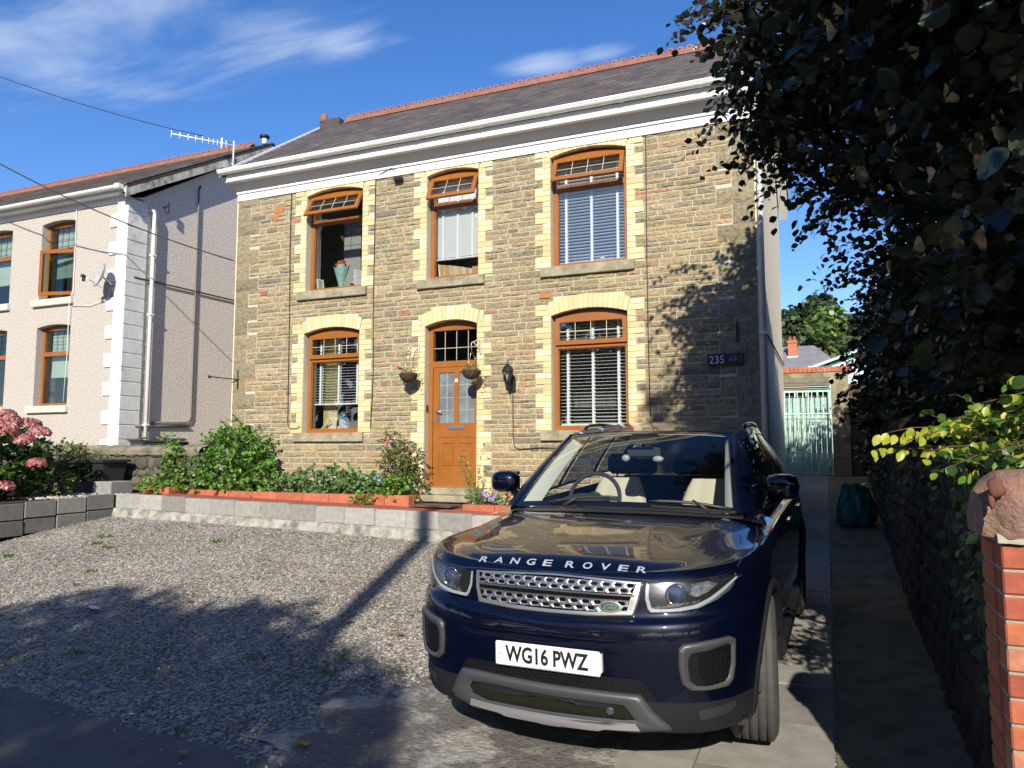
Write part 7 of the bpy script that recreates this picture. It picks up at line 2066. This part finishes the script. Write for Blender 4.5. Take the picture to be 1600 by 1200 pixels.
# tall thin weeds right of the door
tw = empty('tall_weed', 'tall wispy weed with tiny yellow flowers right of the orange door', 'plant', (-4.25, 8.9, .78))
rs = np.random.RandomState(33); mb = MB(); P = []; 
for i in range(12):
    a = Vector((-4.25+rs.normal()*.07, 8.88+rs.normal()*.04, .78)); b = Vector((a.x+rs.normal()*.16, a.y+rs.normal()*.06, .78+rs.uniform(.35, .82))); m_ = a.lerp(b, .5)+Vector((rs.normal()*.04, 0, .03))
    pts = [a.lerp(m_, t)*(1-t)+m_.lerp(b, t)*t for t in [k/8 for k in range(9)]]; mb.tube(pts, [.004-.0003*k for k in range(9)], 4)
    for k in range(1, 9):
        for _ in range(2): P.append(tuple(pts[k]))
mb.build('stems', mat('green_stem', (.14, .18, .06), rough=.8), tw); n = len(P)
leaf_mesh('leaves', np.array(P), rs.normal(size=(n, 3))+[0, -.3, .6], rs.normal(size=(n, 3))+[0, 0, .4], rs.uniform(.02, .045, n), palette(rs, n, ((.12, .18, .05), (.18, .24, .07), (.5, .45, .08)), (.5, .35, .15)), M['leafc'], tw, .7)
e, rs = bush('pansy_clump', 'low pansies with purple and red flowers in the short bed', 'flowers', (-3.85, 8.8, .75), [(-4.1, 8.75, .82, .25, .12, .09), (-3.75, 8.78, .84, .3, .14, .11), (-3.3, 8.8, .85, .3, .14, .12)], 150, 7, .08, .035, lowg, (.4, .3, .1, .2), 34, width=1.2)
rr = random.Random(9)
for nm, cc, col, n in (('purple_flowers', (-3.93, 8.66, .90), (.30, .20, .50), 9), ('red_flowers', (-3.62, 8.70, .93), (.42, .02, .06), 22)):
    mb = MB()
    for i in range(n):
        c = (cc[0]+rr.uniform(-.13, .13), cc[1]+rr.uniform(-.03, .03), cc[2]+rr.uniform(-.05, .05)); s = rr.uniform(.018, .028)
        mb.add([c]+[(c[0]+s*math.cos(t)*(1 if k % 2 else .75), c[1]-.008*(k % 2), c[2]+s*math.sin(t)*(1 if k % 2 else .75)) for k, t in [(k, 2*math.pi*k/10) for k in range(10)]], [(0, 1+k, 1+(k+1) % 10) for k in range(10)])
    mb.build(nm, mat(nm, col, rough=.6), e)
# blue glazed bird ornament half hidden in the bed
mb = MB(); mb.ball((-5.70, 8.80, 1.04), (.045, .04, .06), 12, 8); mb.ball((-5.70, 8.77, 1.12), (.03, .03, .03), 10, 7); mb.tube([(-5.70, 8.82, .82), (-5.70, 8.82, 1.0)], .008, 6); mb.lathe([(.012, 0), (0, .035)], (-5.70, 8.745, 1.12), 8, M=Matrix.Rotation(R(90), 4, 'X'))
tag(mb.build('bird_ornament', mat('blue_glaze', (.10, .20, .33), rough=.2, vary=.4, vscale=20)), 'small blue grey bird ornament among the bed plants', 'ornament')

# ---- hydrangea and neighbours at the left
hy = empty('hydrangea', 'large hydrangea with dusty pink flower heads at the left edge', 'shrub', (-10.75, 6.9, .8))
rs = np.random.RandomState(44)
E = [(-10.8, 6.9, 1.25, .75, .75, .55), (-10.5, 6.2, 1.1, .5, .5, .4)]
P, D, k = ell_points(rs, 360, E, .5, .95); P = P[P[:, 2] > .8]; D = D[:len(P)]
twig_cloud('foliage', hy, P, D, rs, 7, .16, .10, ((.07, .16, .025), (.04, .09, .02), (.12, .22, .04)), (.45, .35, .2), M['leafc'], width=1.3, up=.7)
mb = MB()
for i in range(14): j = rs.randint(2); b = np.array(E[j][:3])+rs.normal(size=3)*np.array(E[j][3:])*.5; limb(mb, (-10.7+rs.normal()*.1, 6.8+rs.normal()*.1, .8), b, .012, .006, rs, 4)
mb.build('stems', M['twig'], hy)
HEADS = [(-10.10, 6.55, 1.72), (-10.35, 6.75, 1.86), (-10.62, 6.9, 1.95), (-10.02, 6.75, 1.60), (-10.22, 6.35, 1.66), (-10.0, 6.95, 1.70), (-10.45, 6.35, 1.82), (-10.75, 6.6, 1.90), (-10.15, 6.0, 1.50), (-9.95, 6.9, 1.28), (-10.0, 6.2, 1.02), (-10.05, 6.05, 1.16), (-10.0, 6.5, .98), (-10.25, 6.05, 1.08), (-10.28, 7.0, 1.82), (-10.1, 6.3, 1.56), (-10.5, 6.1, 1.6), (-10.3, 5.8, 1.3)]
for i, h_ in enumerate(HEADS):
    rs = np.random.RandomState(60+i); n = 230; d = rs.normal(size=(n, 3)); d[:, 2] = np.abs(d[:, 2])*.9-.15; d /= np.linalg.norm(d, axis=1, keepdims=True)
    r = rs.uniform(.12, .16); P = np.array(h_)+d*[r, r, r*.7]
    C = palette(rs, n, ((.45, .14, .15), (.52, .22, .20), (.36, .10, .10), (.55, .34, .26)), (.4, .3, .15, .15), .15)
    a = rs.normal(size=(n, 3)); leaf_mesh('flower_head', P, d+rs.normal(size=(n, 3))*.25, a, rs.uniform(.03, .042, n), C, M['leafc'], hy, 1.4)
bush('mixed_shrub', 'yellowish green shrub between the hydrangea and the black trough', 'shrub', (-10.6, 7.65, .8), [(-10.75, 7.8, 1.2, .42, .4, .36), (-10.45, 7.45, 1.0, .3, .3, .25), (-11.1, 8.1, 1.35, .4, .3, .22)], 330, 8, .14, .040, ((.09, .14, .03), (.05, .08, .02), (.30, .30, .06), (.12, .20, .04)), (.35, .3, .12, .23), 51, width=1.1)
bush('trough_plant', 'small reddish plant at the left of the black trough', 'plant', (-10.95, 8.3, 1.3), [(-10.95, 8.3, 1.42, .12, .1, .12)], 40, 7, .08, .035, ((.10, .20, .04), (.16, .26, .05), (.25, .10, .05)), (.4, .4, .2), 52, 'plants in the trough')
bush('trough_plant', 'grey green mound at the right of the black trough', 'plant', (-10.55, 8.3, 1.3), [(-10.52, 8.3, 1.34, .17, .12, .08)], 70, 8, .06, .025, ((.18, .26, .14), (.12, .2, .09)), (.6, .4), 53, 'plants in the trough')
bush('wall_weed', 'leafy weed growing on top of the old stone wall', 'plant', (-9.65, 8.85, 1.5), [(-9.65, 8.82, 1.58, .12, .1, .12)], 40, 7, .10, .035, gr, (.3, .4, .1, .2), 54)

# ---- weeds and tufts in the gravel
TUFTS = [(-8.6, 6.9), (-8.35, 6.6), (-8.0, 6.5), (-6.9, 7.1), (-8.9, 5.9), (-7.3, 5.7), (-4.62, 4.25), (-4.35, 3.9), (-3.85, 4.35), (-3.2, 4.3), (-2.72, 4.5), (-3.35, 4.15), (-4.75, 3.75), (-5.25, 4.0), (-3.4, 3.3), (-5.6, 3.8)]
for i, (x, y) in enumerate(TUFTS):
    rs = np.random.RandomState(200+i); n = 38; z = gz(x, y)
    P = np.stack([x+rs.normal(size=n)*.05, y+rs.normal(size=n)*.04, np.full(n, z)+.004], 1); T = rs.normal(size=(n, 3))*.7; T[:, 2] = np.abs(T[:, 2])+.25
    o = leaf_mesh('grass_tuft' if i > 5 else 'gravel_weed', P, rs.normal(size=(n, 3))+[0, -.5, .5], T, rs.uniform(.02, .045, n), palette(rs, n, ((.08, .17, .03), (.12, .20, .04), (.2, .19, .07)), (.5, .35, .15)), M['leafc'], None, .3 if i > 5 else .9)
    tag(o, 'small grassy tuft sprouting in the shaded near gravel' if i > 5 else 'small bright green weed sprouting in the sunny far gravel', 'weed', 'weeds growing in the gravel' if i <= 5 else 'grass tufts in the near gravel')
# ---- fallen leaves
rs = np.random.RandomState(77); FL = [(-4.05, 5.3), (-5.4, 4.6), (-3.6, 4.2), (-6.0, 4.75), (-3.65, 5.2), (-3.3, 4.45), (-3.28, 4.6), (-4.7, 3.95), (-3.15, 3.4), (-2.62, 3.35), (-3.15, 3.05), (-5.35, 5.2), (-4.6, 6.1), (-3.1, 5.1), (.12, 4.05)]
while len(FL) < 90: FL.append((rs.uniform(-8.5, -2.6), 7.85-abs(rs.normal())*.25 if rs.rand() < .4 else rs.uniform(3.4, 7.8)))
for i, (x, y) in enumerate(FL):
    s = rs.uniform(.05, .085) if i < 15 else rs.uniform(.022, .05); a = rs.uniform(0, 6.28); mb = MB(); n = 12; z = gz(x, y)+.022
    base = (rs.choice([.34, .28, .20]), .11+rs.rand()*.06, .03+rs.rand()*.02)
    pts = []
    for k in range(n):
        t = 2*math.pi*k/n; r_ = s*.5*(1 if k % 2 else .72)*(1+.35*abs(math.cos(t))); pts.append((x+r_*math.cos(t+a), y+r_*math.sin(t+a)*.8, z+rs.uniform(0, .018)))
    mb.add([(x, y, z+.004)]+pts, [(0, 1+k, 1+(k+1) % n) for k in range(n)], base, True)
    tag(mb.build('fallen_leaf', M['leafc']), 'larger curled orange brown leaf fallen on the open ground' if i < 15 else 'little dry brown leaf lying in the gravel', 'leaf', 'fallen leaves scattered over the gravel' if i >= 15 else 'larger fallen leaves')
# litter
mb = MB(); x, y = -6.15, 4.78; z = gz(x, y)+.022; rr = random.Random(5)
mb.grid([[(x+.03*i+.01*rr.random(), y+.022*j+.008*rr.random()-.01*i, z+.012+.014*rr.random()) for i in range(7)] for j in range(4)], smooth=False)
tag(mb.build('paper_litter', mat('blue_white_paper', (.55, .68, .85), rough=.6, color2=(.75, .75, .8), c2scale=30)), 'crumpled pale blue paper litter on the left of the gravel', 'litter')
mb = MB(); x, y = -3.87, 3.32; z = gz(x, y)+.02; mb.grid([[(x+.012*i, y+.014*j, z+.006*rr.random()) for i in range(4)] for j in range(3)], smooth=False)
tag(mb.build('paper_scrap', M['white']), 'tiny white scrap of paper on the edge of the asphalt', 'litter')
mb = MB(); x, y = -6.6, 7.55; z = gz(x, y)+.02; mb.grid([[(x+.03*i, y+.02*j, z+.008*rr.random()) for i in range(5)] for j in range(3)], smooth=False)
tag(mb.build('paper_scrap', M['white']), 'flat white scrap of paper at the foot of the block wall', 'litter')

# ================================================================ background behind the gate
bh = empty('bungalow', 'distant bungalow with a grey slate hipped roof and red brick chimney', 'house', (-1.2, 42, 1))
mb = MB(); mb.box(-7, 1.2, 40, 48, -1, 5.0); mb.build('walls', M['dash'], bh)
mb = MB(); a = [(-7.5, 39.5, 4.9), (1.5, 39.5, 4.9), (1.5, 48.5, 4.9), (-7.5, 48.5, 4.9), (-4.5, 44, 7.15), (-.55, 44, 7.15)]
mb.add(a, [(0, 1, 5, 4), (1, 2, 5), (2, 3, 4, 5), (3, 0, 4), (3, 2, 1, 0)]); mb.build('roof', mat('grey_slates', (.20, .19, .20), rough=.7, vary=.2, vscale=2, bump=.4, bscale=5), bh)
mb = MB(); mb.box(-1.82, -1.38, 42.5, 43.0, 6.3, 7.28, (.42, .13, .06)); mb.box(-1.87, -1.33, 42.45, 43.05, 7.15, 7.24, (.42, .13, .06)); mb.build('chimney', M['ybrick'], bh)
for x in (-1.72, -1.50): mb = MB(); mb.lathe([(.09, 0), (.075, .22), (.085, .24)], (x, 42.75, 7.28), 10); mb.build('chimney_pot', M['ridge'], bh)
mb = MB(); mb.box(-1.86, -1.34, 42.42, 43.08, 6.25, 6.42); mb.build('flashing', M['white'], bh)
sh_ = empty('shed', 'pale blue green shed roof rising behind the garden wall', 'shed', (1.2, 21, 1))
mb = MB(); mb.box(-.4, 2.6, 20, 23, .5, 3.55); mb.build('walls', M['green'], sh_)
mb = MB(); mb.add([(-.55, 19.8, 3.45), (1.15, 19.8, 4.05), (2.8, 19.8, 3.45), (-.55, 23.2, 3.45), (1.15, 23.2, 4.05), (2.8, 23.2, 3.45), (-.55, 19.8, 3.38), (1.15, 19.8, 3.98), (2.8, 19.8, 3.38)], [(0, 1, 4, 3), (1, 2, 5, 4), (0, 6, 7, 1), (1, 7, 8, 2)]); mb.build('roof', mat('pale_felt', (.42, .55, .55), rough=.7, vary=.15, vscale=3), sh_)
mb = MB(); mb.prism([(-.4, 3.4), (1.15, 3.95), (2.6, 3.4)], 'y', 20.001, 20.1); mb.build('gable', M['green'], sh_)
def bgtree(label, loc, E, n, ls, cols, w, seed, trunk=.2):
    e = empty('background_tree', label, 'tree', loc, 'trees on the slope behind the bungalow'); rs = np.random.RandomState(seed)
    P, D, k = ell_points(rs, n, E, .55, 1.05); N_ = D*.8+rs.normal(size=P.shape)*.5+[0, 0, .3]; T = rs.normal(size=P.shape)
    leaf_mesh('crown', P, N_, T, ls*rs.uniform(.6, 1.3, n), palette(rs, n, cols, w, .3), M['leafc'], e, 1.2)
    mb = MB(); limb(mb, loc, E[0][:3], trunk*1.5, trunk*.5, rs)
    for q in E[1:]: limb(mb, tuple(np.array(loc)*.4+np.array(E[0][:3])*.6), q[:3], trunk*.5, trunk*.15, rs)
    mb.build('trunk', M['bark'], e)
dg_ = ((.035, .06, .022), (.055, .085, .03), (.022, .038, .018), (.08, .11, .04)); lg_ = ((.10, .13, .035), (.07, .10, .03), (.13, .15, .05))
def blob(rs, c, r, n, k=.45):
    return [tuple(c)+tuple(r)]+[(c[0]+rs.normal()*r[0]*.55, c[1]+rs.normal()*r[1]*.4, c[2]+rs.normal()*r[2]*.5, r[0]*k, r[1]*k, r[2]*k) for _ in range(n)]
rb = np.random.RandomState(8)
bgtree('tall dark rounded tree nearest the house edge behind the bungalow chimney', (-2.2, 62, 2), blob(rb, (-2.0, 62, 9.3), (3.3, 2.5, 3.0), 12, .36), 9000, .42, dg_, (.4, .3, .2, .1), 1)
bgtree('dark bushy tree low against the house edge behind the bungalow roof', (-4.0, 54, 2), blob(rb, (-3.2, 54, 6.6), (2.6, 2, 2.0), 7), 5000, .35, dg_, (.4, .2, .3, .1), 2)
bgtree('olive green rounded bush above the right of the bungalow roof', (.3, 52, 2), blob(rb, (.1, 52, 6.6), (1.9, 1.6, 1.9), 7), 5000, .30, lg_, (.5, .3, .2), 3)
bgtree('paler green tree rising between the tall tree and the hedge', (3.5, 70, 3), blob(rb, (3.5, 70, 8.4), (3.6, 2.5, 3.0), 9), 7000, .42, ((.055, .085, .03), (.075, .11, .04)), (.5, .5), 4)
bgtree('green bush beyond the shed roof beside the hedge', (2.3, 30, 1), blob(rb, (2.1, 30, 4.9), (1.5, 1.2, 1.6), 7), 4500, .20, ((.10, .18, .035), (.16, .26, .05), (.06, .1, .03)), (.5, .3, .2), 5)
for i in range(24):
    x = -14+i*2.6+rb.uniform(-1, 1); y = 96+rb.uniform(0, 60); z = hill(x, y)
    bgtree('small distant tree in the wood on the hillside', (x, y, z-1), blob(rb, (x, y, z+2.5), (4.5, 3.5, 4.2), 4), 1500, 1.0, dg_, (.3, .3, .2, .2), 100+i)
# ================================================================ trees and pole on the road side, behind the viewer: they cast the shade
def shade_tree(label, loc, E, n, ls, seed, r=.22):
    e = empty('roadside_tree', label, 'tree', loc, 'roadside trees'); rs = np.random.RandomState(seed)
    P, D, k = ell_points(rs, n, E, .3, 1.05)
    leaf_mesh('crown', P, rs.normal(size=P.shape), rs.normal(size=P.shape), ls*rs.uniform(.6, 1.3, n), palette(rs, n, dg_, (.4, .3, .2, .1)), M['leafc'], e, 1.2)
    mb = MB(); top = E[0][:3]; limb(mb, loc, (loc[0], loc[1], top[2]-E[0][5]*.2), r, r*.5, rs, wob=.015)
    for q in E: limb(mb, (loc[0], loc[1], lerp(loc[2], top[2], .6)), q[:3], r*.35, r*.08, rs)
    mb.build('trunk', M['bark'], e)
for a in SHADE: shade_tree(*a)
tp = empty('telegraph_pole', 'tarred wooden telegraph pole on the road side verge', 'pole', POLE)
mb = MB(); mb.tube([(POLE[0], POLE[1], POLE[2]), (POLE[0]+POLEX, POLE[1], POLE[2]+POLEH)], [.14, .10], 12); mb.build('pole', M['bark'], tp)

# unseen tree belt added across the road, behind the viewer, to dim the low sky
rb = np.random.RandomState(91)
for i in range(9):
    x = -20+i*5.0+rb.uniform(-1, 1); y = -16+rb.uniform(-1, 1)
    shade_tree('unseen tree in the row added across the road to hold back sky light', (x, y, -.4), blob(rb, (x, y, 4.6), (3.2, 2.0, 3.0), 4, .5), 3200, .45, 300+i, .18)
for (x, y, zc_, r_) in ((-24.5, -13.5, 9.5, 5.0), (-30.5, -9.5, 9.5, 5.0), (-19.5, -18.5, 8.5, 4.2)):
    shade_tree('very tall tree standing far to the left across the road', (x, y, -.4), blob(rb, (x, y, zc_), (r_, 3.0, 6.5), 6, .5), 7000, .55, 340+int(-x), .35)
